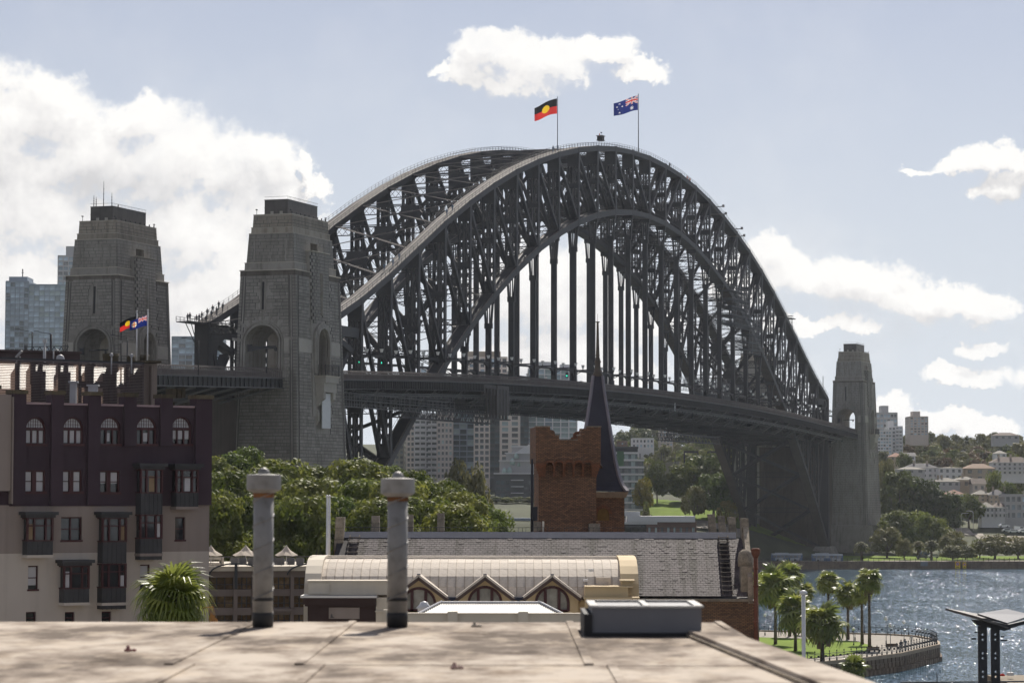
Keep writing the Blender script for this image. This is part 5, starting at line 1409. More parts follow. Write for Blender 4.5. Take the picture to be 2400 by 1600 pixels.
# stone chimney slabs standing on the store's ends
sl_list=[(782,803,1211,1288,163,'leftmost tall stone chimney slab beside the left roof ladder',.95),(870,889,1208,1256,166,'pale stone slab left of the taller vent pipe pair behind the lead ridge',.7),(955,968,1205,1250,168,'narrow stone slab just right of the right hand vent pipe',.7),(1025,1041,1202,1244,170,'stone slab standing alone behind the ridge right of the vent pipes',.7),
 (1664,1680,1204,1248,170,'stone slab furthest left of the four beside the brick roof end',.9),(1688,1703,1208,1252,168,'second stone slab from the left of the right hand group of four',.9),(1712,1728,1211,1262,165.5,'third stone slab of the right hand group of four',1.0),(1742,1759,1214,1292,162,'rightmost and tallest stone slab at the right roof end',1.3)]
for (x0,x1,y0,y1,F,lb,dp) in sl_list:
    a=P((x0+x1)/2,y1,F); h=P(x0,y0,F).z-a.z; w=(x1-x0)*F/FPX
    t=thing('gable_slab',lb,'gable slab',(a.x,a.y,a.z),0.0,'stone gable slabs on the slate roof'); b=M(); sh=-.12 if x0<1100 and y1>1280 else (-.12 if x0>1600 else 0); n=3
    if x0<900 and y1>1280: sh=.12
    for k in range(n):
        z0=h*k/n;z1=h*(k+1)/n-.015; xo0=sh*k/n;xo1=sh*(k+1)/n; e=R.uniform(-.01,.01)
        b=M(); b.add([(-w/2+xo0+e,0,z0),(w/2+xo0+e,0,z0),(w/2+xo0,dp,z0),(-w/2+xo0,dp,z0),(-w/2+xo1+e,.03*k,z1),(w/2+xo1+e,.03*k,z1),(w/2+xo1,dp-.03*k,z1),(-w/2+xo1,dp-.03*k,z1)],M.BF); part('stone',b,stone,t)
    b=M(); b.box(-w/2+.02,w/2-.02,.08,dp-.05,-2.0,0); part('brick_base',b,brick,t)
# scrolled gable end and downpipe at the right
b=M(); g=P(1750,1395,157.6); 
b.box(-.35,.42,0,1.2,0,.5); b.box(-.32,.32,0,1.2,.5,1.7); b.lathe((0,.6,1.7),[(.45,0),(.48,.4),(.4,.8),(.2,1.0)],14)
b.box(-.3,.5,-.05,.9,1.62,1.72)
solo('gable_scroll',b,stone,'weathered scrolled stone gable end at the right edge of the slate roof','gable',(g.x,g.y,g.z))
b=M(); g=P(1772,1500,156.5); h=P(1772,1292,156.5).z-g.z; b.tube([(0,0,-4),(0,0,h)],.13,8); b.lathe((0,0,h),[(.14,-.35),(.26,-.1),(.28,.1),(.2,.2)],10)
for k in range(5): b.lathe((0,0,h*k/5),[(.15,0),(.17,.05),(.15,.1)],8)
solo('rusty_vent_pipe',b,mat('rusty_iron',(0.13,0.045,0.025),.8,0,.35,2,grime=.4),'rusty brown vertical pipe at the right corner of the brick store','pipe',(g.x,g.y,g.z))
# ---------------- brick tower
Tw=Fac(1254,178,1408,178.3)
def build_tower():
    root=thing('brick_tower','square dark brick tower with scooped parapet and five blind arches','tower',Tw.loc,Tw.ang)
    z=lambda py: Tw.z(1330,py); u=Tw.u
    dep=4.4
    b=M(); b.box(u(1263),u(1398),.16,dep,4,z(1040)); part('shaft',b,brick,root)
    # corbelled head: profile with scoop, front and back walls
    prof=[(u(1255),z(1085)),(u(1255),z(1000)),(u(1288),z(1000)),(u(1289),z(1007))]
    prof+=[(u(1291+9*sin(pi/2*k/5)),z(1007+10*(1-cos(pi/2*k/5)))) for k in range(1,6)]
    prof+=[(u(1301),z(1020)),(u(1309),z(1020)),(u(1310),z(1031)),(u(1352),z(1031)),(u(1353),z(1021)),(u(1358),z(1020))]
    prof+=[(u(1358+9*(1-cos(pi/2*k/5))),z(1017-10*sin(pi/2*k/5))) for k in range(1,6)]
    prof+=[(u(1373),z(1006)),(u(1374),z(1000)),(u(1407),z(1000)),(u(1406),z(1085))]
    b=M(); b.extrude(prof,-.32,.15,'y'); part('parapet_wall',b,brick,root,fixn=True)
    b=M(); b.extrude(prof,dep+.1,dep+.5,'y'); part('parapet_wall',b,brick,root,fixn=True)
    b=M(); b.box(u(1255),u(1255)+.4,.15,dep+.1,z(1085),z(1000)); b.box(u(1406)-.4,u(1406),.15,dep+.1,z(1085),z(1000)); part('parapet_side',b,brick,root)
    for (a,c,y) in ((1254,1288,1000),(1374,1408,1000),(1310,1352,1031),(1301,1310,1020),(1352,1360,1020)):
        b=M(); b.box(u(a)-.02,u(c)+.02,-.38,.2,z(y)-.02,z(y)+.06); part('coping',b,stone,root)
    # arcade: piers on corbels, arches
    xs_=[1287,1310,1333,1355,1377]; r=8
    zt=z(1080); zs=z(1090); zb=z(1117)
    segs=[1255]+[v for x in xs_ for v in (x-r,x+r)]+[1406]
    for k in range(0,len(segs),2):
        a,c=segs[k],segs[k+1]; off=-.34; b=M()
        b.box(u(a),u(c),off,.15,zs,z(1085)); 
        for q in range(4): zz0=zb+(zs-zb)*q/4; zz1=zb+(zs-zb)*(q+1)/4; b.box(u(a)+(.07*(3-q) if k==0 else .02),u(c)-(.07*(3-q) if k==len(segs)-2 else .02),off*(q+1)/4,.15,zz0,zz1)
        part('corbel',b,orng,root)
    for x in xs_:
        b=M(); c=u(x); rr_=u(x+r)-c
        pts=[(c-rr_,zs)]+[(c-rr_*cos(pi*k/10),zs+rr_*sin(pi*k/10)) for k in range(11)]+[(c+rr_,zs),(c+rr_,z(1076)),(c-rr_,z(1076))]
        b.extrude(pts,-.32,.14,'y'); part('blind_arch',b,brick,root,fixn=True)
        b=M(); pts=[(c+(rr_+.06)*cos(pi*k/12),zs+(rr_+.06)*sin(pi*k/12)) for k in range(13)]
        for p,q in zip(pts,pts[1:]): b.beam((p[0],-.35,p[1]),(q[0],-.35,q[1]),.08,.13,(0,1,0))
        part('arch_ring',b,orng,root)
    b=M(); b.box(u(1250),u(1268),-.35,.1,z(1243),z(1222)); part('base_stone',b,stone,root); b=M(); b.box(u(1379),u(1405),-.4,.3,z(1252),z(1226)); part('base_stone',b,stone,root)
    b=M(); b.box(u(1396),u(1408),-.3,.2,z(1245),z(1220)); part('brick_pier',b,brick,root)
    b=M(); b.extrude([(u(1406),z(1080)),(u(1413),z(1092)),(u(1414),z(1096)),(u(1406),z(1084))],.3,2.2,'y'); part('eave_hood',b,stone,root)
build_tower()
b=M(); g=P(1273,1256,166.5); b.tube([(0,0,0),(0,0,P(1273,1221,166.5).z-g.z)],.06,6); solo('white_vent_pipe',b,ivory,'short white pipe standing on the lead ridge in front of the brick tower','pipe',(g.x,g.y,g.z))
b=M(); g=P(1247,1240,176); h=P(1247,1075,176).z-g.z; b.tube([(0,0,-2),(0,0,h*.45),(0,0,h)],[.11,.10,.07],6); b.beam((0,0,h*.2),(.35,0,h*.2),.05,.05); b.box(.02,.35,-.05,.05,h*.12,h*.32)
solo('antenna_pole',b,steel,'slim dark pole left of the brick tower','pole',(g.x,g.y,g.z))
# ---------------- spire
def build_spire():
    F=186.0; c=P(1401,1150,F); root=thing('spire_tower','brick stair tower with a tall flared slate spire and metal finial behind the square tower','spire',(c.x,F,0),rad(0))
    zz=lambda py: P(1401,py,F).z; k=F/FPX
    eave=zz(1151)
    # concave flared pyramid, 4 sided, corners towards the sides (photo half widths)
    prof=[(1151,66),(1140,58),(1128,52),(1110,46.5),(1080,40),(1040,33.5),(1000,27.5),(960,21.5),(920,15.5),(880,11)]
    v=[];b=M()
    for (py,hw) in prof:
        r=hw*k; z=zz(py)
        for (sx,sy) in ((-1,-1),(1,-1),(1,1),(-1,1)): b.v.append((sx*r,sy*r,z))
    for i in range(len(prof)-1):
        for j in range(4): b.f.append((i*4+j,i*4+(j+1)%4,(i+1)*4+(j+1)%4,(i+1)*4+j)); b.m.append(0); b.sm.append(False)
    part('slate_spire',b,mat('dark_blue_slate',(0.028,0.026,0.040),.55,0,.25,1.2,bump=.3,bscale=12,spec=.5),root)
    b=M()
    for (sx,sy) in ((-1,-1),(1,-1),(1,1),(-1,1)):
        for (p0,h0),(p1,h1) in zip(prof,prof[1:]):
            b.beam((sx*h0*k,sy*h0*k,zz(p0)),(sx*h1*k,sy*h1*k,zz(p1)),.26*max(.55,h0/50),.16,(1,-sx*sy,0))
    part('lead_hip',b,mat('pale_lead',(0.235,0.215,0.24),.55,0,.15,1.2),root)
    b=M(); cu=mat('verdigris_brown_copper',(0.105,0.085,0.065),.55,0,.25,2)
    b.lathe((0,0,0),[(11.5*k*1.2,zz(882)),(9*k,zz(872)),(6.5*k,zz(856)),(6.5*k,zz(851)),(8*k,zz(848)),(6.8*k,zz(845)),(4.2*k,zz(836)),(5*k,zz(833)),(4.4*k,zz(830)),(3.4*k,zz(800)),(2.4*k,zz(756)),(5*k,zz(755)),(5*k,zz(753.5)),(.5*k,zz(753)),(.3*k,zz(735))],12)
    part('finial',b,cu,root)
    w=60*k
    b=M(); b.box(-w,w,-w,w,4,zz(1166)); part('brick_wall',b,brick,root)
    b=M(); b.extrude([(-w-.08,zz(1166)),(w+.08,zz(1166)),(w+.28,zz(1152)),(-w-.28,zz(1152))],-w-.2,w+.2,'y'); part('eave_cornice',b,mat('sandstone_trim',(0.30,0.21,0.13),.9,0,.15,2,grime=.3),root)
    b=M(); cx_=(1400-1401)*k+.3; z0,z1=zz(1219),zz(1192)
    b.extrude([(cx_-.35,z0),(cx_+.45,z0)]+arcpts(cx_+.05,z1-.35,.4,8),-w-.02,-w+.05,'y'); part('door_panel',b,mat('ochre_timber',(0.20,0.11,0.02),.7,0,.2,3),root)
    b=M(); pts=arcpts(cx_+.05,z1-.35,.52,10)
    for p,q in zip(pts,pts[1:]): b.beam((p[0],-w-.04,p[1]),(q[0],-w-.04,q[1]),.12,.22,(0,1,0))
    part('door_arch',b,orng,root)
build_spire()
# ---------------- cream hall with barrel roof
Cr=Fac(715,124,1500,124)
sheet=mat('cream_roof_sheet',(0.58,0.52,0.45),0.85,0,0.10,1.5,grime=.35,streak=.2,spec=.3)
sheetj=mat('roof_seam',(0.30,0.25,0.20),.7,0,.15,3)
def build_hall():
    root=thing('cream_hall','cream hall with a curved panelled roof and three gabled arch windows','building',Cr.loc,Cr.ang)
    u=Cr.u; z=lambda py,d=0: P(1100,py,124+d).z
    # roof profile: (depth, photo y) -> curved vault
    prof=[(0.0,1424),(.15,1400),(.45,1376),(.95,1352),(1.6,1334),(2.4,1320),(3.4,1313),(4.6,1310)]
    pts=[(d,z(py,d)) for d,py in prof]
    u0,u1=u(742),u(1456)
    b=M()
    for (d0,z0),(d1,z1) in zip(pts,pts[1:]): b.add([(u0,d0,z0),(u1,d0,z0),(u1,d1,z1),(u0,d1,z1)],[(0,1,2,3)])
    b.box(u0,u1,pts[-1][0],9,pts[-1][1]-.3,pts[-1][1]-.02)
    part('vault_underlay',b,sheetj,root)
    b=M(); b.box(u(728),u(1490),.25,10,6,pts[1][1]); part('hall_body',b,yell,root)
    # individual roof sheets
    ncol=35; rr=random.Random(4); cw=(u1-u0)/ncol
    for r_ in range(1,len(pts)-1):
        (d0,z0),(d1,z1)=pts[r_],pts[r_+1]; t=Vector((0,d1-d0,z1-z0)); n=Vector((0,-t.z,t.y)).normalized()
        b=M(); b.beam((0,0,0),t*.985,cw*.965,.03,(1,0,0)); me=mesh('roof_sheet',b,sheet)
        for c in range(ncol):
            o=link('roof_sheet',me,root,Vector((u0+cw*(c+.5),d0,z0))+n*(.02+rr.uniform(0,.012))+t*.0075)
    b=M()
    for c in range(ncol+1):
        for (d0,z0),(d1,z1) in list(zip(pts,pts[1:]))[1:]: b.beam((u0+cw*c,d0-.02,z0+.04),(u0+cw*c,d1-.02,z1+.04),.035,.05,(1,0,0))
    part('standing_seam',b,sheetj,root)  # seams coloured darker than the sheets to paint their shadow lines
    b=M(); b.box(u0,u1,pts[-1][0]-.5,pts[-1][0]-.1,pts[-1][1]-.02,pts[-1][1]+.1); b.box(u0,u1,5.4,6.2,pts[-1][1]+.05,pts[-1][1]+.14); part('ridge_capping',b,sheet,root)
    # curved parapet ends
    for (a,c,lb) in ((714,752,0),(1455,1497,1)):
        b=M(); cap=[(d-.25,zz+.18) for d,zz in pts]; poly=cap+[(5.6,pts[-1][1]+.18),(5.6,8),(-.25,8)]
        poly2=[(p[0],p[1]) for p in poly]
        b.extrude(poly2,u(a),u(c),'x'); part('end_parapet',b,ivory if lb==0 else yell,root,fixn=True)
    # dormer gables
    for px,s in ((983,1),(1137.5,1),(1294,1)):
        b=M(); c=u(px); hw=u(px+61)-c; zt=z(1354,-.3); zf=z(1402,-.3); zb=z(1436,-.3); r=u(px+38)-c; zs=z(1413 if px>1000 else 1416,-.3)
        b.extrude([(c-hw,zb),(c+hw,zb),(c+hw,zf-.02),(c,zt-.1),(c-hw,zf-.02)],-.3,2.0,'y'); g=part('gable_wall',b,yell,root,fixn=True)
        cut=M(); cut.extrude([(c-r,zb+.1),(c+r,zb+.1)]+arcpts(c,zs,r,16),-2,-.1,'y'); boolean(g,[cut])
        for sg in (-1,1):
            b=M(); p=Vector((c,-.45,zt)); q=Vector((c+sg*(hw+.12),-.45,zf-.05)); b.beam(p,q,.5,.16,(0,1,0),0); b.beam(p+Vector((0,.8,.13)),q+Vector((0,.8,.13)),2.2,.09,(0,1,0),1); part('barge_board',b,[mat('dark_brown_fascia',(0.085,0.055,0.05),.7,0,.1,2),sheet],root)
        w=M(); w.extrude([(c-r,zb+.1),(c+r,zb+.1)]+arcpts(c,zs,r-.01,16),-.12,-.08,'y',0)
        ring=[(c+r,zb+.1)]+arcpts(c,zs,r,16)+[(c-r,zb+.1)]
        for p,q in zip(ring,ring[1:]): w.beam((p[0],-.24,p[1]),(q[0],-.24,q[1]),.2,.12,(0,1,0),1)
        for t in (-.42,.42): w.box(c+r*t-.07,c+r*t+.07,-.3,-.12,zb+.1,zs+r*.88,1)
        w.box(c-r,c+r,-.3,-.12,zb+.05,zb+.18,1)
        part('arched_window',w,[glassmat('frosted_glass',(0.26,0.25,0.22),.25,.35,2),dred],root)
        b=M(); b.box(c-.08,c+.08,-.55,-.3,zt-.05,zt+.2); part('finial',b,lead,root)
    b=M()
    for (a,c) in ((1044,1077),(1199,1232)): b.box(u(a),u(c),-.25,.15,z(1405),z(1398)); b.box(u((a+c)/2)-.06,u((a+c)/2)+.06,-.3,-.1,z(1425),z(1400))
    part('gutter',b,lead,root)
    for (a,c) in ((1020,1100),(1175,1255),(1330,1370),(905,945)): b=M(); b.box(u(a),u(c),-.1,.3,z(1440),z(1404)); part('front_wall',b,yell,root)
    # left parapet block and chocolate pier with sign board
    b=M(); b.box(u(728),u(915),-1.2,.2,z(1391),z(1361)); b.box(u(724),u(915),-1.25,.25,z(1361),z(1358)); b.box(u(729),u(778),-1.26,-1.2,z(1389),z(1364)); part('parapet_block',b,ivory,root)
    b=M(); b.box(u(713),u(888),-1.9,.3,z(1397),z(1392)); part('ledge',b,mat('white_ledge',(0.62,0.60,0.57),.6,0,.05,1),root)
    b=M(); b.box(u(718),u(887),-1.7,.2,z(1413),z(1397)); b.box(u(728),u(886),-1.4,.2,8,z(1413)); b.box(u(722),u(887),-1.6,.2,z(1417),z(1413)); part('brown_pier',b,chs,root)
    b=M(); b.box(u(777),u(848),-1.45,-1.4,z(1446),z(1420)); part('sign_board',b,taupe,root)
    b=M(); b.extrude([(u(781),z(1444)),(u(790),z(1444)),(u(786),z(1440)),(u(784),z(1434)),(u(782),z(1436))],-1.47,-1.45,'y'); part('bird_emblem',b,mat('faded_grey_print',(0.10,0.09,0.09)),root)
    b=M(); b.box(u(886),u(912),-1.5,.0,8,z(1397)); b.box(u(884),u(912),-1.6,.0,z(1430),z(1427)); part('cream_pier',b,ivory,root)
    # right parapet block
    b=M(); b.box(u(1369),u(1470),-1.0,.3,8,z(1374)); b.box(u(1369),u(1482),-1.1,.4,z(1374),z(1371)); b.box(u(1366),u(1496),-1.3,.5,z(1400),z(1396)); b.box(u(1456),u(1482),-.6,.5,z(1372),z(1358)); b.box(u(1452),u(1486),-.8,.5,z(1360),z(1357)); part('parapet_block',b,yell,root)
    b=M(); b.beam((u(1396),1.0,z(1372,1)),(u(1430),1.0,z(1372,1)),.1,.3); b.box(u(1398),u(1432),.5,1.6,z(1371),z(1353)); part('roof_hatch',b,sheet,root)
    b=M()
    for px,py in ((1386,1336),(1373,1360)): b.cbox((u(px),.7,z(py)),(.22,.2,.12))
    part('roof_light',b,polem,root)
build_hall()
# lower corrugated roof with parapet
def build_lower():
    L=Fac(900,112,1380,112); root=thing('low_annexe','low annexe with a white corrugated hipped roof behind a beige parapet','building',L.loc,L.ang); u=L.u; z=lambda py,d=0: P(1100,py,112+d).z
    b=M(); b.box(u(950),u(1480),-.1,.25,8,z(1438)); b.box(u(948),u(1480),-.16,.3,z(1438),z(1435.5)); part('parapet',b,ivory,root)
    for (a,c) in ((1050,1073),(1215,1238),(905,925)): b=M(); b.box(u(a),u(c),-.25,.25,8,z(1432)); part('parapet_pier',b,ivory,root)
    b=M(); b.box(u(900),u(952),-.1,.3,8,z(1428)); part('parapet',b,ivory,root)
    zr=z(1413,4.2); ze=z(1437,1.0)-.25
    n=95; b=M(); A_=u(955); B_=u(1345); a2=u(1025); b2=u(1270)
    for k in range(n):
        t0=k/n; x0=A_+(B_-A_)*t0; x1=A_+(B_-A_)*(k+1)/n
        def top(x):
            if x<a2: f=(x-A_)/(a2-A_)
            elif x>b2: f=(B_-x)/(B_-b2)
            else: f=1
            return .5+3.7*f, ze+(zr-ze)*f
        xm=(x0+x1)/2; 
        for (xa,xb,o) in ((x0,xm,0),(xm,x1,.035)):
            d0,z0=top(xa);d1,z1=top(xb); b.add([(xa,.5,ze+o),(xb,.5,ze+o),(xb,d1,z1+o),(xa,d0,z0+o)],[(0,1,2,3)])
            b.add([(xb,.5,ze),(xb,.5,ze+.035),(xb,d1,z1+.035),(xb,d1,z1)],[(0,1,2,3)])
    part('corrugated_roof',b,mat('white_corrugated_steel',(0.62,0.60,0.57),.45,0,.05,1),root,stuff=True)
    b=M(); b.beam((a2,4.2,zr+.06),(b2,4.2,zr+.06),.3,.06,(0,1,0)); b.beam((A_,.5,ze+.05),(a2,4.2,zr+.06),.25,.06); b.beam((B_,.5,ze+.05),(b2,4.2,zr+.06),.25,.06); part('ridge_capping',b,polem,root)
    g=P(994,1424,116); b=M(); b.lathe((0,0,-.3),[(.28,0),(.28,.25),(.36,.3),(.2,.45),(.16,.55),(.02,.6)],10); solo('roof_ventilator',b,polem,'white roof ventilator in front of the left arched window','ventilator',(g.x,g.y,g.z))
build_lower()
for px,y0,lb in ((766,1164,'left one of the close pair of white flagpoles'),(771.5,1164,'right one of the close pair of white flagpoles')):
    g=P(px,1395 if px<768 else 1312,130 if px<768 else 136); h=P(px,y0,g.y).z-g.z; t=thing('flagpole',lb,'flagpole',(g.x,g.y,g.z-1),0,'bare white flagpoles beside the cream hall'); a=M(); a.tube([(0,0,0),(0,0,h+1)],[.07,.045],8); a.lathe((0,0,h+1),[(.07,0),(.08,.05),(.02,.1)],8); part('pole',a,polem,t)
# ================================================================ foreground roof
ZR=26.4275
rf=bpy.data.materials.new('weathered_roof_membrane'); rf.use_nodes=True
def mk_rf():
    nt=rf.node_tree;N=nt.nodes;L=nt.links;b=N['Principled BSDF']; b.inputs['Roughness'].default_value=.9; b.inputs['Specular IOR Level'].default_value=.08
    tc=N.new('ShaderNodeTexCoord'); 
    def nz_(sc,det,ro,st=(1,1,1),off=0):
        mp=N.new('ShaderNodeMapping'); mp.inputs['Scale'].default_value=st; mp.inputs['Location'].default_value=(off,off,0); L.new(tc.outputs['Object'],mp.inputs[0]); n=N.new('ShaderNodeTexNoise'); n.inputs['Scale'].default_value=sc; n.inputs['Detail'].default_value=det; n.inputs['Roughness'].default_value=ro; L.new(mp.outputs[0],n.inputs['Vector']); return n.outputs['Fac']
    r=N.new('ShaderNodeValToRGB'); L.new(nz_(1,8,.62,(1.1,.55,1)),r.inputs[0]); e=r.color_ramp.elements; e[0].position=.42; e[0].color=(.15,.122,.10,1); e[1].position=.60; e[1].color=(.50,.44,.375,1); m=r.color_ramp.elements.new(.5); m.color=(.31,.26,.215,1)
    r2=N.new('ShaderNodeMapRange'); L.new(nz_(1,6,.65,(3.2,1.3,1),7),r2.inputs[0]); r2.inputs[1].default_value=.5; r2.inputs[2].default_value=.72; r2.inputs[4].default_value=.75
    mx=N.new('ShaderNodeMix'); mx.data_type='RGBA'; L.new(r2.outputs[0],mx.inputs[0]); L.new(r.outputs[0],mx.inputs[6]); mx.inputs[7].default_value=(.52,.44,.35,1)
    r3=N.new('ShaderNodeMapRange'); L.new(nz_(1,7,.7,(2.0,.9,1),31),r3.inputs[0]); r3.inputs[1].default_value=.52; r3.inputs[2].default_value=.7; r3.inputs[4].default_value=.8
    my=N.new('ShaderNodeMix'); my.data_type='RGBA'; my.blend_type='MULTIPLY'; L.new(r3.outputs[0],my.inputs[0]); L.new(mx.outputs[2],my.inputs[6]); my.inputs[7].default_value=(.36,.30,.25,1)
    L.new(my.outputs[2],b.inputs['Base Color'])
    bp=N.new('ShaderNodeBump'); bp.inputs['Strength'].default_value=.5; bp.inputs['Distance'].default_value=.01; L.new(nz_(30,4,.6),bp.inputs['Height']); L.new(bp.outputs[0],b.inputs['Normal'])
mk_rf()
def RG(px,py,z=ZR): return ground(px,py,z)
def build_roof():
    root=thing('flat_roof','weathered beige membrane flat roof across the bottom of the view','roof',(0,0,0))
    # sheets of membrane laid side by side; far edge, cut by the upstand on the right
    far=RG(600,1455).y; 
    xr=lambda y: interp([(15,RG(2120,1620).x+.25),(25,1.86)],y)
    cols=[-9.5,-6.3,-3.95]+[RG(592,1478).x-.0,RG(803,1478).x,.05,1.0]; cols=sorted(set(cols))
    ybr=[9,13.2,16.2,18.9,21.6,far]
    rr=random.Random(2)
    xsb=[-14,-10.2,-6.4,-2.42,-1.50,.55,1.9]
    for j in range(len(ybr)-1):
        sh=rr.uniform(-.35,.35) if j<3 else 0
        for i in range(len(xsb)-1):
            x0=xsb[i]+(sh if 0<i else 0); x1=xsb[i+1]+(sh if i+1<len(xsb)-1 else 0)
            if i==len(xsb)-2: x1=1.95
            dz=rr.uniform(0,.006)
            b=M(); b.box(x0+.012,x1-.012,ybr[j]+.01,ybr[j+1]-.01,ZR-.12,ZR-.006+dz); part('membrane_sheet',b,rf,root)
            b=M(); b.box(x1-.035,x1+.03,ybr[j]+.01,ybr[j+1]-.01,ZR-.05,ZR+.008+dz); part('lap_seam',b,rf,root)
    b=M(); b.box(-14,1.9,9,far-.02,ZR-.8,ZR-.121); part('roof_slab',b,stone,root)
    # upstand capping on the right side
    b=M(); cap=[]
    a0=RG(1655,1458,ZR+.05); a1=RG(2070,1605,ZR+.05); 
    dirv=(a1-a0); e0=a0; e1=a0+dirv*1.35; w=.34
    b.add([(e0.x-w,e0.y,ZR-.3),(e0.x,e0.y,ZR-.3),(e1.x,e1.y,ZR-.3),(e1.x-w,e1.y,ZR-.3),(e0.x-w,e0.y,ZR+.05),(e0.x,e0.y,ZR+.05),(e1.x,e1.y,ZR+.05),(e1.x-w,e1.y,ZR+.05)],M.BF); part('edge_capping',b,rf,root,fixn=True)
    b=M(); b.beam((e0.x-w-.02,e0.y,ZR+.012),(e1.x-w-.02,e1.y,ZR+.012),.014,.02,(1,0,0)); part('edge_seam',b,stone,root)
    # building body under it
    b=M(); b.add([(-14,9,2),(e1.x-.05,9,2),(e0.x-.05,far-.1,2),(-14,far-.1,2),(-14,9,ZR-.35),(e1.x-.05,9,ZR-.35),(e0.x-.05,far-.1,ZR-.35),(-14,far-.1,ZR-.35)],M.BF); part('building_body',b,ivory,root,fixn=True)
    return far
far=build_roof()
galv=mat('galvanised_duct',(0.235,0.232,0.225),.55,.2,.22,2.2,grime=.45,streak=.4)
rust=mat('rust_band',(0.16,0.07,0.025),.85,0,.4,6)
blk=mat('black_rubber',(0.02,0.02,0.022),.7,0,.1,2)
for (px,pyb,pyt,capw,lb) in ((616,1468,1095,81,'left spiral metal vent pipe with a domed cap on the flat roof'),(931,1468,1104,80,'right spiral metal vent pipe with a domed cap on the flat roof')):
    g=RG(px,pyb); F=g.y; k=F/FPX; h=P(px,pyt,F).z-ZR; r=23.5*k
    t=thing('vent_pipe',lb,'vent pipe',(g.x,g.y,ZR),0,'spiral vent pipes on the flat roof')
    b=M(); b.tube([(0,0,.03),(0,0,h-50*k)],r,24); 
    # spiral lock seam
    n=110; tot=h-60*k; pts=[(1.012*r*cos(2*pi*i/22),1.012*r*sin(2*pi*i/22),.12+tot*.92*i/n) for i in range(n+1)]; b.tube(pts,.008,4)
    part('spiral_duct',b,galv,t)
    b=M(); b.lathe((0,0,0),[(r*1.03,0),(r*1.05,.10),(r*1.02,.13)],20); b.lathe((0,0,0),[(r*1.02,.235),(r*1.03,.25),(r*1.02,.265)],20); part('rubber_collar',b,blk,t)
    b=M(); R_=capw/2*k; zb=h-52*k; b.lathe((0,0,0),[(r*1.05,zb-.03),(R_*.98,zb),(R_,zb+.01),(R_,zb+34*k),(R_*.97,zb+35*k),(R_*.35,zb+37*k),(R_*.34,zb+43*k),(R_*.22,zb+49*k),(R_*.05,zb+52*k)],28,smooth=False); part('cowl_cap',b,galv,t)
    b=M(); b.lathe((0,0,0),[(r*1.04,zb-.07),(r*1.08,zb-.05),(r*1.04,zb-.02)],20); part('rust_ring',b,rust,t)
# skylight box
def sky_box():
    g0=RG(1371,1490); F=g0.y; k=F/FPX; x0=(1388-1200)*k; x1=(1643-1200)*k; z1=P(1500,1424,F).z
    t=thing('skylight_box','grey metal skylight kerb on the roof right of centre','skylight',(0,0,0)); gm=mat('mid_grey_paint',(0.125,0.13,0.145),.5,0,.06,3)
    b=M(); b.box(x0,x1,F,F+1.25,ZR,z1); part('kerb',b,gm,t)
    for (a,c,d,e) in ((x0-.02,x1+.02,F-.02,F+.05),(x0-.02,x1+.02,F+1.2,F+1.27),(x0-.02,x0+.05,F,F+1.25),(x1-.05,x1+.02,F,F+1.25),((x0+x1)/2-.02,(x0+x1)/2+.03,F,F+1.25)):
        b=M(); b.box(a,c,d,e,z1+.003,z1+.02); part('frame_bar',b,mat('pale_frame',(0.38,0.37,0.35),.5,0,.05,2),t)
    b=M(); b.box(x0-.03,x1+.05,F-.05,F,ZR,ZR+.03); b.box(x0-.07,x0,F-.03,F+1.2,ZR,z1-.05); part('flashing',b,blk,t)
sky_box()
for (px,py,lb,c) in ((300,1525,'small reddish fixing lump on the roof at left',(0.25,.10,.09)),(1112,1468,'small pale bolt fixing at the far edge of the roof',(.4,.35,.28)),(1065,1566,'small pinkish bolt fixing near the bottom of the roof',(.45,.3,.26))):
    g=RG(px,py); b=M(); b.lathe((0,0,0),[(.03,0),(.03,.015),(.014,.02),(.014,.035),(.008,.045)],8); b.lathe((.045,0,0),[(.02,0),(.02,.014),(.008,.02)],8); solo('roof_fixing',b,mat('fixing_%d'%px,c,.7,0,.2,5),lb,'roof fixing',(g.x,g.y,ZR))
# ================================================================ vegetation
def leafmat(name,c1,c2,trans=.35):
    m=bpy.data.materials.new(name); m.use_nodes=True; MATS[name]=m; nt=m.node_tree;N=nt.nodes;L=nt.links; b=N['Principled BSDF']; b.inputs['Roughness'].default_value=.6; b.inputs['Specular IOR Level'].default_value=.25
    g=N.new('ShaderNodeNewGeometry'); n=N.new('ShaderNodeTexNoise'); n.inputs['Scale'].default_value=.45; n.inputs['Detail'].default_value=4; L.new(g.outputs['Position'],n.inputs['Vector'])
    r=N.new('ShaderNodeValToRGB'); L.new(n.outputs['Fac'],r.inputs[0]); e=r.color_ramp.elements; e[0].position=.35; e[1].position=.65; e[0].color=(*c1,1); e[1].color=(*c2,1)
    oi=N.new('ShaderNodeObjectInfo'); hv=N.new('ShaderNodeHueSaturation'); L.new(r.outputs[0],hv.inputs['Color']); mr=N.new('ShaderNodeMapRange'); L.new(oi.outputs['Random'],mr.inputs[0]); mr.inputs[3].default_value=.75; mr.inputs[4].default_value=1.25; L.new(mr.outputs[0],hv.inputs['Value'])
    mr2=N.new('ShaderNodeMapRange'); L.new(oi.outputs['Random'],mr2.inputs[0]); mr2.inputs[3].default_value=.515; mr2.inputs[4].default_value=.485; L.new(mr2.outputs[0],hv.inputs['Hue'])
    L.new(hv.outputs[0],b.inputs['Base Color'])
    t=N.new('ShaderNodeBsdfTranslucent'); L.new(hv.outputs[0],t.inputs[0]); mx=N.new('ShaderNodeMixShader'); mx.inputs[0].default_value=trans; L.new(b.outputs[0],mx.inputs[1]); L.new(t.outputs[0],mx.inputs[2]); L.new(mx.outputs[0],N['Material Output'].inputs[0])
    return m
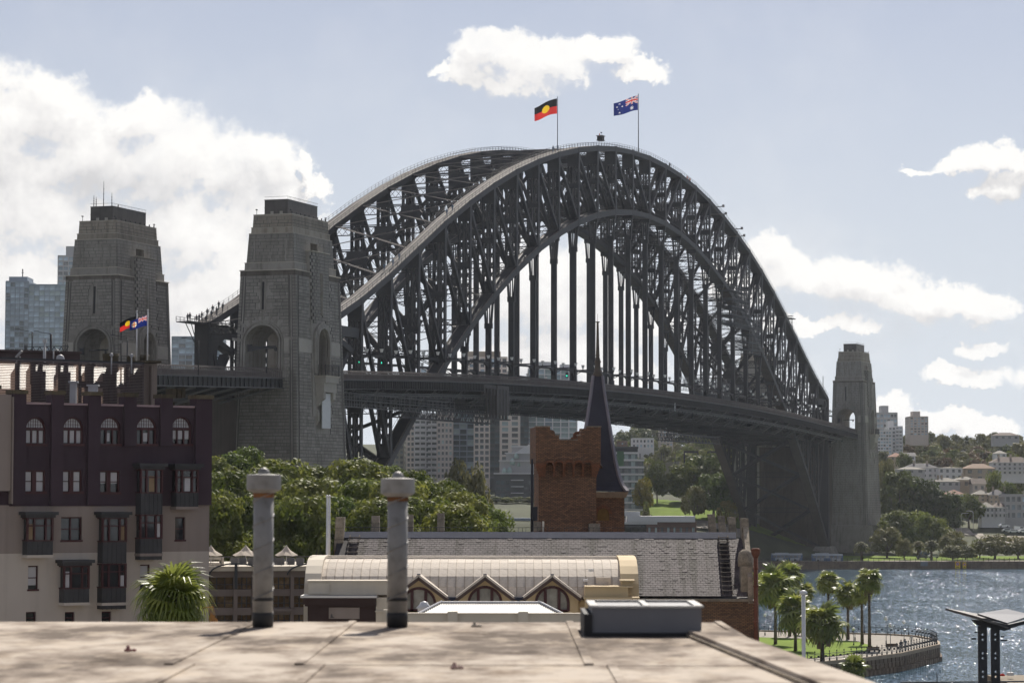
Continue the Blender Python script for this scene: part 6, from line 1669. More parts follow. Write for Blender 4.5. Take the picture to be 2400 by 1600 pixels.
LF=[leafmat('fig_leaves',(0.098,0.130,0.024),(0.205,0.222,0.045),.42),leafmat('dark_leaves',(0.055,0.080,0.020),(0.115,0.140,0.034),.35),leafmat('olive_leaves',(0.11,0.115,0.038),(0.18,0.175,0.062),.35),leafmat('yellow_leaves',(0.17,0.155,0.026),(0.28,0.23,0.04),.4),leafmat('bright_leaves',(0.105,0.15,0.028),(0.19,0.23,0.045),.42),leafmat('russet_leaves',(0.12,0.08,0.035),(0.17,0.115,0.05),.3)]
bark=mat('grey_bark',(0.13,0.105,0.08),.95,0,.25,1.5,bump=.4)
def crown_mesh(name,seed,nl,per,ls,flat=.62,base=.30,mat_=None,conic=0,asp=2.0):
    """unit tree crown: radius 1, total height 1 (crown from base to 1); clumps of leaf faces with gaps"""
    rr=random.Random(seed); b=M(); lobes=[]
    while len(lobes)<nl:
        a=rr.uniform(0,2*pi); q=rr.random()**.5; zz=rr.uniform(0,1)
        prof=math.sqrt(max(0.02,1-((zz-.30)/.74)**2)) if not conic else (1-zz)*.9+.1
        rad_=q*prof*.80
        lobes.append((rad_*cos(a),rad_*sin(a),base+(1-base)*(.08+.80*zz),rr.uniform(.16,.30)))
    for (x,y,z,r) in lobes:
        for _ in range(per):
            u=rr.uniform(-.75,1); th=rr.uniform(0,2*pi); s=math.sqrt(max(0,1-u*u)); d=Vector((s*cos(th),s*sin(th),u)); k=rr.uniform(.72,1.08)
            p=Vector((x+d.x*r*k,y+d.y*r*k,z+d.z*r*k*flat/asp))
            if p.z<base*.8: continue
            n=(d+Vector((rr.uniform(-.8,.8),rr.uniform(-.8,.8),rr.uniform(-.3,.9)))).normalized()
            t=n.orthogonal().normalized(); w=n.cross(t); an=rr.uniform(0,2*pi); t,w=t*cos(an)+w*sin(an),w*cos(an)-t*sin(an)
            l=ls*rr.uniform(.6,1.35); t=t*l; w=w*l*.62; t.z/=asp; w.z/=asp
            b.add([p-t,p-w*.9,p+t,p+w*.9],[(0,1,2,3)])
    return mesh(name,b,mat_ or LF[0])
def trunk_mesh(name,seed,h=.55,r=.06,limbs=6):
    rr=random.Random(seed); b=M(); b.tube([(0,0,-.08),(0,0,.04),(.01,.01,.18),(rr.uniform(-.03,.03),rr.uniform(-.03,.03),.32)],[r*1.5,r,r*.8,r*.62],8)
    for k in range(limbs):
        a=2*pi*k/limbs+rr.uniform(-.4,.4); z0=rr.uniform(.2,.32); e=rr.uniform(.35,.62)
        b.tube([(0,0,z0),(cos(a)*e*.4,sin(a)*e*.4,z0+.14),(cos(a)*e*.8,sin(a)*e*.8,z0+.26+rr.uniform(0,.1)),(cos(a)*e*1.15,sin(a)*e*1.15,z0+.40)],[r*.55,r*.4,r*.25,r*.1],5)
    return mesh(name,b,bark)
NEARC=[crown_mesh('crown',s,64,230,.040,.70,.34,asp=2.1) for s in (1,2,3,4)]
MIDC=[crown_mesh('crown',s,44,110,.062,.85,.22,asp=1.7) for s in (11,12,13)]
FARC=[crown_mesh('crown',s,24,40,.11,.85,.12,asp=1.6) for s in (21,22,23,24)]
TRK=[trunk_mesh('trunk',s) for s in (1,2,3)]
_tr=random.Random(77)
def tree(loc,w,h,m,label,group,lod=1,rz=None):
    t=thing('fig_tree' if m==0 and lod==0 else 'broadleaf_tree',label,'tree',loc,_tr.uniform(0,6.28) if rz is None else rz,group); t.scale=(w/2,w/2,h)
    c=link('crown',_tr.choice((NEARC,MIDC,FARC)[lod]),t); c.material_slots[0].link='OBJECT'; c.material_slots[0].material=LF[m]
    link('trunk',_tr.choice(TRK),t); return t
def tree_px(px,pyt,wpx,F,gz,m,label,group,lod=1):
    a=P(px,pyt,F); return tree((a.x,F,gz),wpx*F/FPX,(a.z-gz)*1.02,m,label,group,lod)
# fig grove in front of the nearest pylon
ords='first second third fourth fifth sixth seventh eighth ninth tenth eleventh twelfth'.split()
rows=[(('front row of the grove',305,10.5),[(505,1150,120),(610,1165,140),(700,1165,150),(800,1168,150),(880,1175,140),(980,1165,150),(1060,1185,140),(1130,1212,120),(1175,1232,70)]),
      (('middle row of the grove',345,11.5),[(520,1105,150),(620,1110,160),(735,1125,170),(840,1128,170),(930,1128,150),(1010,1132,150),(1085,1158,130),(1140,1190,100)]),
      (('back row of the grove',395,13),[(500,1075,130),(565,1052,130),(650,1077,150),(745,1096,160),(835,1080,150),(905,1096,110),(985,1106,110),(1050,1128,100),(1108,1160,90)])]
for (nm,F,gz),lst in rows:
    for i,(px,py,w) in enumerate(lst):
        tree_px(px,py,w*1.75,F+(7 if i%2 else -7),gz,0 if (i+int(F))%4 else 4,'spreading green fig tree, %s from the left in the %s'%(ords[i],nm),'fig trees of the grove',0)
tree_px(1094,1086,150,640,4,2,'round olive tree standing behind the right end of the fig grove before the apartment towers','',1)
for o in bpy.data.objects:
    if o.get('group')=='' : del o['group']
# ---------------- palms
palmL=leafmat('palm_fronds',(0.16,0.20,0.04),(0.30,0.32,0.08),.45); palmL.node_tree.nodes['Principled BSDF'].inputs['Roughness'].default_value=.38; palmL.node_tree.nodes['Principled BSDF'].inputs['Specular IOR Level'].default_value=.5; palmD=mat('dry_palm_skirt',(0.22,0.16,0.09),.95,0,.3,2); ptr=mat('palm_trunk',(0.10,0.075,0.055),.95,0,.3,2,bump=.6)
def fan_mesh(seed,droop=.45,n=15,w=.075):
    rr=random.Random(seed); b=M(); b.beam((0,0,0),(.42,0,.02),.025,.018,(0,1,0)); c=Vector((.40,0,.02))
    for k in range(n):
        a=rad(-118+236*k/(n-1)); L_=.62*(.72+.28*cos(a*.7))*rr.uniform(.9,1.08); d=Vector((cos(a),sin(a),0)); s=Vector((-sin(a),cos(a),0))
        m_=c+d*L_*.55+Vector((0,0,.03)); e=c+d*L_*.82+Vector((0,0,-.06)); f=c+d*L_+Vector((0,0,-droop*rr.uniform(.5,1.2)*.5)); 
        b.add([c,m_-s*w,m_+s*w],[(0,1,2)]); b.add([m_-s*w,e-s*w*.5,e+s*w*.5,m_+s*w],[(0,1,2,3)]); b.add([e-s*w*.5,f,e+s*w*.5],[(0,1,2)])
    return mesh('frond',b,palmL)
FANH=[fan_mesh(s,d,21,.036) for s,d in ((4,.7),(5,1.0),(6,1.3))]
FAN=[fan_mesh(s,d) for s,d in ((1,.35),(2,.6),(3,.85))]
def fanpalm(px,py,wpx,F,gz,label,nf=30,tr=.22,lean=0.0,group='fan palms on the quay'):
    c=P(px,py,F); R_=wpx*F/FPX/2; h=c.z-gz; root=thing('fan_palm',label,'palm tree',(c.x,F,gz),0,group); rr=random.Random(int(px))
    b=M(); b.tube([(-lean,0,-.3),(-lean*.7,0,h*.3),(-lean*.2,0,h*.7),(0,0,h)],[tr*1.35,tr,tr*.85,tr*.9],9)
    for k in range(int(h/.35)): b.lathe((-lean*(1-k*.35/h),0,k*.35),[(tr*.95,0),(tr*1.08,.08),(tr*.95,.16)],9)
    part('trunk',b,ptr,root)
    b=M(); 
    for k in range(30): a=rr.uniform(0,6.28); z0=h-rr.uniform(0,.3)*R_; b.beam((cos(a)*tr,sin(a)*tr,z0),(cos(a)*(tr+.25*R_),sin(a)*(tr+.25*R_),z0-R_*rr.uniform(.35,.75)),.16*R_,.02,(-sin(a),cos(a),0))
    part('dead_skirt',b,palmD,root)
    for k in range(nf):
        el=lerp(78,-55,(k/(nf-1))**.85)+rr.uniform(-8,8); az=k*2.39996+rr.uniform(-.2,.2)
        o=link('frond',(FANH if F<100 else FAN)[0 if el>35 else (1 if el>-5 else 2)],root,(0,0,h)); o.rotation_euler=(rr.uniform(-.35,.35),-rad(el),az); o.scale=(R_*rr.uniform(.85,1.2),)*3
    return root
Z=2.7
PALMS=((1775,1372,62,455,Z,'leftmost fan palm, half hidden by the rusty pipe'),(1817,1378,92,449,Z,'fan palm with a thick dark trunk on the lawn right of the rusty pipe'),(1850,1350,66,476,Z,'fan palm standing higher behind the second palm from the left'),
          (1889,1388,46,484,Z,'small fan palm crown behind the white lamp column'),(1941,1362,60,471,Z,'slender fan palm standing alone left of the tall trio'),(1987,1392,66,466,Z,'left fan palm of the tall slender trio'),
          (2020,1391,50,449,Z,'middle and smallest fan palm of the tall slender trio'),(2037,1360,66,438,Z,'right and tallest fan palm of the slender trio'),(1864,1432,88,430,Z,'big dark fan palm behind the white lamp column'),
          (1927,1462,96,402,Z,'large bushy fan palm right of the white lamp column'),(2000,1566,66,330,Z,'lowest fan palm at the roof edge beside the water'))
for a in PALMS: fanpalm(a[0],a[1],a[2]*(1.22 if a[0]<1935 and a[2]>80 else 1.1),*a[3:],tr=.24 if a[3]>402 else .3)
fanpalm(408,1406,186,75,6,'big fan palm with glossy fronds in front of the plum hotel corner',nf=50,tr=.18,group='palm by the hotel')
b=M(); c=P(500,1425,75)
for k in range(7):
    a=-.2+k*.12; b.tube([(0,0,0),(.18+.03*k,.1*(k%3-1),.05),(.33+.03*k,.1*(k%3-1),-.25-.04*k)],[.008,.006,.003],4); 
    for q in range(9): xx=.3+.03*k; b.beam((xx,.1*(k%3-1),-.1-.04*k),(xx+R.uniform(-.09,.09),.1*(k%3-1)+R.uniform(-.05,.05),-.3-.04*k-R.uniform(0,.12)),.01,.008)
solo('palm_flower_stalk',b,mat('orange_dry_flowers',(0.42,0.22,0.07),.9,0,.2,4),'dry orange flower stalks hanging from the palm by the hotel','flower stalk',(c.x-.35,c.y,c.z))
# date palms on the far foreshore: feather fronds
def feather(seed):
    rr=random.Random(seed); b=M(); n=13; pts=[]
    for k in range(n): t=k/(n-1); pts.append(Vector((t*.95*cos(t*.55),0,.42*sin(t*2.3)-.32*t*t)))
    for k in range(n-1):
        b.beam(pts[k],pts[k+1],.025*(1-k/n)+.006,.015); d=(pts[k+1]-pts[k]).normalized(); 
        for sg in (-1,1):
            l=.30*(1-.55*k/n); e=pts[k]+Vector((.10,sg*l,-.10*l-.03)); b.add([pts[k]-d*.02,e,pts[k+1]-d*.01],[(0,1,2)])
    return mesh('frond',b,palmL)
FEA=[feather(1),feather(2)]
def datepalm(px,py,wpx,F,gz,label,nf=44,mt=None):
    c=P(px,py,F); R_=wpx*F/FPX/2; h=max(1.5,c.z-gz); root=thing('date_palm',label,'palm tree',(c.x,F,gz),0,'date palms on the far shore'); rr=random.Random(int(px*3))
    b=M(); b.tube([(0,0,-.3),(0,0,h*.5),(0,0,h)],[.55,.45,.5],8); part('trunk',b,ptr,root)
    b=M(); base=[]
    for k in range(nf):
        el=rad(lerp(80,-25,(k/(nf-1)))+rr.uniform(-8,8)); az=k*2.39996; s=R_*rr.uniform(.9,1.05); me=FEA[k%2]; mt_=Matrix.Rotation(az,3,'Z')@Matrix.Rotation(-el,3,'Y')
        n0=len(b.v); b.v.extend([tuple(mt_@(v.co*s)+Vector((0,0,h))) for v in me.vertices]); b.f.extend([tuple(i+n0 for i in p.vertices) for p in me.polygons]); b.m.extend([0]*len(me.polygons)); b.sm.extend([False]*len(me.polygons))
    part('fronds',b,LF[2] if mt is None else mt,root,stuff=True)
for a in ((2019,1290,52,1012,3,'date palm at the foot of the distant pylon'),(2152,1286,46,1030,3.2,'left dark date palm before the big dark trees on the foreshore'),(2183,1288,56,1018,3.1,'tall date palm on the foreshore lawn right of the dark one'),(1511,1207,26,1052,14,'small date palm in front of the low brick building'),(2217,1272,44,1060,4,'date palm half hidden among the foreshore trees')): datepalm(*a)
# ---------------- north shore trees (photo position, width, distance)
def gtree(px,pyt,wpx,F,m,label,group=None,lod=1,gz=None):
    x=PX(px,F); g=nz(x,F) if gz is None else gz; a=P(px,pyt,F); h=max(3,a.z-g); t=tree((x,F,g-.3),wpx*F/FPX,h*1.03,m,label,group,lod); return t
for a in ((1540,1082,62,1120,1,'dark tree beside the glass office at the top of the park lawn'),(1508,1122,58,1075,3,'yellowish tree against the dark glass office'),(1655,1066,150,1125,1,'largest dark tree at the back of the park under the bridge'),(1600,1088,110,1118,1,'dark tree left of the largest one above the park lawn'),(1705,1100,70,1120,1,'dark tree partly behind the sloping bridge leg'),
          (1672,1110,124,1070,4,'big rounded lighter green tree on the park lawn by the bridge leg'),(1627,1140,70,1062,2,'small brownish tree on the lawn left of the rounded one'),(1703,1172,56,1050,3,'low yellow green tree at the foot of the bridge leg'),(1600,1113,60,1128,0,'mid green tree above the parked cars in the park'),
          (1515,1174,20,1056,0,'little round shrub at the start of the park path')): gtree(*a)
for a in ((2110,1105,130,1130,1,'large dark fig beside the distant pylon, furthest left on the slope'),(2165,1125,130,1128,1,'large dark fig in the middle of the dark mass behind the pylon'),(2215,1150,110,1125,1,'large dark fig at the right end of the dark mass'),(2270,1158,80,1150,0,'green tree below the pitched roofs left of the street lamps'),
          (2100,1196,110,1085,0,'sunlit green tree left of the lower foreshore row'),(2155,1200,120,1082,4,'sunlit bright green tree in the middle of the lower foreshore row'),(2200,1215,90,1078,0,'sunlit green tree at the right of the lower foreshore row'),(2235,1245,70,1068,2,'olive tree right of the sunlit green row'),
          (2078,1236,100,1045,2,'rounded greyish tree on the lawn right of the distant pylon'),(2118,1262,46,1022,2,'small leaning tree on the foreshore lawn'),(2232,1276,70,1020,2,'flat topped tree with two trunks on the foreshore'),(2262,1276,60,1024,2,'second flat topped foreshore tree left of the yellow signs'),
          (2330,1252,110,1030,2,'broad olive tree on the foreshore, widest of the right hand group'),(2385,1256,90,1034,2,'broad olive tree cut by the right edge of the photo'),(2295,1262,60,1045,0,'tree behind the broad olive trees near the orange sign'),(2360,1130,80,1190,0,'tree below the white balconied hotel on the hill'),(2330,1105,70,1220,0,'green hedge tree under the tan hip roofed house'),(2250,1118,46,1240,3,'yellow green tree between the pale roofs'),
          (2080,1080,60,1210,2,'pale olive tree left of the long white house'),(2120,1062,60,1290,1,'dark umbrella shaped tree above the long white house')): gtree(*a)
for a in ((60,900,60,900,1,'tree at the left of the bridge approach'),): pass
for a in ((1163,1200,44,1120,1,'dark shrubby tree at the left foot of the stepped apartments'),(1188,1206,42,1118,0,'green tree second along the foot of the stepped apartments'),(1214,1203,44,1121,1,'dark tree third along the foot of the stepped apartments'),(1240,1207,40,1119,2,'olive tree at the right foot of the stepped apartments')): gtree(*a)
# hillside woods: trees one can still tell apart
hr=random.Random(9); HILL=[]
zones=[(2060,2400,1290,1420,64,[3,0,2,3,0],9),(2060,2400,1430,1650,84,[2,2,0,2,1,5],10),(2060,2400,1680,1950,60,[2,1,2,2],11),
       (1440,1720,1250,1420,30,[2,0,2],10),(1440,1760,1450,1700,50,[2,2,0],12),(1440,1760,1750,2000,30,[2,1],13),(930,1240,1260,1500,14,[1,2],10)]
names={0:'green',1:'dark green',2:'olive green',3:'yellowing',4:'bright green',5:'russet'}
zn=['just behind the waterside houses','half way up the hill right of the distant pylon','on the skyline right of the distant pylon','behind the park under the bridge','on the middle slope seen under the deck','on the skyline seen under the deck','between the apartment towers']
for zi,(p0,p1,F0,F1,n,ms,sz_) in enumerate(zones):
    for k in range(n):
        px=hr.uniform(p0,p1); F=hr.uniform(F0,F1); x=PX(px,F); w=sz_*hr.uniform(.7,1.45); h=w*hr.uniform(.7,1.05)
        m=hr.choice(ms); HT=tree((x,F,nz(x,F)-.4),w,h,m,'small %s tree %s'%(names[m],zn[zi]),'%s trees %s'%(names[m],zn[zi]),2); HILL.append((HT,px,1159-(nz(x,F)+h*.6-CAMZ)*FPX/F,names[m],zn[zi]))
# ================================================================ far buildings
def pane_mesh(w,h,m,key,cache={}):
    k=(round(w,1),round(h,1),key)
    if k not in cache:
        b=M(); b.box(-w/2,w/2,-.05,.05,-h/2,h/2); cache[k]=mesh('window_pane',b,m)
    return cache[k]
gl_b=glassmat('sky_reflection_glass',(0.34,0.42,0.48),.25,.5,.15); gl_d=glassmat('dark_teal_glass',(0.07,0.10,0.11),.12,.6,.25); gl_g=glassmat('pale_green_glass',(0.30,0.37,0.37),.15,.4,.2); gl_k=glassmat('grey_window_glass',(0.12,0.125,0.13),.15,.6,.3)  # the blue glass has the sky's reflection put into its base colour
fm={'beige':mat('far_beige_render',(0.66,0.59,0.53),.85,0,.06,.05),'white':mat('far_white_render',(0.68,0.67,0.67),.8,0,.05,.05),'grey':mat('far_grey_render',(0.44,0.43,0.43),.85,0,.08,.05),'taupe':mat('far_taupe_render',(0.52,0.46,0.42),.85,0,.08,.05),'tan':mat('far_tan_render',(0.42,0.35,0.27),.85,0,.07,.05),'dark':mat('far_dark_frame',(0.09,0.095,0.10),.7,0,.1,.1),'brick':mat('far_brown_brick',(0.17,0.10,0.075),.9,0,.12,.2),'blue':mat('far_blue_frame',(0.27,0.32,0.38),.6,0,.1,.1),'olive':mat('far_drab_render',(0.22,0.21,0.17),.85,0,.08,.1)}
def block(label,px0,px1,pyt,pyb,F,depth,nx,ny,wall,glass,pier=.35,span=.35,rot=0.0,balc=None,name='apartment_building',cat='building',side=True,top=None,groupwin=True):
    """tower with real piers, floor bands and separate window panes; py are photo rows of roof and foot"""
    A0=P(px0,1159,F); root=thing(name,label,cat,(A0.x,F,0),rot)
    W=(px1-px0)*F/FPX/cos(rot); zt=P((px0+px1)/2,pyt,F).z; zb=P((px0+px1)/2,pyb,F).z
    b=M(); b.box(.25,W-.25,.35,depth,zb-6,zt-.2); part('core',b,fm[wall],root)
    fh=(zt-zb)/ny; bw=W/nx; pw=bw*pier; sh=fh*span
    b=M()
    for i in range(nx+1):
        x=i*bw; b.box(max(0,x-pw/2),min(W,x+pw/2),-.02,.5,zb-6,zt)
    part('wall_pier',b,fm[wall],root,stuff=nx>2)
    b=M()
    for j in range(ny+1):
        z=zb+j*fh; b.box(0,W,.03,.5,z-sh/2,min(zt,z+sh/2))
    b.box(0,W,0,.5,zb-6,zb)
    part('floor_band',b,fm[wall],root,stuff=True)
    rr=random.Random(int(px0*7+pyt))
    gls=glass if isinstance(glass,(list,tuple)) else [glass]
    for i in range(nx):
        for j in range(ny):
            me=pane_mesh(bw-pw+.1,fh-sh+.1,gls[0],gls[0].name) if rr.random()<.7 else pane_mesh(bw-pw+.1,fh-sh+.1,gls[-1],gls[-1].name)
            link('window_pane',me,root,((i+.5)*bw,.25,zb+(j+.5)*fh))
    if side:
        b=M(); ns=max(2,int(depth/ (bw if bw>2 else 4)))
        for s,x in ((1,W),(-1,0)):
            for j in range(ny+1): z=zb+j*fh; b.box(x-(.03 if s>0 else .25),x+(.25 if s>0 else .03),.2,depth,z-sh/2,min(zt,z+sh/2))
            for i in range(ns+1): y=.3+(depth-.3)*i/ns; b.box(x-(.02 if s>0 else .24),x+(.24 if s>0 else .02),y-.5,y+.5,zb-6,zt)
        part('side_wall',b,fm[wall],root,stuff=True)
        for s,x in ((1,W-.1),(-1,.1)):
            g=M(); g.box(x-.2 if s<0 else x,x if s<0 else x+.2,.6,depth-.3,zb,zt-.3); part('side_glazing',g,gls[0],root)
    if balc:
        for (i0,i1) in balc:
            b=M()
            for j in range(ny):
                z=zb+j*fh; x0=i0*bw; x1=i1*bw; b.box(x0,x1,-1.5,.02,z-.12,z+.12); b.box(x0,x1,-1.5,-1.42,z+.12,z+1.0)
            part('balcony',b,fm['white'] if wall in('white','grey') else fm[wall],root,stuff=True)
    b=M(); b.box(-.15,W+.15,-.15,depth+.1,zt,zt+.5); part('roof',b,fm[wall],root)
    if top:
        for (a,c,h,m_) in top: b=M(); b.box(W*a,W*c,2,depth*.7,zt+.5,zt+.5+h); part('plant_room',b,fm[m_],root)
    return root
# left glass towers
block('rounded blue glass office tower furthest left with a mast',8,62,660,880,1500,30,5,17,'blue',[gl_b,gl_d],.10,.22,name='glass_tower',top=[(.1,.9,2.5,'blue')])
t=block('pale blue glass office tower with dark centre line beside the leftmost pylon',62,160,668,880,1480,30,8,17,'blue',[gl_b,gl_g],.06,.16,name='glass_tower')
block('tallest grey blue tower rising behind the leftmost pylon',130,215,600,880,1700,30,7,24,'grey',[gl_b,gl_k],.16,.30,name='office_tower',top=[(.2,.8,6,'grey')])
b=M(); g=P(53,645,1505); b.tube([(0,0,-4),(0,0,3)],.3,5); b.cbox((0,0,1.5),(1.4,.3,.3)); b.cbox((0,0,3),(.6,.6,1)); 
solo('roof_mast',b,steel,'small mast on the roof of the furthest left glass tower','mast',(g.x,g.y,g.z))
block('glass and grey office block between the leftmost pylon and the steel portal',400,512,790,870,1400,30,7,6,'blue',[gl_b,gl_k],.08,.35,name='office_building')
# towers under and above the deck
block('narrow cream apartment block partly behind the left arch leg',944,971,985,1120,1240,16,3,11,'beige',[gl_k,gl_d],.4,.42)
block('drab olive apartment block low behind the left arch leg',915,946,1030,1125,1200,16,3,8,'olive',[gl_k,gl_d],.4,.45)
block('white balconied apartment tower left of the brown ones',971,1024,972,1122,1230,18,4,12,'white',[gl_k,gl_d],.22,.3,balc=[(0,1.9),(2.4,4)])
block('taupe apartment tower with narrow paired windows',1024,1060,962,1122,1215,18,4,12,'taupe',[gl_k,gl_g],.45,.42)
block('dark teal glass fronted apartment tower in the middle',1060,1111,940,1122,1225,18,3,14,'blue',[gl_d,gl_g],.12,.2)
block('tall beige apartment tower whose roof shows above the deck',1085,1188,838,1000,1262,22,8,13,'beige',[gl_k,gl_b],.3,.4,top=[(.1,.85,2.6,'tan')])
block('beige gridded apartment tower, left of a dark glazed strip',1111,1147,945,1122,1222,20,3,13,'beige',[gl_k,gl_d],.32,.34)
block('dark glazed strip tower between two beige gridded towers',1147,1172,945,1122,1224,20,2,13,'dark',[gl_d,gl_k],.1,.2)
block('beige gridded apartment tower left of the white glass grid tower',1172,1218,945,1122,1222,20,2,13,'beige',[gl_k,gl_g],.38,.34)
block('thin dark glazed tower edge beside the white grid tower',1218,1238,945,1122,1226,20,2,13,'dark',[gl_d,gl_k],.15,.2)
block('white gridded glass tower directly behind the scooped brick tower',1238,1352,865,1125,1232,24,6,21,'white',[gl_g,gl_b],.14,.16,top=[(.05,.6,3,'white'),(.65,.95,1.8,'white')])
block('small pale block with shed roof seen through the truss above the deck',985,1042,862,900,1260,16,4,3,'white',[gl_k,gl_b],.2,.35)
# stepped terrace block with glass domes
def terraced():
    root=thing('stepped_apartments','dark stepped apartment block with pale glass domes on its terraces beside the brick tower','building',(PX(1160,1150),1150,0)); k=1150/FPX
    steps=[(1160,1262,1110,1228),(1172,1262,1080,1110),(1186,1262,1062,1080),(1200,1262,1046,1062)]
    X_=lambda px:(px-1160)*k
    z=lambda py:P(1200,py,1150).z
    for i,(a,c,y0,y1) in enumerate(steps):
        b=M(); b.box(X_(a),X_(c),i*2.2,18,z(y1),z(y0)); part('storey_mass',b,fm['grey'] if i else fm['dark'],root)
        b=M(); b.box(X_(a)-.6,X_(c),i*2.2-1.3,i*2.2,z(y0)-.1,z(y0)+.4); part('terrace_slab',b,fm['white'],root)
    for j in range(7):
        y=1125+j*15; b=M(); b.box(X_(1197),X_(1227),-1.6,0,z(y)-.15,z(y)+.25); part('balcony_slab',b,fm['white'],root)
        for i in range(3): g=M(); g.box(X_(1228+i*11),X_(1236+i*11),-.12,-.02,z(y+10),z(y+1)); part('window_pane',g,gl_k,root)
        for i in range(3): g=M(); g.box(X_(1163+i*11),X_(1172+i*11),-.12,-.02,z(y+10),z(y+1)); part('window_pane',g,gl_d,root)
    for (px,py,r) in ((1179,1108,9),(1191,1108,10),(1198,1089,11),(1207,1074,9),(1213,1092,7)):
        b=M(); c=X_(px+3); rr_=r*k*.62; b.lathe((c,0+ (0 if py>1100 else 2.5),z(py)),[(rr_,0),(rr_*.98,rr_*.9),(rr_*.75,rr_*1.7),(rr_*.35,rr_*2.2),(.05,rr_*2.35)],12); part('glass_dome',b,mat('frosted_green_dome',(0.42,0.52,0.49),.3,0,.1,.5),root)
    b=M(); b.extrude([(X_(1203),z(1062)),(X_(1262),z(1062)),(X_(1262),z(1043)),(X_(1238),z(1042)),(X_(1226),z(1048)),(X_(1213),z(1057))],4,16,'y'); part('curved_roof',b,fm['white'],root,fixn=True)
    b=M(); b.box(X_(1238),X_(1262),6.2,6.8,z(1100),z(1040)); part('white_wing',b,fm['white'],root)
terraced()
block('low grey blue sheds with small windows below the stepped apartments',1150,1256,1216,1262,1058,20,8,2,'blue',[gl_k,gl_b],.55,.55,name='waterfront_shed',side=False)
# dark glass office with white floor lines
def office():
    F=1085; k=F/FPX; root=thing('glass_office','dark glass office with white floor bands right of the spire','building',(PX(1425,F),F,0)); z=lambda py:P(1470,py,F).z; X_=lambda px:(px-1425)*k
    for j in range(11):
        y=1062+j*16.6; x1=1496 if y<1072 else 1510; 
        g=M(); g.box(X_(1425),X_(x1)-.3,0,20,z(y+16.4),z(y)); part('glass_storey',g,gl_d,root)
        b=M(); b.box(X_(1425),X_(x1),-.7,20.3,z(y)-.25,z(y)+.55) ; part('floor_band',b,fm['white'],root)
        for q in range(5): 
            g=M(); xx=X_(1428+q*16); 
            if xx<X_(x1)-3: g.box(xx+.6,xx+2.2,-.06,0,z(y+14),z(y+3)); part('window_pane',g,gl_g if (q*j)%3==0 else gl_k,root)
    b=M(); b.box(X_(1425),X_(1496),-.6,18,z(1050),z(1046)); b.box(X_(1425),X_(1495),.4,16,z(1062),z(1050)); part('top_storey',b,fm['dark'],root)
    b=M(); b.box(X_(1446),X_(1462),-.8,2,z(1092),z(1057)); part('green_panel',b,mat('dull_green_panel',(0.07,0.16,0.08),.6,0,.15,.5),root)
office()
block('low brown brick building with cream lintels and white sashes at the park edge',1515,1632,1225,1262,1040,14,8,1,'brick',[gl_g,gl_k],.62,.55,name='brick_building',side=False)
block('dark glass fronted low building beside the brick tower base',1440,1512,1228,1262,1045,14,7,1,'dark',[gl_k,gl_d],.15,.2,name='low_building',side=False)
b=M(); g=P(1440,1228,1040); k=1040/FPX; b.box(0,100*k,-1,10,0,.9); b.box(30*k,188*k,-2,14,.9,3.2); b.box(0,60*k,-.5,8,3.2,5); solo('white_roof',b,fm['white'],'long stepped white roofs above the low brick building','roof',(g.x,g.y,g.z))
block('brown grey apartment tower on the skyline under the deck',1547,1577,1008,1052,1650,16,4,6,'taupe',[gl_k,gl_b],.4,.45)
block('white house row on the slope below the skyline seen under the deck',1482,1532,1028,1050,1600,12,6,2,'white',[gl_k,gl_b],.5,.5,name='house_row')
block('brick red house on the slope beside the spire',1448,1470,1035,1052,1580,10,3,2,'brick',[gl_k,gl_b],.5,.5,name='house')
# apartment towers on the right skyline
block('tall grey apartment tower right behind the distant pylon',2056,2104,968,1062,1560,18,6,8,'grey',[gl_b,gl_k],.25,.42,top=[(.25,.6,4,'grey')])
block('square dark grey apartment tower standing apart on the skyline',2134,2176,977,1020,1600,18,5,7,'taupe',[gl_b,gl_k],.35,.45,top=[(.2,.6,3,'taupe')])
block('pale apartment tower with white top below the tall grey one',2084,2116,1000,1060,1520,16,4,7,'white',[gl_k,gl_b],.3,.42,balc=[(2,4)],top=[(0,.4,3,'white')])
block('light blue grey apartment block low beside the distant pylon',2058,2090,1010,1062,1505,16,5,7,'white',[gl_b,gl_k],.25,.42)
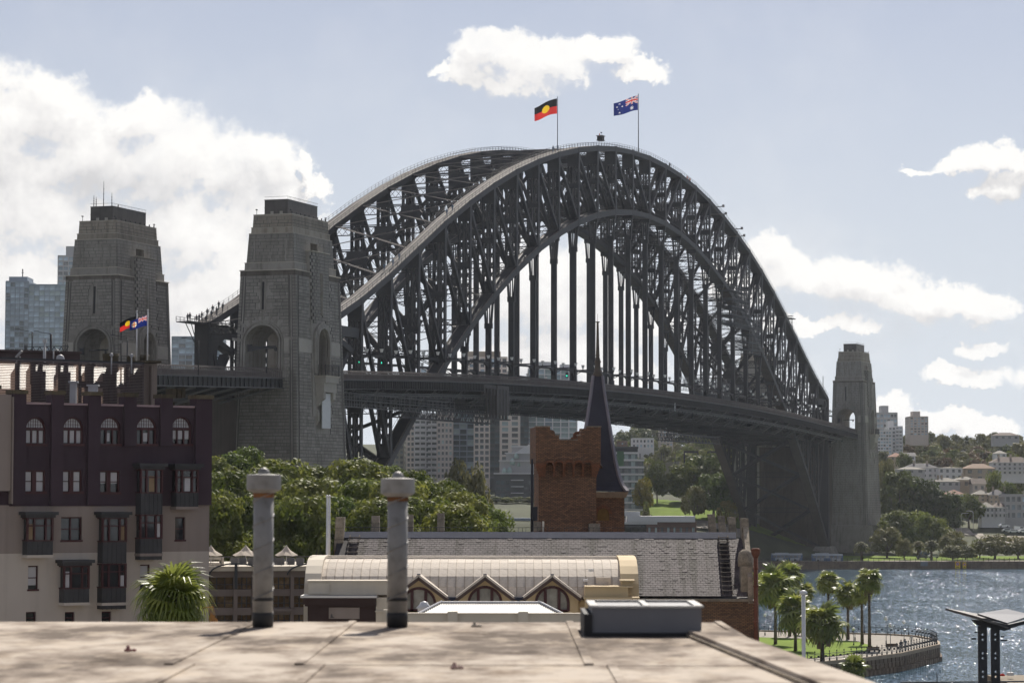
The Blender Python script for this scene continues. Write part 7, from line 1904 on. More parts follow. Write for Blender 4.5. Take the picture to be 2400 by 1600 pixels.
# ---------------- houses
rmat={'slate':mat('grey_slate_roof',(0.10,0.10,0.11),.85,0,.2,.5),'terra':mat('faded_terracotta_roof',(0.24,0.12,0.08),.85,0,.2,.6),'tin':mat('pale_tin_roof',(0.21,0.195,0.17),.85,0,.1,.3),'tan':mat('tan_tile_roof',(0.30,0.20,0.14),.85,0,.12,.6),'brown':mat('brown_tile_roof',(0.13,0.10,0.085),.85,0,.15,.6)}
def house(label,px0,px1,py_ridge,py_eave,py_base,F,wall,roof,hip=True,depth=9,nx=4,ny=2,chim=(),veranda=False,name='house'):
    k=F/FPX; W=(px1-px0)*k; xm=(px0+px1)/2; z=lambda py:P(xm,py,F).z; root=thing(name,label,'house',(PX(px0,F),F,0)); zb,ze,zr=z(py_base),z(py_eave),z(py_ridge)
    b=M(); b.box(0,W,0,depth,zb-4,ze); part('wall',b,fm[wall],root)
    b=M(); o=.5; i=min(depth/2,W/2-.3) if hip else 0; 
    b.add([(-o,-o,ze),(W+o,-o,ze),(W+o,depth+o,ze),(-o,depth+o,ze),(i if hip else -o,depth/2,zr),(W-i if hip else W+o,depth/2,zr)],[(0,1,5,4),(2,3,4,5),(0,4,3),(1,2,5),(0,3,2,1)]); rf_=part('roof',b,rmat[roof],root)
    fh=(ze-zb)/ny; bw=W/nx
    for a in range(nx):
        for c in range(ny): link('window_pane',pane_mesh(bw*.42,fh*.5,gl_k,'gk'),root,((a+.5)*bw,-.02,zb+(c+.5)*fh))
    for f in chim: b=M(); b.box(W*f-.4,W*f+.4,depth*.4,depth*.4+1,ze,zr+1.3); part('chimney',b,fm['tan'],root)
    if veranda:
        b=M()
        for c in range(ny): b.box(-.3,W+.3,-2,0,zb+(c+1)*fh-.25,zb+(c+1)*fh); 
        part('veranda_roof',b,fm['white'],root)
        for a in range(nx+1): b=M(); b.box(W*a/nx-.1,W*a/nx+.1,-2,-1.8,zb,ze-.2); part('veranda_post',b,fm['white'],root)
    return root
for a in (
 dict(label='long white house with a grey slate roof and dormer gables on the hill',px0=2122,px1=2200,py_ridge=1085,py_eave=1096,py_base=1120,F=1260,wall='white',roof='slate',nx=6,chim=(.3,.7)),
 dict(label='white cube house with parapet joined to the long slate roofed one',px0=2200,px1=2256,py_ridge=1094,py_eave=1096,py_base=1124,F=1250,wall='white',roof='tin',nx=4,chim=(.6,)),
 dict(label='grey house with pale roof furthest left on the hill terrace',px0=2104,px1=2168,py_ridge=1094,py_eave=1099,py_base=1110,F=1245,wall='grey',roof='tin',nx=3,ny=1),
 dict(label='beige house with a tan hip roof and small chimneys',px0=2262,px1=2332,py_ridge=1086,py_eave=1097,py_base=1128,F=1255,wall='tan',roof='tan',nx=3),
 dict(label='brown roofed building with white balconies at the right edge of the hill',px0=2326,px1=2420,py_ridge=1070,py_eave=1083,py_base=1112,F=1290,wall='white',roof='brown',nx=8,ny=3,chim=(.2,.5),veranda=True,name='balconied_hotel'),
 dict(label='gable roofed house with pale tin roof just below the white cube house',px0=2190,px1=2250,py_ridge=1119,py_eave=1128,py_base=1140,F=1215,wall='grey',roof='tin',nx=4,ny=1,chim=(.2,.35)),
 dict(label='house with pale broad roof right of the chimneys',px0=2238,px1=2292,py_ridge=1116,py_eave=1124,py_base=1142,F=1220,wall='tan',roof='tin',nx=3,ny=1,chim=(.4,)),
 dict(label='dark gabled house among the pale roofs',px0=2280,px1=2310,py_ridge=1120,py_eave=1134,py_base=1150,F=1205,wall='taupe',roof='brown',nx=2,ny=1,hip=False),
 dict(label='small white gabled cottage with terracotta roof above the road',px0=2216,px1=2262,py_ridge=1147,py_eave=1158,py_base=1168,F=1180,wall='white',roof='terra',nx=3,ny=1),
 dict(label='cream two storey terrace house left of the row with chimneys',px0=2284,px1=2322,py_ridge=1148,py_eave=1158,py_base=1175,F=1185,wall='tan',roof='tin',nx=3,chim=(.8,)),
 dict(label='cream terrace house with stepped parapets and chimneys',px0=2318,px1=2362,py_ridge=1146,py_eave=1160,py_base=1180,F=1182,wall='tan',roof='slate',nx=4,chim=(.3,.9)),
 dict(label='white verandah terrace house with pale roof above the car park',px0=2300,px1=2330,py_ridge=1176,py_eave=1188,py_base=1214,F=1150,wall='white',roof='tin',nx=3,veranda=True),
 dict(label='white verandah terrace house with brown roof and chimneys above the car park',px0=2330,px1=2358,py_ridge=1176,py_eave=1188,py_base=1214,F=1150,wall='white',roof='brown',nx=3,chim=(.5,),veranda=True),
 dict(label='terracotta roofed house near the pale apartment block by the pylon',px0=2088,px1=2118,py_ridge=1060,py_eave=1070,py_base=1078,F=1330,wall='tan',roof='terra',nx=3,ny=1),
 dict(label='white gabled house right of the terracotta roofed one',px0=2122,px1=2146,py_ridge=1060,py_eave=1068,py_base=1078,F=1330,wall='white',roof='slate',nx=2,ny=1,hip=False),
 dict(label='low dark roofed house on the skyline at the right edge',px0=2330,px1=2390,py_ridge=1013,py_eave=1020,py_base=1030,F=1640,wall='grey',roof='brown',nx=4,ny=1),
 dict(label='white house lower on the right slope above the hotel',px0=2334,px1=2360,py_ridge=1055,py_eave=1062,py_base=1072,F=1380,wall='white',roof='tin',nx=2,ny=1)): house(**a)
block('grey three storey flats with white window bands at the right edge',2356,2420,1160,1216,1150,14,5,3,'grey',[gl_k,gl_b],.35,.4,name='grey_flats')
# retaining wall and railway viaduct under the bridge
b=M(); 
for (x0,y0,x1,y1,F) in ((1520,1088,1592,1080,1190),):
    p=P(x0,y0,F); q=P(x1,y1,F+20); b.add([(p.x,p.y,p.z-9),(q.x,q.y,q.z-9),(q.x,q.y+6,q.z-9),(p.x,p.y+6,p.z-9),(p.x,p.y,p.z),(q.x,q.y,q.z),(q.x,q.y+6,q.z),(p.x,p.y+6,p.z)],M.BF)
solo('viaduct_wall',b,fm['olive'],'grey concrete railway viaduct wall behind the park trees','wall')
for i,(px,w,F,lb) in enumerate(((1620,32,1215,'steel railway gantry left of the bridge leg behind the park trees'),(1672,26,1215,'steel railway gantry nearest the sloping bridge leg'))):
    t=thing('railway_gantry',lb,'gantry',(PX(px,F),F,P(px,1085,F).z)); hw=w*F/FPX/2
    for s in (-1,1): b=M(); b.box(s*hw-.3,s*hw+.3,-.3,.3,-6,5.4); part('mast',b,steel,t)
    b=M(); b.box(-hw,hw,-.2,.2,4.6,5.6); part('crossbeam',b,steel,t)
for i,(px,y0,y1) in enumerate(((1550,1060,1086),(1556,1062,1086),(1582,1064,1085),(1500,1062,1090))):
    g=P(px,y1,1200); b=M(); b.tube([(0,0,-6),(0,0,P(px,y0,1200).z-g.z)],.22,5); solo('catenary_mast',b,steel,'thin dark railway mast, %s from the left above the viaduct'%(['second','third','fourth','first'][i]),'mast',(g.x,g.y,g.z),group='railway masts above the viaduct')
# ---------------- cars
tyre=mat('tyre_rubber',(0.015,0.015,0.015),.8,0,.1,4)
cpaint={c:mat('car_paint_'+c,v,.3,0.1,.05,1,spec=.6,coat=.5) for c,v in {'white':(.70,.70,.70),'silver':(.36,.37,.38),'black':(.02,.02,.022),'blue':(.04,.07,.14),'red':(.35,.03,.02)}.items()}
def car(px,py,F,c,label,rz=0.1,van=False):
    x=PX(px,F); z=P(px,py,F).z; root=thing('parked_van' if van else 'parked_car',label,'van' if van else 'car',(x,F,z),rz)
    b=M(); L_=4.4; 
    if van: prof=[(-2.4,.35),(2.3,.35),(2.35,1.1),(1.7,1.3),(1.2,2.0),(-2.35,2.05)]
    else: prof=[(-2.2,.3),(2.15,.3),(2.2,.75),(1.2,.95),(.5,1.42),(-1.1,1.45),(-1.9,.98),(-2.2,.9)]
    b.extrude(prof,-.85,.85,'y'); part('body',b,cpaint[c],root,fixn=True)
    b=M(); 
    if van: b.extrude([(1.05,1.15),(1.6,1.25),(1.15,1.85),(.2,1.85),(.2,1.15)],-.87,.87,'y')
    else: b.extrude([(-1.6,.98),(1.0,.98),(.45,1.36),(-1.05,1.38)],-.87,.87,'y')
    part('window',b,gl_k,root)
    for wx in (-1.4,1.4):
        for wy in (-.86,.7): b=M(); b.tube([(wx,wy,.33),(wx,wy+.18,.33)],.33,10); part('wheel',b,tyre,root)
for a in ((2228,1222,1150,'silver','silver car at the left end of the hillside road'),(2244,1219,1152,'white','white car parked behind the silver one on the hillside road'),(2258,1221,1148,'black','dark car third along the hillside road'),(2352,1235,1108,'white','white four wheel drive parked above the others at the car park'),(2360,1246,1100,'silver','silver car at the left of the car park row'),(2374,1248,1100,'white','white car in the middle of the car park row'),(2398,1248,1100,'white','white car cut off by the right edge at the car park'),
          (2160,1308,1028,'black','black car behind the foreshore railing right of the dark date palm'),(2186,1307,1030,'white','white car on the foreshore behind the tall date palm'),(2020+148,1300,1040,'blue','blue car furthest back on the foreshore'),(1650,1242,1046,'silver','silver car parked left of the stone slabs by the park path'),(1662,1240,1050,'black','dark car parked beside the silver one by the park path'),(1581,1153,1128,'white','white car under the large dark trees at the top of the lawn'),(1556,1153,1130,'silver','silver car at the top of the lawn, left of the white one')): car(*a)
car(2212,1303,1032,'white','white van standing among the foreshore trees',van=True)
car(2388,1244,1104,'white','white van between the cars in the car park',van=True)
# ---------------- buses on the quay under the far arch foot
busb=mat('blue_bus_paint',(0.05,0.11,0.22),.4,0,.05,1,spec=.6); busw=mat('white_bus_paint',(0.42,0.45,0.48),.4,0,.05,1)  # bus colours dimmed to put in the shade under the bridge
def bus(px0,px1,py0,py1,F,label):
    k=F/FPX; W=(px1-px0)*k; zb=P(px0,py1,F).z; h=P(px0,py0,F).z-zb; root=thing('city_bus',label,'bus',(PX(px0,F),F,zb),0,'buses parked under the bridge')
    b=M(); b.box(0,W,0,2.5,.35,h); part('body',b,busb,root)
    b=M(); b.box(.1,W-.1,-.03,0,h-.45,h); b.box(.15,W-.15,.1,2.4,h,h+.12); b.box(W*.12,W*.55,.4,2.1,h,h+.4); part('roof_unit',b,busw,root)
    for i in range(7): b=M(); b.box(W*(.03+.135*i),W*(.03+.135*i+.115),-.05,-.01,h*.50,h*.82); part('window',b,gl_k,root)
    b=M(); b.box(W*.12,W*.38,-.05,-.01,.42,h*.47); b.box(W*.6,W*.92,-.05,-.01,.42,h*.47); part('livery_panel',b,busw,root)
    for f in (.2,.76): b=M(); b.tube([(W*f,-.06,.48),(W*f,.3,.48)],.48,12); part('wheel',b,tyre,root)
bus(1808,1880,1297,1315,1006,'blue and white bus, left of the pair under the far end of the bridge')
bus(1902,1975,1298,1316,1006,'blue and white bus, right of the pair under the far end of the bridge')
# yellow signs on the seawall, orange sign
ysg=mat('yellow_sign',(0.75,0.55,0.02),.6,0,.03,1); blackp=mat('black_print',(0.02,0.02,0.02)); redp=mat('red_print',(0.6,0.03,0.02))
for (px0,px1,y0,y1,lb) in ((2237,2249,1315,1331,'larger yellow waterway sign with a red ringed symbol on the seawall'),(2255,2263,1317,1331,'smaller yellow waterway sign with a red ringed symbol on the seawall')):
    F=nshore(PX(2245,1000))-1.6; k=F/FPX; W=(px1-px0)*k; zb=P(px0,y1,F).z; h=P(px0,y0,F).z-zb; t=thing('waterway_sign',lb,'sign',(PX(px0,F),F,zb)); b=M(); b.box(0,W,-.03,.03,0,h); part('board',b,ysg,t)
    r=W*.36; cz=h*.66; b=M(); b.extrude(arcpts(W/2,cz,r*.85,16,0,2*pi)[:-1],-.05,-.035,'y'); part('symbol_disc',b,busw,t)
    b=M(); pts=arcpts(W/2,cz,r,18,0,2*pi)
    for p,q in zip(pts,pts[1:]): b.beam((p[0],-.06,p[1]),(q[0],-.06,q[1]),.03,r*.25)
    b.beam((W/2-r*.7,-.06,cz+r*.7),(W/2+r*.7,-.06,cz-r*.7),.03,r*.22); part('red_ring',b,redp,t)
    b=M(); b.box(W*.2,W*.8,-.05,-.035,h*.10,h*.16); b.box(W*.25,W*.75,-.05,-.035,h*.2,h*.25); b.box(W*.40,W*.47,-.055,-.045,cz-r*.4,cz+r*.4); b.box(W*.53,W*.60,-.055,-.045,cz-r*.4,cz+r*.4); part('print',b,blackp,t)
    for s in (.2,.8): b=M(); b.box(W*s-.06,W*s+.06,.03,.12,-.3,h); part('post',b,steel,t)
g=P(2273,1308,1030); b=M(); b.box(0,3,-.1,.1,.5,1.4); b.box(.2,.3,-.1,.1,-1,.5); b.box(2.7,2.8,-.1,.1,-1,.5); solo('orange_board',b,mat('orange_board',(0.6,0.30,0.03),.7,0,.1,1),'orange information board among the foreshore trees','sign',(g.x,g.y,g.z))
g=P(2158,1322,1004); b=M(); b.box(0,2.6,-.5,.5,-.6,1.1); solo('grey_cabinet',b,mat('grey_cabinet',(0.16,0.18,0.20),.6),'grey cabinet standing on the seawall edge left of the tall date palm','cabinet',(g.x,g.y,g.z))
# street lamps on the slope
for (px,y0,y1,s,lb) in ((2239,1192,1235,1,'left curved street lamp on the hillside road'),(2253,1202,1240,1,'lower curved street lamp between the other two'),(2281,1197,1232,-1,'right curved street lamp on the hillside road')):
    g=P(px,y1,1130); h=P(px,y0,1130).z-g.z; b=M(); b.tube([(0,0,-2),(0,0,h-.6),(s*.5,0,h),(s*2.4,0,h+.1)],.11,5); b.cbox((s*2.6,0,h+.05),(.8,.3,.15)); solo('street_lamp',b,polem,lb,'street lamp',(g.x,g.y,g.z),group='curved street lamps on the slope')
# ---------------- solar shelter at the lower right
def shelter():
    F=118; root=thing('solar_shelter','dark steel shelter with butterfly panel roof on two pierced posts at the lower right corner','shelter',(0,0,0)); pnl=mat('solar_panel',(0.055,0.052,0.055),.35,0,.15,1.2,spec=.6); bs=mat('blackened_steel',(0.012,0.014,0.02),.5,0,.1,1)
    def Q(px,py,f=F): return P(px,py,f)
    for (a,c) in ((2295,2313),(2325,2343)):
        b=M(); p=Q(a,1610); q=Q(c,1466); x0,x1=p.x,q.x; z1=q.z; zs=[]
        # plate with a row of holes: built from strips and collars
        hs=[1486,1498,1530,1541.5,1573,1585,1617]; hz_=[Q(a,h).z for h in hs]; r=.055; xm=(x0+x1)/2
        b.box(x0,xm-.06,F-.02,F+.25,0,z1); b.box(xm+.06,x1,F-.02,F+.25,0,z1); last=z1
        for h in hz_: b.box(xm-.06,xm+.06,F-.02,F+.25,h+r,last); last=h-r
        b.box(xm-.06,xm+.06,F-.02,F+.25,0,last)
        for h in hz_:
            for sx in (-1,1):
                for sz_ in (-1,1): b.add([(xm+sx*.061,F-.021,h+sz_*r*1.02),(xm+sx*.061,F-.021,h+sz_*r*.35),(xm+sx*.02,F-.021,h+sz_*r*1.02),(xm+sx*.061,F+.25,h+sz_*r*1.02),(xm+sx*.061,F+.25,h+sz_*r*.35),(xm+sx*.02,F+.25,h+sz_*r*1.02)],[(0,1,2),(3,5,4),(0,3,4,1),(1,4,5,2),(2,5,3,0)])
        part('post',b,bs,root)
    # left wing and right wing
    b=M(); v=[Q(2216,1429,F+1.5),Q(2250,1438,F+3.8),Q(2356,1472,F+2.2),Q(2352,1476,F-1.2)]
    v=[Q(2216,1428.5,F+3),Q(2292,1441,F+4),Q(2368,1474,F),Q(2290,1448,F-2.5)]
    up=Vector((0,0,.08)); vv=[x for x in v]+[x+up for x in v]; b.add(vv,M.BF); part('roof_wing',b,mat('brown_grey_panel',(0.05,0.042,0.038),.6,0,.1,1),root,fixn=True)
    b=M(); v=[Q(2291,1441,F+1.5),Q(2359,1430,F+5),Q(2420,1444,F+5),Q(2361,1463,F)]; vv=[x for x in v]+[x+up for x in v]; b.add(vv,M.BF); part('roof_wing',b,pnl,root,fixn=True)
    b=M(); v=[Q(2278,1451),Q(2290,1464),Q(2352,1477),Q(2368,1473),Q(2366,1463),Q(2330,1456)]; b.extrude([(p.x,p.z) for p in v],F-.15,F+.35,'y'); part('roof_beam',b,bs,root,fixn=True)
    b=M(); b.extrude([(Q(2358,1474).x,Q(2358,1474).z),(Q(2420,1456).x,Q(2420,1456).z),(Q(2420,1449).x,Q(2420,1449).z),(Q(2356,1464).x,Q(2356,1464).z)],F-.1,F+.3,'y'); part('roof_beam',b,bs,root,fixn=True)
    b=M(); 
    for (px,py,l) in ((2288,1496,-.2),(2291,1481,-.12),(2345,1500,.3),(2346,1491,.15)): p=Q(px,py); b.box(min(p.x,p.x+l),max(p.x,p.x+l),F,F+.08,p.z-.03,p.z+.03)
    part('lamp_bracket',b,bs,root)
shelter()
# pontoon bits at the very corner
p=P(2343,1592,185); wd=mat('weathered_deck_timber',(0.22,0.18,0.13),.9,0,.2,1)
b=M(); b.box(p.x,p.x+6,180,190,p.z-1.5,p.z); solo('jetty_deck',b,wd,'bit of timber jetty roof at the bottom right corner','jetty')
p=P(2362,1582,186); b=M(); b.box(p.x,p.x+.38,185.8,186.4,p.z,p.z+.22); b.tube([(p.x+.2,186,p.z),(p.x+.2,186,p.z+.75)],.03,5); solo('jetty_box',b,polem,'small white box with a post on the corner jetty','box')
p=P(2344,1580,186); b=M(); b.lathe((p.x+.15,186,p.z-.08),[(.18,0),(.2,.06),(.12,.14),(.02,.16)],8); solo('red_cover',b,FR,'small red cover at the edge of the corner jetty','cover')
p=P(2194,1590,150); b=M(); b.beam((p.x-2,150,p.z-.2),(p.x+8,150,p.z-.1),.06,.08); b.tube([(p.x+.05,150,p.z-.3),(p.x+.05,150,p.z+.3)],.03,5); b.box(p.x-1,p.x+.0,149.9,150.1,P(2194,1597,150).z-.5,P(2194,1597,150).z-.05); solo('pontoon_rail',b,iron,'thin dark rail with a post across the bottom right corner','rail')
p=P(1884,1600,104); b=M(); h=P(1884,1392,104).z-p.z; b.tube([(0,0,-2),(0,0,h)],.075,8); b.lathe((0,0,h),[(.08,0),(.15,.02),(.15,.1),(.07,.16)],10); solo('white_lamp_column',b,polem,'tall white lamp column in front of the fan palms','lamp post',(p.x,p.y,p.z))
p=P(2400,1520,150); 
# ================================================================ people
skin=mat('skin',(0.42,0.26,0.19),.6,0,.05,1)
def figure_mesh(pose=0,seed=0):
    """one continuous low body grown from a joint skeleton, 1.75 m tall, facing +x"""
    b=bmesh.new(); 
    s=[(0,0,0.95),(0,0,1.2),(0,0,1.42),(0,0,1.52),(.02,0,1.66),(0,.2,1.40),(.05 if pose<2 else .25,.28,1.12),(.12 if pose<2 else .45,.26,.92 if pose<2 else 1.05),(0,-.2,1.40),(-.05,-.28,1.12),(.05,-.27,.9),(0,.1,.9),(.1 if pose else .02,.12,.5),(.05 if pose else 0,.12,.06),(.15 if pose else .12,.12,.03),(0,-.1,.9),(-.1 if pose else .0,-.12,.5),(-.25 if pose else 0,-.12,.08),(-.15 if pose else .12,-.12,.04)]
    e=[(0,1),(1,2),(2,3),(3,4),(2,5),(5,6),(6,7),(2,8),(8,9),(9,10),(0,11),(11,12),(12,13),(13,14),(0,15),(15,16),(16,17),(17,18)]
    rd=[.15,.14,.16,.06,.105,.07,.055,.04,.07,.055,.04,.10,.07,.05,.04,.10,.07,.05,.04]
    me=bpy.data.meshes.new('person_body'); me.from_pydata(s,e,[]); o=bpy.data.objects.new('tmp',me); COL.objects.link(o)
    md=o.modifiers.new('s','SKIN'); 
    for i,v in enumerate(me.skin_vertices[0].data): v.radius=(rd[i],rd[i]*.9); v.use_root=(i==0)
    sb=o.modifiers.new('d','SUBSURF'); sb.levels=1
    dg=bpy.context.evaluated_depsgraph_get(); dg.update(); nm=bpy.data.meshes.new_from_object(o.evaluated_get(dg)); bpy.data.objects.remove(o); b.free(); nm.name='person_body'; return nm
FIG=[figure_mesh(0),figure_mesh(1),figure_mesh(2)]
navy=mat('navy_overalls',(0.03,0.035,0.05),.8,0,.1,3); orj=mat('orange_vest',(0.55,0.13,0.04),.8,0,.1,3); pale=mat('pale_clothes',(0.5,0.5,0.48),.8,0,.1,3); grn=mat('muted_blue_clothes',(0.10,0.14,0.2),.8,0,.1,3)
def person(loc,rz,m,label,group=None,pose=0,s=1.0):
    root=thing('person',label,'person',loc,rz,group); root.scale=(s,)*3
    c=link('body',FIG[pose],root)
    if not c.data.materials: c.data.materials.append(m)
    c.material_slots[0].link='OBJECT'; c.material_slots[0].material=m
    h=M(); h.lathe((.02,0,1.60),[(.05,-.06),(.095,.0),(.105,.07),(.08,.15),(.02,.18)],8); part('head',h,skin,root)
    h=M(); h.lathe((.0,0,1.66),[(.115,0),(.11,.08),(.06,.13),(.01,.14)],8); part('cap',h,m,root)
# climbers gathering on the landing at the top of the far end post
an=B2W(0,0,0)
xs_=[-260.5,-258,-255.8,-253.5,-252.2,-250.8,-249.5,-248,-246.8,-245.2,-243.6,-242]
dl=['alone at the open end of the landing','second on the landing, from its open end','third on the landing, standing straight','fourth on the landing','fifth, bending in the crowd','sixth in the crowd','seventh in the crowd','eighth, at the start of the stair','ninth, on the first stairs','tenth, climbing behind the rail','eleventh, climbing higher','twelfth, highest of the climbing party']
for i,x in enumerate(xs_):
    z=66.5 if x<-251 else 66.5+max(0,(x+251.5))*.345+.6
    p=B2W(x,15+(.9 if i%2 else -.9),z); person(p,BROT+(3.1 if i%3==0 else 0),navy,'bridge climber in dark overalls, '+dl[i],'bridge climbers on the landing',pose=i%3,s=1.15)
for (x,lb,m) in ((27,'lone climber in dark clothes walking down beyond the crown of the near truss',navy),(48,'first of the two orange clad climbers beyond the crown',orj),(51,'second of the two orange clad climbers beyond the crown',orj)):
    k=(x+14*PL)/PL; i=int(k); z=ZT[i]+(ZT[i+1]-ZT[i])*(k-i)+.8; person(B2W(x,-15.4,z),BROT,m,lb,pose=1,s=1.15)
for (x,lb) in ((-176,'climber in dark clothes low on the stair of the near truss'),(-172,'climber following close behind on the near truss stair'),(-215,'first of three climbers just right of the near pylon'),(-212,'second of three climbers just right of the near pylon'),(-208,'third of three climbers just right of the near pylon'),(-92,'climber high on the near truss stair'),(-88,'climber just above, high on the near truss stair')):
    k=(x+14*PL)/PL; i=int(k); z=ZT[i]+(ZT[i+1]-ZT[i])*(k-i)+.8; person(B2W(x,-15+(.5 if int(x)%2 else -.5),z),BROT,grn,lb,'bridge climbers on the near truss',pose=1,s=1.1)
for (px,py,lb,m) in ((2112,1524,'person in dark clothes walking on the promenade by the fence',navy),(2122,1522,'person in muted blue beside the one in dark clothes',grn),(2136,1511,'person in pale clothes near the tip of the promenade',pale),(1827,1489,'person on the promenade behind the leftmost palms',navy)):
    g=ground(px,py,2.62); person((g.x,g.y,2.62),R.uniform(0,6),m,lb,pose=1)
# ================================================================ small things on the bridge
# beacon hut on the crown of the near truss
p=B2W(-46,-15,133.2); HUT=t=thing('beacon_hut','small dark hut with a red beacon and wind sensor at the arch crown','beacon',p,BROT)
b=M(); b.box(-2.2,2.2,-1.6,1.6,0,.25); b.box(-1.9,1.9,-1.3,1.3,.25,2.3); part('hut',b,steel,t)
b=M(); b.box(-2.3,2.3,-1.8,1.8,2.3,2.5)
for k in range(9): b.box(-1.9+.45*k,-1.85+.45*k,-1.36,-1.3,.3,2.3)
part('rail',b,steel_top,t); b=M(); b.lathe((-1.7,0,2.5),[(.25,0),(.28,.5),(.2,.9),(.05,1.1)],8); part('red_beacon',b,orj,t)
b=M(); b.tube([(1.1,0,2.5),(1.1,0,4.4)],.06,5); b.box(.4,1.8,-.05,.05,4.1,4.2); b.box(.35,.45,-.2,.2,4.0,4.5); b.box(1.75,1.85,-.2,.2,4.0,4.5); part('wind_sensor',b,steel,t); HUT.scale=(.6,.6,.6)
# outriggers and masts along the far slope of the near truss
for i,(x,lb) in enumerate(((77,'upper pair of steel outrigger poles on the far slope of the arch'),(102,'lower pair of steel outrigger poles on the far slope of the arch'))):
    k=(x+14*PL)/PL; j=int(k); z=ZT[j]+(ZT[j+1]-ZT[j])*(k-j); p=B2W(x,-15,z); b=M()
    for dx in (0,3.2): b.beam((dx,6,-.2-dx*.7),(dx+1.5,-4.5,-.1-dx*.7),.3,.3); b.box(dx+.9,dx+1.9,-4.9,-4.3,-.3-dx*.7,.5-dx*.7)
    solo('outrigger_poles',b,steel_top,lb,'poles',p,BROT)
p=B2W(196,-15,ZT[25]+0.3); b=M()
for (dx,dy) in ((0,0),(1.6,0),(0,1.4),(1.6,1.4)): b.beam((dx,dy,-2),(dx+.3,dy,7.5),.12,.12)
for k in range(6): b.beam((0,0,k*1.3),(1.6,0,k*1.3+1),.08,.08)
b.box(-2.2,4.6,-.6,1.8,7.3,7.6); b.box(-1,1.4,-.5,1.5,8.2,8.4); solo('lattice_mast',b,steel,'small lattice mast with a platform on the lower far slope of the arch','mast',p,BROT)
p=B2W(250,-15,ZT[28]+.6); b=M()
for k in range(8): b.box(-.5,.5,-.05,.05,k*.9+1,k*.9+1.08)
b.box(-.55,-.45,-.05,.05,0,8.6); b.box(.45,.55,-.05,.05,0,8.6)
for (x0,z0) in ((2,0),(4.2,-1.5),(5.5,-4)): b.box(x0,x0+.15,-.4,-.3,z0-1,z0+3.2); b.box(x0-2,x0+1.4,-.4,-.3,z0+.9,z0+1.05); b.box(x0-1,x0+1.6,-.9,.5,z0-1,z0-.8)
solo('access_platform',b,steel,'access ladder and railed platforms at the end post of the far arch end','platform',p,BROT)
# scaffolding
scm=mat('scaffold_tube',(0.15,0.155,0.165),.5,.4,.1,1); net=mat('scaffold_netting',(0.09,0.10,0.115),.9,0,.15,1)
def scaffold(label,x0,x1,y0,y1,z0,z1,dx=2.4,dz=2.0,netting=False,name='scaffold'):
    root=thing(name,label,'scaffold',BLOC,BROT); b=M(); nx=max(1,int((x1-x0)/dx)); nz_=max(1,int((z1-z0)/dz)); ny=max(1,int((y1-y0)/2.6))
    for i in range(nx+1):
        for j in range(ny+1):
            if 0<i<nx and 0<j<ny: continue
            x=x0+(x1-x0)*i/nx; y=y0+(y1-y0)*j/ny; b.beam((x,y,z0),(x,y,z1),.10,.10)
    for k in range(nz_+1):
        z=z0+(z1-z0)*k/nz_
        for y in (y0,y1): b.beam((x0,y,z),(x1,y,z),.09,.09); b.beam((x0,y,z+.5*dz*.9),(x1,y,z+.5*dz*.9),.05,.05)
        for x in (x0,x1): b.beam((x,y0,z),(x,y1,z),.09,.09); b.beam((x,y0,z+.45*dz),(x,y1,z+.45*dz),.05,.05)
    part('scaffold_tube',b,scm,root,stuff=True)
    for k in range(1,nz_,2): b=M(); z=z0+(z1-z0)*k/nz_; b.box(x0+.1,x1-.1,y0+.1,y1-.1,z-.06,z+.02); part('scaffold_deck',b,net,root)
    if netting: b=M(); b.box(x0+.3,x1-.3,y0+.3,y1-.3,z0,z1); part('netting',b,net,root)
scaffold('dark scaffold tower below the deck just right of the nearest pylon, upper stage',-262,-251,-20,-9,36,47.5,netting=True)
scaffold('dark scaffold tower below the deck just right of the nearest pylon, lower stage',-261,-252,-18.5,-10,20,35,netting=True)
scaffold('scaffold cage wrapped round the lower chord on the far half of the arch',92,116,-19,-12,86,100,dx=2.0,dz=1.3)
scaffold('scaffold cage hanging lower on the far half of the arch, right of the first',116,132,-19,-13,78,90,dx=2.0,dz=1.3)
scaffold('long scaffold enclosure standing on the deck edge near the far truss end',52,130,-13,-11,62.5,66.5,dx=3,dz=1.2)
scaffold('dark netted scaffold screen on the roadway beneath the long enclosure',66,124,-12.8,-11.5,58,62.4,netting=True)
scaffold('wide dark scaffold skirt hung under the deck near the left arch leg',-262,-190,-23,-21,47.2,50.2,dx=3,dz=1.4)
# diamond navigation sign
p=B2W(-.7,-24.9,floorz(0)-2.9); t=thing('diamond_sign','white edged diamond navigation mark on the deck side at mid span','sign',p,BROT)
b=M(); b.extrude([(0,-1.5),(.75,0),(0,1.5),(-.75,0)],-.05,0,'y'); part('mark',b,polem,t); b=M(); b.extrude([(0,-1.05),(.5,0),(0,1.05),(-.5,0)],-.08,-.05,'y'); part('mark_centre',b,steel,t); b=M(); b.box(-.12,.12,-.1,-.08,-.4,.4); part('mark_bar',b,polem,t)
# painted maintenance carriage with brown gearing near the quarter span
p=B2W(-165,-24,floorz(165)-1.5); b=M(); b.box(-9,0,-.9,0,-1.5,.9); b.box(0,9,-1.2,.4,-6.5,1.0); 
for k in range(7): b.box(-8+k*2.4,-7.6+k*2.4,-1.4,-.9,-7.5,0)
b.box(-8,10,-1.2,.8,-7.7,-7.4)
solo('travelling_carriage',b,mat('brownish_dark_steel',(0.055,0.048,0.045),.7,0,.2,.5,grime=.3),'dark travelling maintenance carriage hanging on the deck side at the quarter span','carriage',p,BROT)
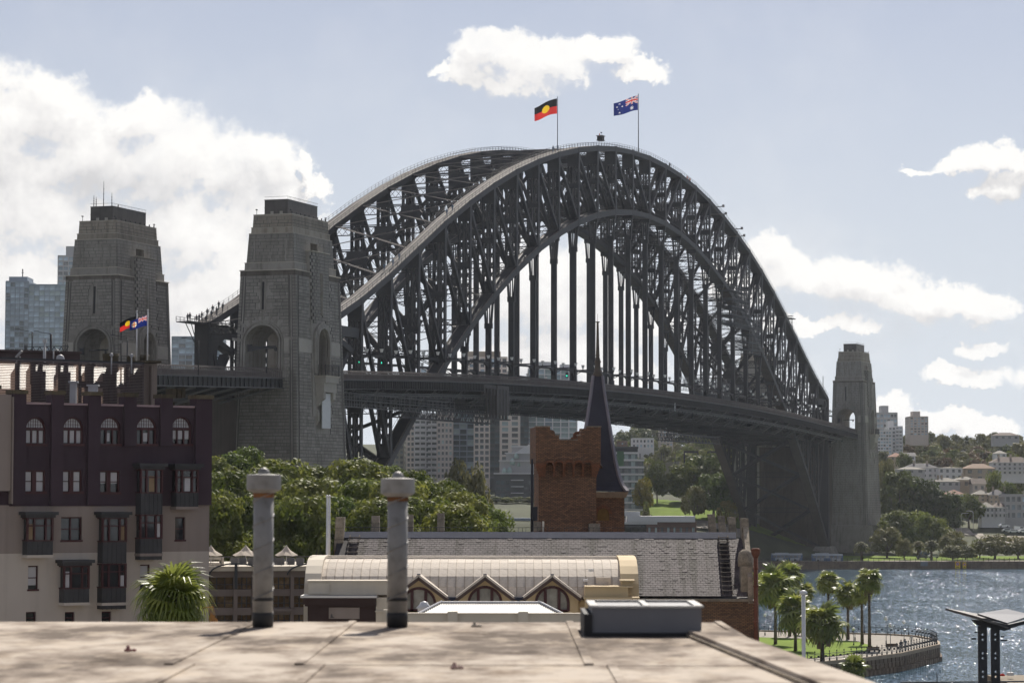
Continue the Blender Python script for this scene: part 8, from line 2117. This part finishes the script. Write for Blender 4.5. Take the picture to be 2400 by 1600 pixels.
# green and red lane signals over the road
for (x,y,c,lb) in ((-208,-11,'g','green lane signal glowing left of the arch leg'),(-222,-11,'g','second green lane signal nearer the pylon'),(-66,-11,'g','green lane signal beside the spire'),(-5,-6,'r','red lane signal right of the spire tip')):
    p=B2W(x,y,floorz(x)+4.6); t=thing('lane_signal',lb,'traffic signal',p,BROT); b=M(); b.box(-.1,.3,-.4,.4,-.5,.9); part('housing',b,iron,t); b=M(); b.box(-.14,-.1,-.22,.22,-.2,.2); part('lens',b,mat('signal_green',(0.05,0.9,0.55),emit=1) if c=='g' else mat('signal_red',(0.95,0.08,0.04),emit=1),t)
    b=M(); b.box(-.05,.05,-.05,.05,.9,1.4); part('bracket',b,iron,t)
# gantry and street lamps on the approach near the hotel roof
p=P(60,826,560); b=M(); L_=9
b.beam((0,0,0),(L_*1.0,0,.2),.5,.15); b.beam((0,0,1.2),(L_,0,1.35),.5,.15)
for k in range(12): b.beam((L_*k/12,0,0 if k%2 else 1.25),(L_*(k+1)/12,0,1.25 if k%2 else 0),.3,.12)
b.box(-.3,.3,-.3,.3,-4,1.4); solo('sign_gantry',b,steel,'lattice sign gantry over the approach road left of the leftmost pylon','gantry',(p.x,p.y,p.z))
for i,(px,y0,y1,s,lb) in enumerate(((119,783,840,-1,'dark street lamp with a long arm before the leftmost pylon'),(75,778,830,-1,'thin street lamp by the glass towers'),(298,792,846,-1,'dark street lamp in front of the leftmost pylon beside the flagpoles'),(465,798,852,-1,'street lamp in front of the steel portal'))):
    g=P(px,y1,470); h=P(px,y0,470).z-g.z; b=M(); b.tube([(0,0,-2),(0,0,h)],.12 if i!=0 else .22,5); b.beam((0,0,h),(s*2.4,0,h+.5),.1,.1); b.cbox((s*2.6,0,h+.5),(.8,.3,.15)); solo('street_lamp',b,steel,lb,'street lamp',(g.x,g.y,g.z))
for i,(px0,px1,py,lb) in enumerate(((590,648,817,'dark lamp bracket arm across the nearest pylon\'s arch'),)):
    g=P(px0,py,545); b=M(); b.extrude([(0,-.6),(0,.4),(5.2,.25),(5.2,.05),(1.5,-.15)],0,.25,'y'); b.box(4.7,5.2,0,.3,-.5,.05); b.box(3.0,3.2,.05,.25,-5,.2); solo('bracket_arm',b,steel,lb,'lamp bracket',(g.x,g.y,g.z))
# ================================================================ labels for the many hillside trees: by landmark, side and order
LMK=[(2080,1005,'the tall grey tower'),(2100,1030,'the white topped tower'),(2155,995,'the square tower on the skyline'),(2160,1100,'the slate roofed white house'),(2228,1108,'the white cube house'),(2296,1104,'the tan roofed house'),(2370,1090,'the balconied hotel'),(2220,1130,'the pale tin roofed house'),(2265,1130,'the broad pale roof'),(2238,1157,'the terracotta roofed cottage'),(2302,1162,'the cream terrace house'),(2340,1163,'the stepped parapet house'),(2330,1197,'the verandah terrace houses'),(2390,1188,'the grey flats'),(2104,1068,'the small terracotta roof by the pylon'),(2360,1021,'the dark roof on the skyline'),(2320,1040,'the russet upper slope'),(2250,1040,'the upper slope between tower and hotel'),(2200,1060,'the slope above the cube house'),(2347,1063,'the small white house above the hotel'),
 (1562,1030,'the taupe tower under the deck'),(1507,1040,'the white house row'),(1458,1043,'the brick house by the spire'),(1620,1070,'the left railway gantry'),(1672,1070,'the right railway gantry'),(1555,1085,'the viaduct wall'),(1470,1100,'the glass office'),(1700,1060,'the sloping bridge leg'),(1600,1040,'the lattice gantry end'),(998,1050,'the white balconied tower'),(1085,1050,'the teal glass tower'),(1195,1060,'the stepped apartments'),(960,1060,'the narrow cream block')]
def relabel():
    ordn=['nearest','second','third','fourth','fifth','sixth','seventh','eighth','ninth','tenth','eleventh','twelfth']
    buck={}
    for (t,px,py,nm,z) in HILL:
        lx,ly,ln=min(LMK,key=lambda l:(l[0]-px)**2+(1.6*(l[1]-py))**2)
        dx,dy=px-lx,1.6*(py-ly)
        side=('right of' if dx>0 else 'left of') if abs(dx)>abs(dy) else ('below' if dy>0 else 'above')
        buck.setdefault((nm,side,ln),[]).append((dx*dx+dy*dy,t,nm))
    for (nm,side,ln),l in buck.items():
        for i,(d,t,_) in enumerate(sorted(l,key=lambda a:a[0])): t['label']='%s tree, %s of its colour %s %s'%(nm,ordn[min(i,11)],side,ln)
relabel()
# ================================================================ air
def build_haze():
    b=M(); b.box(-6200,6200,-600,9700,-4.2,175)
    m=bpy.data.materials.new('pale_air'); m.use_nodes=True; nt=m.node_tree; nt.nodes.clear(); v=nt.nodes.new('ShaderNodeVolumePrincipled'); o=nt.nodes.new('ShaderNodeOutputMaterial'); nt.links.new(v.outputs[0],o.inputs['Volume'])
    v.inputs['Color'].default_value=(.80,.86,.95,1); v.inputs['Density'].default_value=HAZE; v.inputs['Anisotropy'].default_value=.35
    h=setting('haze',b,m,'stuff')
HAZE=0.000038
build_haze()
